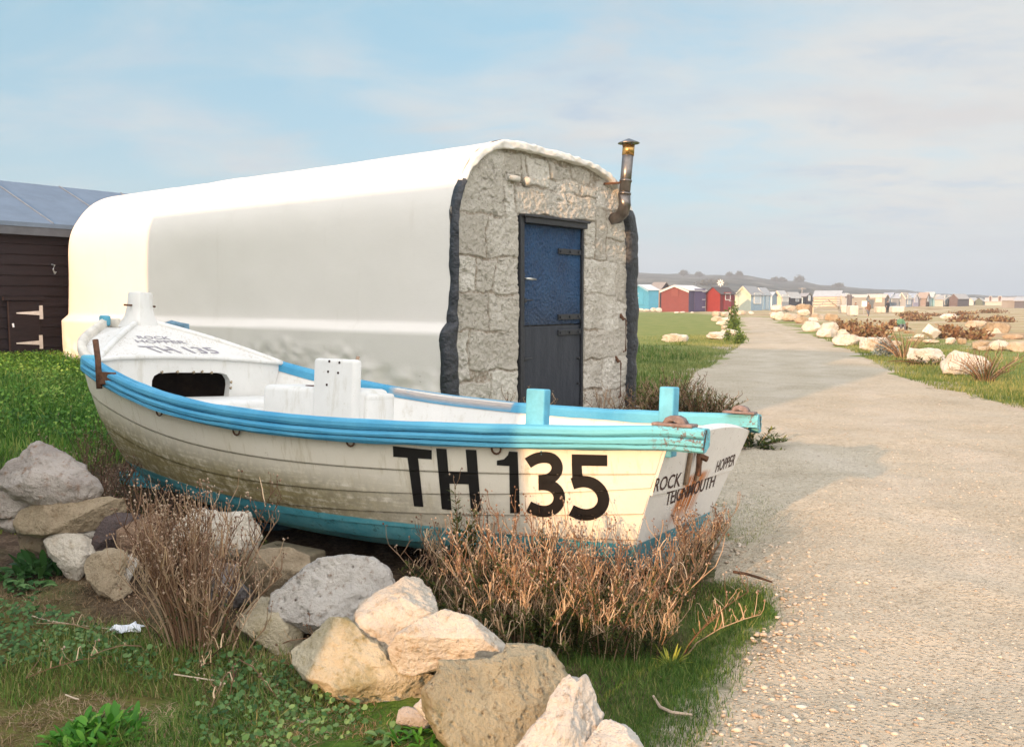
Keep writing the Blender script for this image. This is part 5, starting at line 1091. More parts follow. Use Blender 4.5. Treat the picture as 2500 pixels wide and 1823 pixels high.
olive = leafmat('olive_field_blade', [(0, (.07, .13, .025)), (.5, (.16, .21, .045)), (1, (.36, .34, .13))])
straw = leafmat('dead_grass_blade', [(0, (.12, .075, .04)), (.5, (.30, .20, .11)), (1, (.50, .38, .24))])
rg = np.random.default_rng(3)
# the bank on the left, between boat, shed and white hut
P = np.stack([rg.uniform(-9.5, -1.9, 90000), 4.7 + 8.6 * rg.random(90000)], -1)
tbp = (P[:, 0] - BO[0]) * BAX[0] + (P[:, 1] - BO[1]) * BAX[1]; bbp = (P[:, 0] - BO[0]) * BRR[0] + (P[:, 1] - BO[1]) * BRR[1]
P = P[((np.abs(bbp) > 1.15) | (tbp > 4.75)) & (P[:, 0] > -.62 * P[:, 1] - .4)]
wallq = (P - N0[:2]) @ E_[:2]; P = P[(wallq < -.12) | ((P - N0[:2]) @ DW[:2] > 7.6)]
shq = (P - S0[:2]) @ SN[:2]; P = P[shq > .1]
blades('bank_grass', 'lush green grass on the bank left of the boat', P, .05, .15, .010, lush, 71, .9)
def leaf_cover(name, label, P, r0, r1, h, mat, seed, tilt=.5, zb=0.0):
    rg = np.random.default_rng(seed); n = len(P); z = hgt(P[:, 0], P[:, 1]) + zb + rg.random(n) ** 1.3 * h; r = rg.uniform(r0, r1, n); a = rg.random(n) * 6.283
    nx = rg.normal(size=(n, 2)) * tilt; nrm = np.concatenate([nx, np.ones((n, 1))], 1); nrm[:, 1] -= .25; nrm /= np.linalg.norm(nrm, axis=1, keepdims=True)
    u = np.stack([np.cos(a), np.sin(a), 0 * a], -1); u -= nrm * (u * nrm).sum(1, keepdims=True); u /= np.linalg.norm(u, axis=1, keepdims=True); v = np.cross(nrm, u)
    K = 7; c = np.stack([P[:, 0], P[:, 1], z], -1); pts = [c - nrm * (r * .18)[:, None]]
    for k in range(K):
        t = 2 * math.pi * k / K; q = 1.0 if k else .55; pts.append(c + (u * math.cos(t) * q + v * math.sin(t) * .85) * r[:, None] + nrm * (rg.normal(size=n) * .12 * r)[:, None])
    V = np.stack(pts, 1).reshape(-1, 3); T = np.array([[0, 1 + k, 1 + (k + 1) % K] for k in range(K)])[None] + (np.arange(n) * (K + 1))[:, None, None]
    return tag(mesh(name, V, T.reshape(-1, 3).astype(np.int32), mat, attrs=dict(rnd=np.repeat(np.clip(.5 + .27 * rg.normal(size=n) + .35 * fbm(P * 1.7, 3, seed + 4), 0, 1), K + 1)), smooth=True), label, 'weeds', kind='stuff')
weed = leafmat('round_weed_leaf', [(0, (.03, .075, .022)), (.5, (.07, .16, .045)), (1, (.18, .28, .10))], .6)
bankleaf = leafmat('bank_leaf', [(0, (.03, .10, .012)), (.5, (.09, .22, .022)), (1, (.26, .38, .07))], .6)
Pb = P[rg.random(len(P)) < .8]; leaf_cover('bank_weeds', 'small leafed weeds among the bank grass', Pb[fbm(Pb * .8, 3, 78) > -.25],   .008, .020, .13, bankleaf, 79, .7)
# foreground at the left
z1 = in_poly(rg, 40000, [(-60, 1440), (330, 1470), (560, 1560), (900, 1690), (1010, 1823), (1000, 1950), (-200, 1950)])
k = fbm(z1 * 2.0, 3, 81); blades('foreground_grass', 'short tufted grass in the left foreground', z1[k > .12][:14000], .015, .065, .0035, turf, 82, 1.2)
z2 = np.concatenate([z1[fbm(z1 * 1.6, 3, 85) > -.15], in_poly(rg, 16000, [(20, 1370), (300, 1400), (620, 1480), (700, 1660), (330, 1560), (-40, 1500)])]); z2 = z2[rg.permutation(len(z2))]; blades('dead_foreground_grass', 'dead brown grass lying in the left foreground', z2[:30000], .006, .03, .0028, straw, 83, 3.5)
zw = in_poly(rg, 7000, [(-40, 1480), (160, 1500), (330, 1600), (600, 1610), (760, 1660), (900, 1740), (880, 1823), (860, 1880), (520, 1880), (480, 1700), (330, 1690), (200, 1640), (-60, 1640)])
zw = zw[fbm(zw * 2.6, 3, 88) > .02]; leaf_cover('ground_weeds', 'round leafed weeds creeping over the left foreground', zw[:3600], .005, .0125, .045, weed, 89, .5, .01)
# turf by the stern, verges, field
zt_ = in_poly(rg, 46000, [(1560, 1440), (1700, 1395), (1800, 1390), (1875, 1430), (1885, 1500), (1820, 1560), (1790, 1650), (1745, 1760), (1700, 1850), (1540, 1850), (1440, 1720), (1390, 1640), (1330, 1560)])
k = fbm(zt_ * 3.0, 3, 90); blades('stern_turf', 'bright fine turf curving round the plants at the stern', zt_[k + .3 * rg.normal(size=len(zt_)) > -.7], .012, .042, .0028, turf, 91, 1.1)
zt_ = in_poly(rg, 9000, [(1700, 1200), (1790, 1185), (1900, 1240), (1900, 1290), (1800, 1310), (1740, 1290)]); blades('thin_path_grass', 'thin grass growing through the gravel by the transom', zt_[fbm(zt_ * 3, 3, 93) > .1][:2600], .008, .03, .003, olive, 94, 1.2)
vy = 8.5 * (30 / 8.5) ** rg.random(52000); side = rg.random(52000)
P = np.stack([np.where(side < .5, xL(vy) - np.abs(rg.normal(size=52000)) * 1.6 + .05, xR(vy) + np.abs(rg.normal(size=52000)) * 1.8 - .05), vy], -1)
wq = (P - N0[:2]) @ E_[:2]; P = P[(wq > 3.3) | (P[:, 1] > 14)]; P = P[(P[:, 0] < .62 * P[:, 1] + .4)]
blades('verge_grass', 'short grass along both verges of the path', P, .03, .085, .010, olive, 95, .8)
P = np.stack([rg.uniform(-6, 4.5, 26000), rg.uniform(12, 24, 26000)], -1); P = P[(P[:, 0] < xL(P[:, 1])) & ((P - N0[:2]) @ E_[:2] > 3.3)]; P = P[fbm(P * .35, 3, 97) > -.2]
blades('lawn_grass', 'coarser green grass on the lawn beyond the white hut', P, .05, .16, .016, turf, 98, .8)

# ------------------------------------------------------------------ plants, each one a thing
stalkm = leafmat('dry_stalk', [(0, (.085, .040, .024)), (.5, (.215, .122, .070)), (1, (.43, .31, .205))], .85, 0)
headm = leafmat('seed_head', [(0, (.13, .065, .04)), (.6, (.30, .20, .14)), (1, (.46, .36, .27))], .9, 0)
curlm = leafmat('blond_curled_leaf', [(0, (.28, .165, .085)), (.5, (.50, .345, .20)), (1, (.66, .50, .34))], .8, .15)
greenm = leafmat('olive_plant_leaf', [(0, (.020, .036, .008)), (.5, (.055, .080, .015)), (.85, (.13, .145, .028)), (1, (.25, .24, .06))], .7, .2)
darkm = leafmat('shaded_dry_stalk', [(0, (.05, .028, .02)), (1, (.17, .10, .07))], .9, 0)  # stalk tone darkened, the shade under the bow put into the colour
def plant(name, loc, label, group, seed, n=10, h=.45, spread=.10, lean=(0, 0), curl=8, leaves=60, heads=5, twig=.11, thick=.0022, stem_mat=None, bend=.12, cat='plant', leafh=.75, leafl=.022):
    r = random.Random(seed); base = np.array([loc[0], loc[1], hz(loc[0], loc[1]) - .01])
    t = thing(name, tuple(base), label, cat, group); S, H, C, Lf = MB(), MB(), MB(), MB(); rs, rh, rc, rl = [], [], [], []
    for i in range(n):
        a = r.uniform(0, 6.283); q = spread * math.sqrt(r.random()); kb_ = .95 if cat == 'shrub' else .45; p0 = base + np.array([math.cos(a) * q * kb_, math.sin(a) * q * kb_, 0]); hh = h * r.uniform(.55, 1.05)
        dx = math.cos(a) * q * 1.5 + lean[0] * hh + r.gauss(0, bend) * hh; dy = math.sin(a) * q * 1.5 + lean[1] * hh + r.gauss(0, bend) * hh
        def pt(f): return p0 + np.array([dx * f ** 1.4, dy * f ** 1.4, hh * f - .25 * (dx * dx + dy * dy) / hh * f * f])
        pts = [pt(f) for f in (0, .3, .6, .85, 1)]; n0 = len(S.V); S.tube(pts, [thick * 1.3, thick * 1.15, thick, thick * .8, thick * .6], 3, cap=False); tone = r.random(); rs += [tone] * (len(S.V) - n0)
        for j in range(heads):
            f = r.uniform(.62, 1.0) if j else 1.0; b0 = pt(f); an = r.uniform(0, 6.283); l = twig * r.uniform(.4, 1.1); sp = r.uniform(.15, .6)
            e = b0 + np.array([math.cos(an) * l * sp, math.sin(an) * l * sp, l * .85]); m_ = .5 * (b0 + e) + np.array([math.cos(an), math.sin(an), -.1]) * l * .10
            n0 = len(S.V); S.tube([b0, m_, e], [thick * .7, thick * .6, thick * .45], 3, cap=False); rs += [min(1, tone + .1)] * (len(S.V) - n0)
            for w_ in range(r.choice((1, 2, 2, 3))):
                c = e + np.array([r.gauss(0, .007), r.gauss(0, .007), r.gauss(0, .006)]); s_ = r.uniform(.0022, .0050)
                n0 = len(H.V); H.add([c + np.array(d) * s_ for d in ((1, 0, 0), (0, 1, 0), (-1, 0, 0), (0, -1, 0), (0, 0, 1.2), (0, 0, -1.4))], [(0, 1, 4), (1, 2, 4), (2, 3, 4), (3, 0, 4), (1, 0, 5), (2, 1, 5), (3, 2, 5), (0, 3, 5)]); rh += [r.random()] * (len(H.V) - n0)
        for j in range(curl):
            f = r.uniform(.50, 1.0); b0 = pt(f); an = r.uniform(0, 6.283); l = r.uniform(.05, .15) * (h / .45); d = np.array([math.cos(an), math.sin(an), 0]); sd = np.array([-d[1], d[0], 0]) * r.uniform(.0011, .0024)
            rows = []
            k1 = r.uniform(.5, 1.5)
            for m in range(6):
                g_ = m / 5; c = b0 + d * l * (.50 * math.sin(g_ * 1.7)) + np.array([0, 0, l * (.75 * math.sin(g_ * 2.1 * k1) - .25 * g_)]) + np.array([r.gauss(0, .0022), r.gauss(0, .0022), 0]); rows.append([c - sd * (1.15 - g_ * .8), c + sd * (1.15 - g_ * .8)])
            n0 = len(C.V); C.grid(np.array(rows)); rc += [r.random()] * (len(C.V) - n0)
        for j in range(leaves):
            f = r.uniform(.08, leafh); b0 = pt(f); an = r.uniform(0, 6.283); up_ = r.uniform(.0, 1.0); d = np.array([math.cos(an), math.sin(an), up_]); d /= np.linalg.norm(d); l = leafl * r.uniform(.5, 1.3); sd = np.cross(d, (0, 0, 1.)); sd = sd / (np.linalg.norm(sd) + 1e-9) * l * .15
            n0 = len(Lf.V); Lf.add([b0, b0 + d * l * .5 - sd, b0 + d * l, b0 + d * l * .5 + sd], [(0, 1, 2, 3)]); rl += [r.random() * .8 + .2 * f] * (len(Lf.V) - n0)
    def join(nm, parts_):
        mb = MB(); rr_ = []
        for k_, (m_, r_) in enumerate(parts_): mb.add(m_.V, m_.F, k_); rr_ += r_
        if mb.F: mesh(nm, mb.V, mb.F, [stem_mat or stalkm, headm] if nm == 'stems' else [curlm, greenm], t, attrs=dict(rnd=rr_), midx=mb.M)
    join('stems', ((S, rs), (H, rh))); join('foliage', ((C, rc), (Lf, rl)))
    return t
def kids(o): return [c for c in bpy.data.objects if c.parent is o]
def copy_plant(src, loc, rz, sc, label, group):
    c = src.copy(); col.objects.link(c); c.location = (loc[0], loc[1], hz(loc[0], loc[1]) - .01); c.rotation_euler = (rp.uniform(-.2, .2), rp.uniform(-.2, .2), rz); c.scale = (sc, sc, sc); c['label'] = label; c['group'] = group
    for ch in kids(src):
        d = ch.copy(); col.objects.link(d); d.parent = c
    return c
GB = 'dry plants in the clump by the stern'
LB = 'dry brown stalked plant in the dense clump below the boat letters'
spots = []
rp = random.Random(12)
row_y = [(3.02, -.12, .48), (3.12, -.22, .55), (3.25, -.28, .60), (3.40, -.30, .65), (3.54, -.30, .68)]
for (yy, xa, xb), nn_ in zip(row_y, (6, 8, 9, 9, 9)):
    for i in range(nn_): spots.append((xa + (xb - xa) * (i + .5 + rp.uniform(-.3, .3)) / nn_, yy + rp.uniform(-.05, .05)))
protos = [plant('dry_plant', spots[i], LB, GB, 500 + i, n=rp.choice((7, 8, 9)), h=h_, spread=.11, curl=c_, leaves=l_, heads=hd_, thick=.0021) for i, (h_, c_, l_, hd_) in enumerate([(.32, 10, 130, 2), (.34, 15, 80, 2), (.37, 5, 170, 3), (.30, 6, 190, 1), (.41, 3, 90, 6)])]
for i, sp_ in enumerate(spots[5:]):
    k = (i * 3 + i // 4) % 5
    copy_plant(protos[k], sp_, rp.uniform(0, 6.28), rp.uniform(.62, 1.15) * (1 if sp_[1] > 3.1 else .85), LB, GB)
tall = plant('green_plant', tuple(ground(1120, 1480)[:2]), 'tallest green leafed plant at the left end of the stern clump', None, 531, n=5, h=.54, spread=.035, curl=0, leaves=230, heads=4, leafh=.97, leafl=.034)
plant('green_plant', tuple(ground(1242, 1470)[:2]), 'thin yellow green shoot standing before the blue keel', None, 532, n=2, h=.47, spread=.02, curl=0, leaves=150, heads=1, leafh=.99, leafl=.026)
plant('green_plant', tuple(ground(1345, 1440)[:2]), 'bushy green shoot under the number 5', None, 533, n=4, h=.42, spread=.06, curl=2, leaves=140, heads=2, leafh=.95, leafl=.030)
plant('dry_plant', tuple(ground(1085, 1410)[:2]), 'pale wispy dry plant against the blue keel at the clump end', None, 534, n=5, h=.30, spread=.06, curl=16, leaves=10, heads=1)
plant('dry_plant', tuple(ground(1660, 1580)[:2]), 'dry sprig leaning out to the right over the turf', None, 535, n=3, h=.34, spread=.05, lean=(.75, -.15), curl=10, leaves=30, heads=3)
for i, (u, v, h_) in enumerate(((1650, 1450, .26), (1682, 1430, .30), (1700, 1390, .33), (1712, 1340, .30), (1672, 1410, .33))):
    plant('dry_plant', tuple(ground(u, v)[:2]), 'dark reddish dry plant in the shade beside the transom', 'shaded plants beside the transom', 540 + i, n=9, h=h_, spread=.07, curl=3, leaves=40, heads=6, stem_mat=None, lean=(.08, 0))
# shrub on the left
LS = tuple(ground(470, 1575)[:2])
sh = plant('dry_shrub', LS, 'tall fan of dry brown stalks before the dry wall on the left', None, 560, n=110, h=.50, spread=.08, lean=(-.10, .05), curl=1, leaves=5, heads=6, twig=.13, bend=.07, cat='shrub', leafh=.5)
plant('dry_shrub', tuple(ground(500, 1580)[:2]), 'shorter stalks at the right of the dry fan', None, 561, n=30, h=.40, spread=.09, lean=(.10, .05), curl=2, leaves=8, heads=5, twig=.12, cat='shrub')
plant('dry_shrub', tuple(ground(545, 1560)[:2]), 'two long dead stalks leaning right across the stones', None, 562, n=3, h=.62, spread=.03, lean=(.42, .0), curl=1, leaves=14, heads=7, twig=.10, bend=.05, cat='shrub', leafh=.95, leafl=.02)
plant('dry_shrub', tuple(ground(600, 1600)[:2]), 'tangle of dead stalks lying at the foot of the yellow slab', None, 563, n=16, h=.22, spread=.16, lean=(.7, -.3), curl=5, leaves=6, heads=2, bend=.5, cat='shrub')
plant('dry_shrub', tuple(ground(330, 1560)[:2]), 'low dead tangle left of the dry fan', None, 564, n=14, h=.20, spread=.2, lean=(-.8, -.2), curl=4, leaves=4, heads=1, bend=.5, cat='shrub')
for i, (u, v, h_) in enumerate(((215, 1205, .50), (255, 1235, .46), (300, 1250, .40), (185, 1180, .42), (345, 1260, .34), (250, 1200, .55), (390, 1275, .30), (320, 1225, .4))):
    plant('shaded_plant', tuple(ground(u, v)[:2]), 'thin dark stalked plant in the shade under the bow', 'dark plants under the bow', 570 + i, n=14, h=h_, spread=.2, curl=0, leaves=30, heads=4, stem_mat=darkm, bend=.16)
for i, (u, v, h_) in enumerate(((1575, 1012, .38), (1610, 1012, .46), (1645, 1014, .62), (1672, 1016, .52), (1705, 1020, .46), (1735, 1022, .38), (1625, 1005, .5), (1690, 1008, .46), (1590, 1002, .36), (1755, 1012, .34))):
    plant('tall_grass_plant', tuple(ground(u, v)[:2]), 'tall brown and olive plant growing between the stone hut and the stern', 'plants beyond the stern', 590 + i, n=30, h=h_ * .8, spread=.17, curl=1, leaves=22, heads=1, twig=.06, thick=.0042, bend=.05, leafl=.045, leafh=1.0)
for i, u in enumerate((1215, 1265, 1410, 1478)):
    q = hp(.3 + i * .55 if i < 2 else 2.2 + (i - 2) * .35, 0, -.12)
    plant('tall_grass_plant', (q[0], q[1]), ('thin dry plant at the left foot of the stone front', 'thin dry plant left of the stable door', 'low sprig right of the stable door', 'last low sprig on the right foot of the stone front')[i], None, 610 + i, n=12, h=.42 if i < 2 else .3, spread=.2, curl=1, leaves=10, heads=2, thick=.004)
plant('green_plant', tuple(ground(1835, 1095)[:2]), 'small green tuft on the gravel behind the far stern corner', None, 620, n=14, h=.20, spread=.22, curl=0, leaves=60, heads=0, leafl=.06, leafh=1.0, thick=.003)
plant('green_plant', tuple(ground(655, 1350)[:2]), 'small green sprig between the pale boulder and the timber baulk', None, 621, n=9, h=.13, spread=.10, curl=0, leaves=50, heads=0, leafl=.028, leafh=1.0)
plant('green_plant', tuple(ground(1020, 1400)[:2]), 'little green sprig on the bare soil under the keel', None, 622, n=6, h=.10, spread=.08, curl=1, leaves=40, heads=0, leafl=.022, leafh=1.0)
# leafy rosettes
def rosette(name, loc, label, seed, n, L0, W0, mat, z=0.0, upr=.6, scat=0.0):
    r = random.Random(seed); base = np.array([loc[0], loc[1], hz(*loc[:2]) + z]); t = thing(name, tuple(base), label, 'plant'); s = MB(); rr_ = []
    for i in range(n):
        a = r.uniform(0, 6.283); f = (i / n) ** .7; l = L0 * r.uniform(.6, 1.1); up_ = upr * (1 - f) + .15 + r.uniform(0, .25); d = np.array([math.cos(a), math.sin(a), 0]); sd = np.array([-d[1], d[0], 0]); rows = []; qa = r.uniform(0, 6.283); qr = scat * math.sqrt(r.random()); b0 = base + np.array([math.cos(qa) * qr, math.sin(qa) * qr, (1 - qr / max(scat, 1e-3)) * scat * .55 * r.random()])
        for m in range(7):
            g_ = m / 6; c = b0 + d * (.02 + l * g_ * (.55 + .45 * f)) + np.array([0, 0, l * (up_ * g_ * 1.1 - .45 * g_ * g_ * (1.1 - up_ * .6))]); wd = W0 * (.12 + math.sin(math.pi * min(1, g_ * .93 + .05)) ** .8) * r.uniform(.95, 1.05)
            rows.append([c - sd * wd + np.array([0, 0, wd * .35]), c, c + sd * wd + np.array([0, 0, wd * .35])])
        n0 = len(s.V); s.grid(np.array(rows)); rr_ += [min(1, max(0, .5 + r.gauss(0, .22)))] * (len(s.V) - n0)
    mesh('leaves', s.V, s.F, mat, t, attrs=dict(rnd=rr_), smooth=True); return t
brightm = leafmat('bright_weed_leaf', [(0, (.03, .12, .012)), (.5, (.07, .24, .02)), (1, (.20, .38, .05))], .5)
dockm = leafmat('dark_dock_leaf', [(0, (.012, .045, .012)), (.5, (.03, .095, .022)), (1, (.085, .18, .05))], .5)
rosette('leafy_plant', tuple(ground(235, 1800)[:2]), 'bright green leafy plant at the bottom edge of the left foreground', 640, 230, .055, .0085, brightm, 0, .95, .10)
rosette('dock_plant', tuple(ground(82, 1402)[:2]), 'dark green dock with long leaves against the wall foot', 641, 90, .12, .014, dockm, 0, .8, .13)
rosette('leafy_plant', tuple(ground(60, 1440)[:2]), 'flat dull green rosette on the soil below the dock', 642, 34, .07, .011, weed, 0, .15, .10)
rosette('leafy_plant', tuple(ground(1035, 1800)[:2]), 'small green rosette before the square block', 643, 50, .05, .005, brightm, 0, .8, .06)
rosette('leafy_plant', tuple(ground(1640, 1600)[:2]), 'pale yellow green tuft at the right foot of the stern clump', 644, 26, .07, .003, leafmat('yellow_tuft_leaf', [(0, (.16, .20, .02)), (1, (.42, .42, .07))]), 0, 1.0)
rosette('leafy_plant', tuple(ground(950, 1790)[:2]), 'grey green rosette left of the small pinkish stone', 645, 22, .045, .009, weed, 0, .4, .05)
# litter
s = MB(); lp = ground(305, 1550); rl_ = random.Random(4); Gp = [[lp + np.array([(i - 3) * .019 + rl_.gauss(0, .006), (j - 2) * .02 + rl_.gauss(0, .006), .02 + abs(rl_.gauss(0, .012))]) for j in range(5)] for i in range(7)]
s.grid(np.array(Gp)); s.grid(np.array(Gp) - np.array([0, 0, .002]), flip=True); tag(mesh('paper_scrap', s.V, s.F, flat('white_paper', (.78, .80, .84), .6, .05, 20, .1, 60), None, loc=tuple(lp)), 'crumpled white scrap at the foot of the dry fan of stalks', 'litter')
s = MB(); q0, q1, q2, q3 = (ground(*q, .012) for q in ((1790, 1395), (1822, 1400), (1855, 1410), (1885, 1420))); s.tube([q0, q1, q2, q3], [.007, .006, .006, .004], 6); tag(mesh('twig', s.V, s.F, flat('dark_twig', (.07, .04, .025), .9, .3), None, loc=tuple(q0)), 'dark twig lying from the turf tip onto the gravel', 'twig')
s = MB(); s.tube([ground(*q, .014) for q in ((1595, 1698), (1612, 1725), (1640, 1738), (1690, 1744))], [.004, .005, .005, .004], 6); tag(mesh('twig', s.V, s.F, flat('pale_twig', (.42, .32, .24), .9, .3), None, loc=tuple(ground(1640, 1738))), 'curved pale twig on the thin grass near the bottom edge', 'twig')
for i, (pts, lb) in enumerate(((((75, 1502), (120, 1515), (190, 1525), (280, 1536)), 'long pale straw lying left of the white scrap'), (((425, 1645), (470, 1652), (535, 1662)), 'pair of pale straws in the weeds right of the dry fan'), (((160, 1695), (180, 1703), (192, 1706)), 'short pale straw on the dead grass'))):
    s = MB(); s.tube([ground(*q, .018) for q in pts], .0024, 6); tag(mesh('dead_straw', s.V, s.F, flat('pale_straw', (.50, .40, .30), .85, .2), None, loc=tuple(ground(*pts[0]))), lb, 'straw')
# bushes and tufts in the middle distance
def bush(name, loc, w_, h_, label, mat, seed, n=420, leaf=.05, group=None, d_=None, cat='shrub', upright=.5):
    rg = np.random.default_rng(seed); d_ = d_ or w_ * .7; zb = hz(*loc[:2]); c = rg.normal(size=(n, 3)); c /= np.linalg.norm(c, axis=1, keepdims=True); rad = rg.random(n) ** .45
    lump = 1 + .45 * fbm(c * 1.8 + seed, 3, seed); q = c * (rad * lump)[:, None]; q[:, 2] = np.abs(q[:, 2])
    X = np.array([loc[0], loc[1], zb]) + q * np.array([w_ / 2, d_ / 2, h_])
    a = rg.normal(size=(n, 3)); a[:, 2] += upright * 2 * rg.random(n); a /= np.linalg.norm(a, axis=1, keepdims=True); b = np.cross(a, rg.normal(size=(n, 3))); b /= np.linalg.norm(b, axis=1, keepdims=True)
    L_ = leaf * rg.uniform(.6, 1.5, n)[:, None]; V = np.stack([X, X + a * L_ * .5 + b * L_ * .28, X + a * L_, X + a * L_ * .5 - b * L_ * .28], 1).reshape(-1, 3)
    t = thing(name, (loc[0], loc[1], zb), label, cat, group)
    mesh('foliage', V, np.arange(4 * n).reshape(-1, 4).astype(np.int32), mat, t, attrs=dict(rnd=np.repeat(rg.random(n), 4)))
    s = MB(); rb = random.Random(seed)
    for i in range(7):
        an = rb.uniform(0, 6.28); s.tube([(loc[0], loc[1], zb - .02), (loc[0] + math.cos(an) * w_ * .12, loc[1] + math.sin(an) * d_ * .12, zb + h_ * .4), (loc[0] + math.cos(an) * w_ * .3, loc[1] + math.sin(an) * d_ * .3, zb + h_ * .8)], [.02 * w_, .014 * w_, .006 * w_], 4)
    part(t, 'branches', s, darkm_plain); return t
darkm_plain = flat('dark_branch', (.08, .055, .035), .9, .3)
brownm = leafmat('brown_heath_leaf', [(0, (.11, .055, .03)), (.5, (.23, .135, .075)), (.85, (.34, .25, .14)), (1, (.30, .30, .16))], .85, .1)
bluem = leafmat('bluish_shrub_leaf', [(0, (.15, .19, .18)), (1, (.34, .40, .40))], .7, .1)
midm = leafmat('green_bush_leaf', [(0, (.05, .10, .02)), (1, (.19, .28, .06))], .7, .2)
def wpx(a, b, v): return (b - a) / 2.266 / F_ * (1.25 * F_ / (zE(0, v)[1] - HZ))
for i, (x0, x1, yt, yb) in enumerate(((1245, 1340, 190, 252), (1320, 1430, 186, 262), (1410, 1520, 196, 286), (1470, 1580, 220, 298), (1290, 1400, 222, 272), (1380, 1470, 240, 296))):
    g_ = ground(*zE((x0 + x1) / 2, yb)); bush('heath_bush', (g_[0], g_[1] + .8), wpx(x0, x1, yb), (yb - yt) / 2.266 / F_ * g_[1] * .95, 'low brown heath bush behind the path boulders', brownm, 700 + i, 650, .11, 'brown heath bushes')
g_ = ground(*zE(1530, 384)); bush('bluish_shrub', (g_[0], g_[1] + .3), wpx(1470, 1600, 384), .42, 'grey blue shrub between the boulders on the right verge', bluem, 710, 700, .06)
g_ = ground(*zE(1606, 392)); plant('dry_plant', (g_[0], g_[1]), 'dry brown stalks beside the grey blue shrub', None, 711, n=40, h=.62, spread=.36, curl=0, leaves=6, heads=2, thick=.006, leafl=.05)
g_ = ground(*zE(2050, 508)); plant('dry_plant', (g_[0], g_[1]), 'dry tuft against the right end of the largest boulder', None, 712, n=46, h=.50, spread=.36, curl=0, leaves=10, heads=2, thick=.006, leafl=.05)
g_ = ground(*zE(1720, 432)); plant('tall_grass_plant', (g_[0], g_[1]), 'grass tuft before the long flat topped boulder', None, 713, n=30, h=.30, spread=.4, curl=0, leaves=14, heads=0, thick=.005, leafl=.08)
g_ = ground(*zE(680, 268)); bush('green_bush', (g_[0], g_[1] + .5), wpx(645, 718, 268), 1.05, 'green bush at the left edge of the path among stones', midm, 715, 600, .10)
g_ = ground(*zE(626, 300)); bush('green_bush', (g_[0], g_[1]), wpx(598, 652, 300), .50, 'small dark green bush before the pointed white slab', midm, 716, 300, .06)
g_ = ground(*zE(690, 320)); bush('green_bush', (g_[0], g_[1]), wpx(660, 735, 320), .35, 'low green hummock on the lawn corner by the path', midm, 717, 420, .07)
for i, (x0, x1, yt, yb) in enumerate(((1600, 1720, 118, 160), (1700, 1860, 112, 150), (1880, 2040, 116, 150), (2030, 2190, 112, 146), (1620, 1780, 150, 190), (1900, 2080, 150, 200), (2100, 2260, 160, 200), (1860, 1990, 250, 292), (2000, 2140, 268, 300), (1560, 1660, 215, 240))):
    g_ = ground(*zE((x0 + x1) / 2, yb)); bush('heath_bush', (g_[0], g_[1] + .8), wpx(x0, x1, yb) * 1.1, max(.3, (yb - yt) / 2.266 / F_ * g_[1] * .55), 'straggling brown heath bush far out right of the path', brownm, 720 + i, 520, .15, 'far heath bushes')
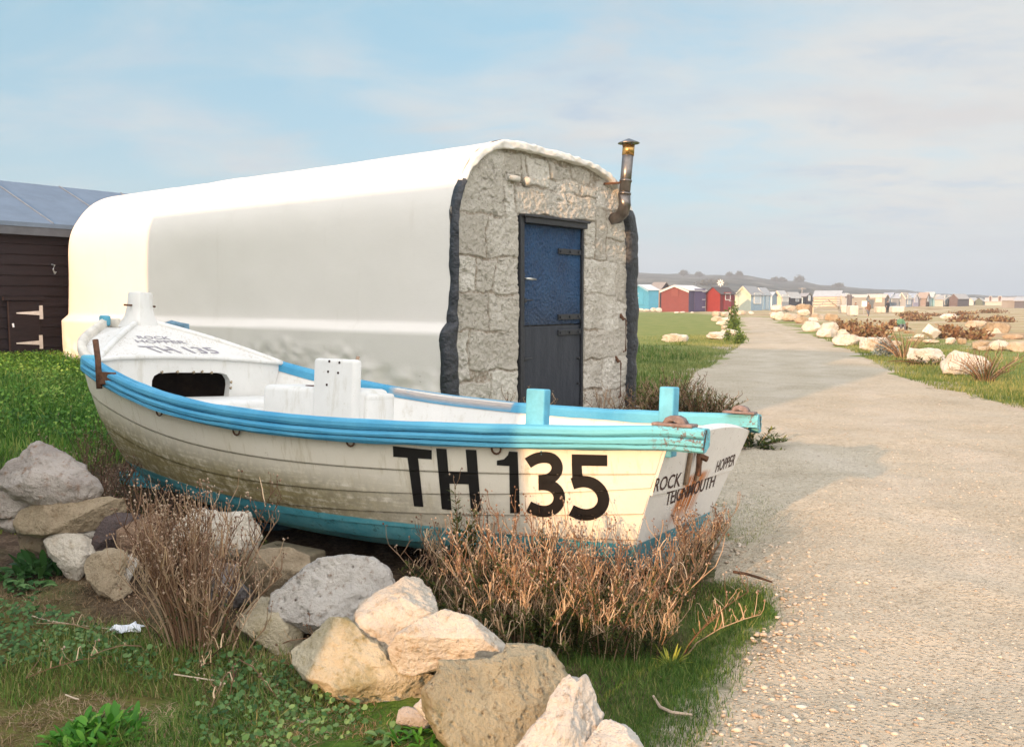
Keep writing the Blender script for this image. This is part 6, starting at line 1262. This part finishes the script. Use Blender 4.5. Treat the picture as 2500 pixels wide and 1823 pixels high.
# ------------------------------------------------------------------ beach huts along the shore
def z5(x, y): return 1500 + x / 4.532, 620 + y / 4.532
def z6(x, y): return 2000 + x / 4.532, 620 + y / 4.532
E2 = E_[:2]; D2 = DW[:2]
HM = {}
def paint(c, rough=.7):
    k = tuple(c)
    if k not in HM: HM[k] = flat('hut_paint', c, rough, .10, 3, .25, 14, dist=.02)
    return HM[k]
def solve_k(p, d, u):                # how far along d from p until the sight column u
    m = (u - CX) / F_ 
    # x - m*(y*CT - (z-ZC)*ST) = 0 at eye level
    return (m * p[1] * CT - p[0]) / (d[0] - m * d[1] * CT)
def hut_at(name, label, zf, x0, x1, x2, yb, ye, ya, gable, wl, wr, roof, group='beach huts', rot=0.0, feats=(), trim=None, cat='hut', depth=None, maxw=9.0):
    u0, u1, u2 = zf(x0, 0)[0], zf(x1, 0)[0], zf(x2, 0)[0]; vb, ve, va = zf(0, yb)[1], zf(0, ye)[1], zf(0, ya)[1]
    d = depth or 1.25 * F_ / (vb - HZ); p = np.array([(u1 - CX) / F_ * d, d]); cr, sr = math.cos(rot), math.sin(rot); Rm = np.array([[cr, -sr], [sr, cr]])
    dl, dr = Rm @ D2, Rm @ E2; wl_ = min(max(solve_k(p, dl, u0), 1.2), maxw) if x0 < x1 else 3.0; wr_ = min(max(solve_k(p, dr, u2), 1.2), maxw) if x2 > x1 else 3.5
    he = ZC - (ve - HZ) / F_ * d; 
    mid = p + (dl * wl_ if gable == 'L' else dr * wr_) * .5; ha = max(ZC - (va - HZ) / F_ * mid[1], he + .25); zb = -.25
    t = thing(name, (p[0], p[1], 0), label, cat, group)
    def P(a, b, z): q = p + dl * a + dr * b; return np.array([q[0], q[1], z])
    s = MB(); A, Bq, Cq, Dq = (0, 0), (wl_, 0), (wl_, wr_), (0, wr_)
    def wallf(q0, q1, m, peak):
        L = [P(*q0, zb), P(*q1, zb), P(*q1, he)]
        if peak: L.append(P((q0[0] + q1[0]) / 2, (q0[1] + q1[1]) / 2, ha))
        L.append(P(*q0, he)); s.add(L, [tuple(range(len(L)))], m)
    gl = gable == 'L'
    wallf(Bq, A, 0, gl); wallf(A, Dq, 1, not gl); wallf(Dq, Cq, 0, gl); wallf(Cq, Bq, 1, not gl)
    wl_o = mesh('wall', s.V, s.F, [paint(wl), paint(wr)], t, midx=s.M)  # shaded side of most huts put into the right wall's darker paint
    o = .14; s = MB(); th = .05
    for sg in (0, 1):
        if gl: e0, e1, r0, r1 = ((wl_ * sg + (o if sg else -o)), -o), ((wl_ * sg + (o if sg else -o)), wr_ + o), (wl_ / 2, -o), (wl_ / 2, wr_ + o)
        else: e0, e1, r0, r1 = (-o, (wr_ * sg + (o if sg else -o))), (wl_ + o, (wr_ * sg + (o if sg else -o))), (-o, wr_ / 2), (wl_ + o, wr_ / 2)
        half = (wl_ if gl else wr_) / 2; zo = he - (ha - he) / half * o + .02
        s.hexa([P(*e0, zo), P(*e1, zo), P(*r1, ha + .02), P(*r0, ha + .02), P(*e0, zo + th), P(*e1, zo + th), P(*r1, ha + .02 + th), P(*r0, ha + .02 + th)])
    part(t, 'roof', s, paint(roof, .6))
    if trim:
        s = MB(); fz = -.17
        half = (wl_ if gl else wr_)
        def G(f, z, out): return P(half * f, out, z) if gl else P(out, half * f, z)
        for f0, f1 in ((-.03, .5), (1.03, .5)):
            z0, z1 = he - .06, ha + .03; s.hexa([G(f0, z0 - .14, fz), G(f1, z1 - .14, fz), G(f1, z1 - .14, fz + .03), G(f0, z0 - .14, fz + .03), G(f0, z0, fz), G(f1, z1, fz), G(f1, z1, fz + .03), G(f0, z0, fz + .03)])
        part(t, 'bargeboard', s, paint(trim))
    for (kind, face, f0, f1, z0, z1, c) in feats:
        s = MB(); n = 'L' == face
        W_ = wl_ if n else wr_
        def Q(f, z, out): return P(W_ * f, -out, z) if n else P(-out, W_ * f, z)
        if z1 > 20: pass
        s.hexa([Q(f0, z0, 0.01), Q(f1, z0, 0.01), Q(f1, z0, .05), Q(f0, z0, .05), Q(f0, z1, .01), Q(f1, z1, .01), Q(f1, z1, .05), Q(f0, z1, .05)])
        o_ = part(t, kind, s, paint(c))
        if kind == 'window':
            s = MB(); w_ = (f1 - f0) * .12
            for (g0, g1, y0, y1) in ((f0 - w_ * .5, f1 + w_ * .5, z1, z1 + .06), (f0 - w_ * .5, f1 + w_ * .5, z0 - .07, z0), (f0 - w_, f0, z0, z1), (f1, f1 + w_, z0, z1)): s.hexa([Q(g0, y0, .01), Q(g1, y0, .01), Q(g1, y0, .065), Q(g0, y0, .065), Q(g0, y1, .01), Q(g1, y1, .01), Q(g1, y1, .065), Q(g0, y1, .065)])
            part(o_, 'frame', s, paint((.72, .72, .68)))
        if kind == 'door':
            s = MB()
            for zz_ in (z0 + (z1 - z0) * .15, z0 + (z1 - z0) * .85, (z0 + z1) / 2):
                fm = f1 - (f1 - f0) * .3; s.hexa([Q(fm, zz_, .05), Q(f1, zz_, .05), Q(f1, zz_, .07), Q(fm, zz_, .07), Q(fm, zz_ + .06, .05), Q(f1, zz_ + .06, .05), Q(f1, zz_ + .06, .07), Q(fm, zz_ + .06, .07)])
            part(o_, 'hinges', s, paint((.65, .65, .66)))
    return t
LG, DG, DK, GL_ = (.62, .62, .60), (.33, .34, .35), (.035, .03, .035), (.10, .13, .16)
WH, CR, PE = (.74, .72, .66), (.68, .64, .50), (.70, .52, .38)
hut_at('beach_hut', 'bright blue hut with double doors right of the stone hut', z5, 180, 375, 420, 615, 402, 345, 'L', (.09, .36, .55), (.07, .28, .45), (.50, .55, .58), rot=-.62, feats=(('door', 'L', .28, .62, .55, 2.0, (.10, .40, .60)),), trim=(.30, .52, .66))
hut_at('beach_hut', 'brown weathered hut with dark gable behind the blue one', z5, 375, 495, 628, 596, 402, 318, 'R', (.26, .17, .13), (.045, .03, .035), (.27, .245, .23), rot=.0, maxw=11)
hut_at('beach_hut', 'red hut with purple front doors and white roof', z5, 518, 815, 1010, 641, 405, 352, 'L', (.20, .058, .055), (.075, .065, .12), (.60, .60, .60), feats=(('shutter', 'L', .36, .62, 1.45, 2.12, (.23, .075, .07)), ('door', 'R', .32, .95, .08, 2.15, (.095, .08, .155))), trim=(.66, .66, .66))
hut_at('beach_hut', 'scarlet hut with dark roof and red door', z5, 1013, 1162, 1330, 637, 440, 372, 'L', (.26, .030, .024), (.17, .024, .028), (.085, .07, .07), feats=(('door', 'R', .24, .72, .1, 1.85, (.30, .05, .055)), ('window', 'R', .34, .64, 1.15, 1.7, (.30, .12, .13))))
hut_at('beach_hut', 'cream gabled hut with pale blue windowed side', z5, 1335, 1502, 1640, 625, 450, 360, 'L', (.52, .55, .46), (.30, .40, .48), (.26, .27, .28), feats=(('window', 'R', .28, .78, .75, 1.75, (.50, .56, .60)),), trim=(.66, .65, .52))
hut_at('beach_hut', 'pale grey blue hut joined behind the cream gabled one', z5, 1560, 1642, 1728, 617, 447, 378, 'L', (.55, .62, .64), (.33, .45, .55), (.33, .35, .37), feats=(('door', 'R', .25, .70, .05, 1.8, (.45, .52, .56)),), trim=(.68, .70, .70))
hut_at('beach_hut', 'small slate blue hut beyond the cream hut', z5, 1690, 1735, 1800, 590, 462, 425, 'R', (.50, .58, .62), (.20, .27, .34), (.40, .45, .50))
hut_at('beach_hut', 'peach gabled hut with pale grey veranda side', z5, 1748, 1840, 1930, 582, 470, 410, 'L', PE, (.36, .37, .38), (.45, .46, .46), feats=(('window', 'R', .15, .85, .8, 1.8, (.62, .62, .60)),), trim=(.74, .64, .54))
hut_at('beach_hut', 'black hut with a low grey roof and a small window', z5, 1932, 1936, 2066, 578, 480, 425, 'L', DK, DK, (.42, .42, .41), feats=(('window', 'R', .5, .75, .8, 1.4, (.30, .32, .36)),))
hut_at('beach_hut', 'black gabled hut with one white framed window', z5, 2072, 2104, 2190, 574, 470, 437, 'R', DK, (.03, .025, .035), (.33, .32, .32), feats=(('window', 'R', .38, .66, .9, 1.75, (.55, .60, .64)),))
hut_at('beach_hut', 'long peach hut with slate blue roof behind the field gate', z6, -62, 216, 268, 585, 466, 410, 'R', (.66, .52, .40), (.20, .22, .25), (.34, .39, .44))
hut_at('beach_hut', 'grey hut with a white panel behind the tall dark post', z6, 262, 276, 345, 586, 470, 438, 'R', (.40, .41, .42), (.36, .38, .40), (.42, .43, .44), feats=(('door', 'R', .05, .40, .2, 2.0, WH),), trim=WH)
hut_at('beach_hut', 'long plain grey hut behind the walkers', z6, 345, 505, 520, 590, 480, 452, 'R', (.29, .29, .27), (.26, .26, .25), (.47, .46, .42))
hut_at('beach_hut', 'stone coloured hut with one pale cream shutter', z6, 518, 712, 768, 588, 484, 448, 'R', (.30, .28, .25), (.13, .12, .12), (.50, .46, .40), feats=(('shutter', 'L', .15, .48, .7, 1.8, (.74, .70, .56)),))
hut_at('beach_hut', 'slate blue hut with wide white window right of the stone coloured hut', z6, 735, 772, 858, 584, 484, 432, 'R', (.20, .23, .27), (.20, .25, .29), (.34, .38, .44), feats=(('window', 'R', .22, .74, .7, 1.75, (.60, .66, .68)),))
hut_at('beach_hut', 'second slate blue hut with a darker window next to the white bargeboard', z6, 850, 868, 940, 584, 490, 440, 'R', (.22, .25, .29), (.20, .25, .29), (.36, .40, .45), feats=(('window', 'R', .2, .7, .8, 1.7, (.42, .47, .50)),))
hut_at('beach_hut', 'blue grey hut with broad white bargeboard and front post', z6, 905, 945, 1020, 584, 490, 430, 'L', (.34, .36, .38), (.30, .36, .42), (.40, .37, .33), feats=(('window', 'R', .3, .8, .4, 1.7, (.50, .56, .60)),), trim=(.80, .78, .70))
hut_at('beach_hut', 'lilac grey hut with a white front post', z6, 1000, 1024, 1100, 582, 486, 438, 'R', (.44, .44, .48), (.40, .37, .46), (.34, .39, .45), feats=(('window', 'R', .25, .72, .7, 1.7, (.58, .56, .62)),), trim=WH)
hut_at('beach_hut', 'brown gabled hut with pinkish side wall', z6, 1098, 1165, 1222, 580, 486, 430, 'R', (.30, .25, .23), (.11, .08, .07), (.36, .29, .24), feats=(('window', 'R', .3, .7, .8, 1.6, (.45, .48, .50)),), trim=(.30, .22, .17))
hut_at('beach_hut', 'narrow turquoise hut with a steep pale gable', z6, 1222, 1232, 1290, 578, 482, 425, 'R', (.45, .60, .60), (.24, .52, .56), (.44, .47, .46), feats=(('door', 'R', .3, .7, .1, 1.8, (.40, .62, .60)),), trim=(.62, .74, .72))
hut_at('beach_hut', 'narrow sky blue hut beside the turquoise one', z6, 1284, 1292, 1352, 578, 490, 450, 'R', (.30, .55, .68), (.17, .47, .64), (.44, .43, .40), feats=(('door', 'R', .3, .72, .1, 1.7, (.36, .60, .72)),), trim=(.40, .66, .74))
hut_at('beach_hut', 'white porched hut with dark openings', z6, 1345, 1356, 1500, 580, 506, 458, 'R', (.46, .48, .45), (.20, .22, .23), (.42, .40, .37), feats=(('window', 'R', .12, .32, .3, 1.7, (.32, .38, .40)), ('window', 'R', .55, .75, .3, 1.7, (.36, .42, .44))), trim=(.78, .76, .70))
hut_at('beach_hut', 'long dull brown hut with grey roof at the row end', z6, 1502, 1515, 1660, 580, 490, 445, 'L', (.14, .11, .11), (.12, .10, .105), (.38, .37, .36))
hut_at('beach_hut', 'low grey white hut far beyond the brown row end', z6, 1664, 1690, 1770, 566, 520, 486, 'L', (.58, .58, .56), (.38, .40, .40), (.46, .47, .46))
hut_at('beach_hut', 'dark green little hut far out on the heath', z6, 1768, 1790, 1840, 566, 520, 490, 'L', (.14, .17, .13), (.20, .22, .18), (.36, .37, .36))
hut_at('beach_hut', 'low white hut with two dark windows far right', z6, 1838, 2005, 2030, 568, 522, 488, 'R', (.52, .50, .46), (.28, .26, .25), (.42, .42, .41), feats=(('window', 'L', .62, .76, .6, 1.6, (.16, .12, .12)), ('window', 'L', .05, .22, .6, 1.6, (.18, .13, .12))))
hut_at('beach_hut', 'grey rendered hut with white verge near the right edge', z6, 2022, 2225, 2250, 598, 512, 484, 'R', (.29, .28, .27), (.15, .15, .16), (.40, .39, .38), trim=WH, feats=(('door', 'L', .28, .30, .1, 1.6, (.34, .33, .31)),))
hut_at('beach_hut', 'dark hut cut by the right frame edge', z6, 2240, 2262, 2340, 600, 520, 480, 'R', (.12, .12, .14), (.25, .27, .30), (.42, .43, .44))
# ornaments and poles over the roofs
def gp(zf, x, y, z=0.0): u, v = zf(x, y); return ground(u, v, z)
def pole(name, zf, x, yb, yt, r, label, cat, colr, depth=None, arm=0):
    u, v = zf(x, yb); d = depth or 1.25 * F_ / (v - HZ); x_ = (u - CX) / F_ * d; zt_ = ZC - (zf(x, yt)[1] - HZ) / F_ * d
    t = thing(name, (x_, d, 0), label, cat); s = MB(); s.tube([(x_, d, -.1), (x_, d, zt_)], r, 8); part(t, 'shaft', s, paint(colr))
    if arm: s = MB(); s.box((x_ - arm / 2, d - .04, zt_ - .25), (arm, 0, 0), (0, .08, 0), (0, 0, .1)); part(t, 'crossarm', s, paint(colr))
    return t, x_, d, zt_
t, x_, d, zt_ = pole('wind_spinner', z5, 1160, 640, 320, .035, 'white star shaped wind spinner on a pole above the scarlet hut', 'spinner', (.80, .80, .78), 88.0)
s = MB()
for k in range(8):
    a = k * math.pi / 4; r_ = np.array([math.cos(a), 0, math.sin(a)]); q = np.array([-math.sin(a), 0, math.cos(a)]); c0 = np.array([x_, d - .08, zt_]); s.prism([c0 + r_ * .1 - q * .06, c0 + r_ * .34 - q * .02, c0 + r_ * .34 + q * .06, c0 + r_ * .1 + q * .06], (0, .03, .0))
part(t, 'blades', s, paint((.80, .80, .78)))
pole('utility_pole', z5, 2062, 570, 372, .07, 'thin pale utility pole with a crossarm behind the black huts', 'pole', (.42, .42, .42), 190.0, 1.6)
pole('porch_post', z5, 2068, 578, 480, .09, 'pale post standing between the two black huts', 'post', (.50, .60, .62))
pole('gate_post', z5, 2166, 672, 566, .11, 'dark post at the left end of the field gate', 'post', (.16, .12, .09))
pole('dark_post', z6, 322, 662, 452, .20, 'tall dark post with a bent top beside the walkers', 'post', (.13, .125, .14), None, .7)
# field gate
t, x0_, d0, _ = pole('field_gate', z5, 2190, 660, 588, .06, 'pale wooden five barred field gate across the track', 'gate', (.58, .48, .36))
gx = gp(z6, 232, 640); x1_, d1 = gx[0], gx[1]
s = MB()
for k in range(5): z_ = .25 + k * .22; s.hexa([(x0_, d0, z_), (x1_, d1, z_), (x1_, d1 + .05, z_), (x0_, d0 + .05, z_), (x0_, d0, z_ + .09), (x1_, d1, z_ + .09), (x1_, d1 + .05, z_ + .09), (x0_, d0 + .05, z_ + .09)])
s.tube([(x0_, d0 - .02, .28), ((x0_ + x1_) / 2, (d0 + d1) / 2 - .02, 1.15)], .05, 4); s.tube([(x1_, d1 - .02, .28), ((x0_ + x1_) / 2, (d0 + d1) / 2 - .02, 1.15)], .05, 4)
part(t, 'bars', s, paint((.60, .50, .38))); s = MB(); s.box((x1_, d1, -.1), (.14, 0, 0), (0, .14, 0), (0, 0, 1.6)); part(t, 'hanging_post', s, paint((.50, .42, .33)))
# notice board and stone gate blocks
t, x_, d, zt_ = pole('notice_sign', z6, 484, 650, 570, .04, 'small white notice on a post beside the walker in brown', 'sign', (.45, .42, .38)); s = MB(); s.box((x_ - .22, d - .07, zt_ - .1), (.44, 0, 0), (0, .03, 0), (0, 0, .5)); part(t, 'board', s, paint((.80, .80, .78)))
def slab(zf, x0, x1, yb, yt, label, mat):
    u, v = zf(x0, yb); d = 1.25 * F_ / (v - HZ); xa = (u - CX) / F_ * d; xb = (zf(x1, yb)[0] - CX) / F_ * d; zt_ = ZC - (zf(0, yt)[1] - HZ) / F_ * d
    s = MB(); s.bbox((xa, d, -.1), (xb - xa, 0, 0), (0, .8, 0), (0, 0, zt_ + .1), .1); tag(mesh('gate_block', s.V, s.F, mat, None, loc=((xa + xb) / 2, d + .4, 0)), label, 'stone block')
slab(z6, 236, 300, 642, 566, 'pale stone block at the right of the field gate', RM['white']); slab(z6, 335, 430, 668, 570, 'stone block behind the figure in black', RM['white']); slab(z6, 632, 728, 640, 584, 'squared stone block behind the walkers', RM['pale'])
slab(z6, 800, 935, 636, 578, 'longest squared stone block right of the walkers', RM['white'])
# ------------------------------------------------------------------ people on the track
skin = flat('skin', (.48, .31, .23), .6, .1)
def person(loc, J, label, body_m, parts_, h):
    """J: joints in metres from the feet; x to the right, y away, z up"""
    t = thing('person', tuple(loc), label, 'person'); V = [np.array(loc) + np.array(p) for p, r in J['pts']]
    me = bpy.data.meshes.new('body'); me.from_pydata([tuple(v - np.array(loc)) for v in V], J['edges'], []); o = bpy.data.objects.new('body', me); col.objects.link(o); o.parent = t; me.materials.append(body_m)
    m_ = o.modifiers.new('skin', 'SKIN'); 
    if not me.skin_vertices: 
        bm = bmesh.new(); bm.from_mesh(me); bm.verts.layers.skin.verify(); bm.to_mesh(me); bm.free()
    for i, (p, r) in enumerate(J['pts']):
        sv = me.skin_vertices[0].data[i]; sv.radius = r; sv.use_root = (i == 0)
    o.modifiers.new('sub', 'SUBSURF').levels = 1; ORG[o.name] = np.array(loc)
    for nm, mb, mt in parts_: part(t, nm, mb, mt, True)
    return t
def walker(loc, label, coat, legs, hair, s_=1.0, stride=.22, coat_len=.78, arm=.1, bag=None):
    L = np.array(loc, float)
    pts = [((0, 0, .95), (.13, .10)), ((0, 0, 1.2), (.15, .10)), ((0, 0, 1.42), (.15, .09)), ((0, -.02, 1.52), (.05, .05)), ((0, -.03, 1.60), (.075, .085)), ((0, -.03, 1.72), (.07, .08)),
        ((-.10, 0, .90), (.085, .085)), ((-.11, -stride, .50), (.055, .06)), ((-.11, -stride * .8, .09), (.035, .04)), ((-.12, -stride * 1.3, .04), (.035, .03)),
        ((.10, 0, .90), (.085, .085)), ((.11, stride * .6, .50), (.055, .06)), ((.11, stride * 1.2, .10), (.035, .04)), ((.12, stride * .8, .04), (.035, .03)),
        ((-.20, 0, 1.40), (.06, .06)), ((-.26, -arm, 1.12), (.045, .045)), ((-.24, -arm - .15, .90), (.03, .03)), ((-.24, -arm - .18, .82), (.035, .02)),
        ((.20, 0, 1.40), (.06, .06)), ((.26, arm, 1.12), (.045, .045)), ((.25, arm + .02, .88), (.03, .03)), ((.25, arm, .80), (.035, .02))]
    ed = [(0, 1), (1, 2), (2, 3), (3, 4), (4, 5), (0, 6), (6, 7), (7, 8), (8, 9), (0, 10), (10, 11), (11, 12), (12, 13), (2, 14), (14, 15), (15, 16), (16, 17), (2, 18), (18, 19), (19, 20), (20, 21)]
    pts = [((p[0] * s_, p[1] * s_, p[2] * s_), (r[0] * s_, r[1] * s_)) for p, r in pts]
    def W(x, y, z): return L + np.array([x, y, z]) * s_
    c = MB(); rows = []
    for z_, a, b in ((coat_len, .23, .17), (1.0, .20, .15), (1.2, .20, .14), (1.36, .235, .135), (1.45, .17, .11), (1.52, .075, .075)): rows.append([W(a * math.cos(k * math.pi / 8), b * math.sin(k * math.pi / 8), z_) for k in range(17)])
    c.grid(np.array(rows))
    for sg, dy in ((-1, -arm), (1, arm)): c.tube([W(sg * .19, 0, 1.41), W(sg * .27, dy, 1.12), W(sg * .255, dy * 1.4, .90)], [.085 * s_, .07 * s_, .055 * s_], 10)
    tr = MB(); tr.tube([W(-.10, 0, .95), W(-.11, -stride, .50), W(-.11, -stride * .8, .10)], [.115 * s_, .085 * s_, .065 * s_], 10); tr.tube([W(.10, 0, .95), W(.11, stride * .6, .50), W(.11, stride * 1.2, .11)], [.115 * s_, .085 * s_, .065 * s_], 10)
    hr = MB(); rows = [[W(.098 * math.sin(q) * math.cos(k * math.pi / 6), .012 + .11 * math.sin(q) * math.sin(k * math.pi / 6), 1.655 + .125 * math.cos(q) + (-.04 if math.sin(k * math.pi / 6) > 0 and q > 1.2 else 0)) for k in range(13)] for q in np.linspace(.05, 1.75, 7)]; hr.grid(np.array(rows))
    ft_ = MB(); ft_.bbox(W(-.165, -stride * 1.35, .0), (.09 * s_, 0, 0), (0, .25 * s_, 0), (0, 0, .09 * s_), .03); ft_.bbox(W(.075, stride * .8, .0), (.09 * s_, 0, 0), (0, .25 * s_, 0), (0, 0, .09 * s_), .03)
    pr = [('coat', c, coat), ('trousers', tr, legs), ('hair', hr, hair), ('shoes', ft_, flat('shoe', (.30, .29, .28), .6, .2))]
    return person(loc, dict(pts=pts, edges=ed), label, skin, pr, 1.75 * s_)
br_c = flat('brown_coat', (.17, .10, .055), .85, .2); bk_c = flat('black_cloth', (.02, .02, .024), .85, .2); gy_t = flat('grey_trousers', (.12, .13, .15), .85, .2); hr_b = flat('brown_hair', (.10, .055, .03), .7, .2)
d_ = 1.25 * F_ / (z6(0, 702)[1] - HZ)
def ploc(x, d): u, v = z6(x, 0); X = (u - CX) / F_ * d; return (X, d, hz(X, d))
walker(ploc(532, 100), 'walker in a brown coat and grey trousers on the track', br_c, gy_t, hr_b, 1.05)
walker(ploc(392, 92), 'person in black standing by the stone block', bk_c, gy_t, hr_b, .98, .06)
walker(ploc(745, 116), 'person in dark clothes far off by the stone coloured hut', bk_c, bk_c, hr_b, .95, .05)
gc = flat('green_jacket', (.10, .22, .14), .85, .2); L = ploc(895, 34); s_ = .5
pts = [((0, 0, .42), (.14, .12)), ((0, .04, .68), (.14, .10)), ((0, .02, .88), (.14, .09)), ((0, 0, .98), (.05, .05)), ((0, -.02, 1.06), (.075, .085)), ((0, -.02, 1.16), (.07, .08)), ((-.10, -.05, .42), (.085, .085)), ((-.15, -.42, .50), (.06, .06)), ((-.15, -.46, .08), (.04, .04)), ((-.15, -.58, .04), (.035, .03)), ((.10, -.05, .42), (.085, .085)), ((.14, -.42, .50), (.06, .06)), ((.14, -.46, .08), (.04, .04)), ((.14, -.58, .04), (.035, .03)), ((-.19, .02, .86), (.06, .06)), ((-.25, -.08, .62), (.045, .045)), ((-.15, -.28, .52), (.03, .03)), ((.19, .02, .86), (.06, .06)), ((.25, -.08, .62), (.045, .045)), ((.15, -.28, .52), (.03, .03))]
ed = [(0, 1), (1, 2), (2, 3), (3, 4), (4, 5), (0, 6), (6, 7), (7, 8), (8, 9), (0, 10), (10, 11), (11, 12), (12, 13), (2, 14), (14, 15), (15, 16), (2, 17), (17, 18), (18, 19)]
pts = [(tuple(np.array(p) * s_), tuple(np.array(r) * s_)) for p, r in pts]
def W(x, y, z): return np.array(L) + np.array([x, y, z]) * s_
c = MB(); rows = [[W(a * math.cos(k * math.pi / 8), .03 + b * math.sin(k * math.pi / 8), z_) for k in range(17)] for z_, a, b in ((.40, .22, .19), (.6, .20, .16), (.82, .23, .14), (.92, .16, .11), (.98, .075, .075))]; c.grid(np.array(rows))
for sg in (-1, 1): c.tube([W(sg * .18, .02, .87), W(sg * .26, -.08, .62), W(sg * .16, -.27, .53)], [.042, .035, .028], 10)
tr = MB()
for sg in (-1, 1): tr.tube([W(sg * .10, 0, .42), W(sg * .145, -.42, .50), W(sg * .145, -.46, .10)], [.057, .042, .033], 10)
hr = MB(); hr.grid(np.array([[W(.098 * math.sin(q) * math.cos(k * math.pi / 6), .012 + .11 * math.sin(q) * math.sin(k * math.pi / 6), 1.11 + .12 * math.cos(q)) for k in range(13)] for q in np.linspace(.05, 1.75, 7)]))
st_ = MB(); st_.bbox(W(-.4, -.12, -.1), (.4, 0, 0), (0, .25, 0), (0, 0, .21), .04)
person(L, dict(pts=pts, edges=ed), 'small child in a green jacket sitting on a stone by the heath', skin, [('jacket', c, gc), ('trousers', tr, gy_t), ('hair', hr, hr_b)], 1.2)
tag(mesh('seat_stone', st_.V, st_.F, RM['white'], None, loc=tuple(W(0, .1, 0))), 'low pale stone the child in the green jacket sits on', 'stone')
# bushes and trees on the far hill
hillm = leafmat("hill_tree_leaf", [(0, (.05, .05, .03)), (1, (.15, .14, .09))], .9, 0)
def hill_z(u, d): return ZC + (HZ - np.interp(u, cu, cv)) / F_ * D1 * (((d - D0) / (D1 - D0)) ** .8)
for i, (x, zf, w_, h_, d_, lb) in enumerate(((752, z5, 6, 4, 640, 'round bare tree standing highest on the hill crest'), (1060, z5, 16, 3.0, 420, 'long dark thicket on the hill behind the scarlet hut'), (2035, z5, 7.5, 4.6, 640, 'dome shaped tree at the right end of the crest'), (1370, z5, 5, 3, 640, 'low tree on the middle of the crest'), (1255, z5, 5, 2.5, 640, 'small tree on the crest left of the low one'), (1830, z5, 7, 2.8, 640, 'spreading tree on the falling part of the crest'), (1760, z5, 5, 2.5, 640, 'little tree beside the spreading one'), (930, z5, 7, 2.4, 640, 'low scrub clump right of the round bare tree'), (200, z6, 9, 3, 620, 'dark scrub clump on the hill above the peach hut'))):
    u = zf(x, 0)[0]; X = (u - CX) / F_ * d_; z_ = hill_z(u, d_); n = 900; rg = np.random.default_rng(900 + i)
    t = thing('hill_tree', (X, d_, z_), lb, 'tree'); c = rg.normal(size=(n, 3)); c /= np.linalg.norm(c, axis=1, keepdims=True); q = c * (rg.random(n) ** .5 * (1 + .5 * fbm(c * 2 + i, 3, i)))[:, None]; q[:, 2] = np.abs(q[:, 2])
    Xc = np.array([X, d_, z_ + h_ * .18]) + q * np.array([w_ / 2, w_ / 3, h_ * .85]); a = rg.normal(size=(n, 3)) * .35; b = rg.normal(size=(n, 3)) * .35
    mesh('crown', np.stack([Xc, Xc + a, Xc + a + b, Xc + b], 1).reshape(-1, 3), np.arange(4 * n).reshape(-1, 4).astype(np.int32), hillm if i else hillm, t, attrs=dict(rnd=np.repeat(rg.random(n), 4))) if 'hillm' in globals() else None
    s = MB(); s.tube([(X, d_, z_ - 1), (X + .2, d_, z_ + h_ * .5)], [.35, .12], 6); part(t, 'trunk', s, darkm_plain)
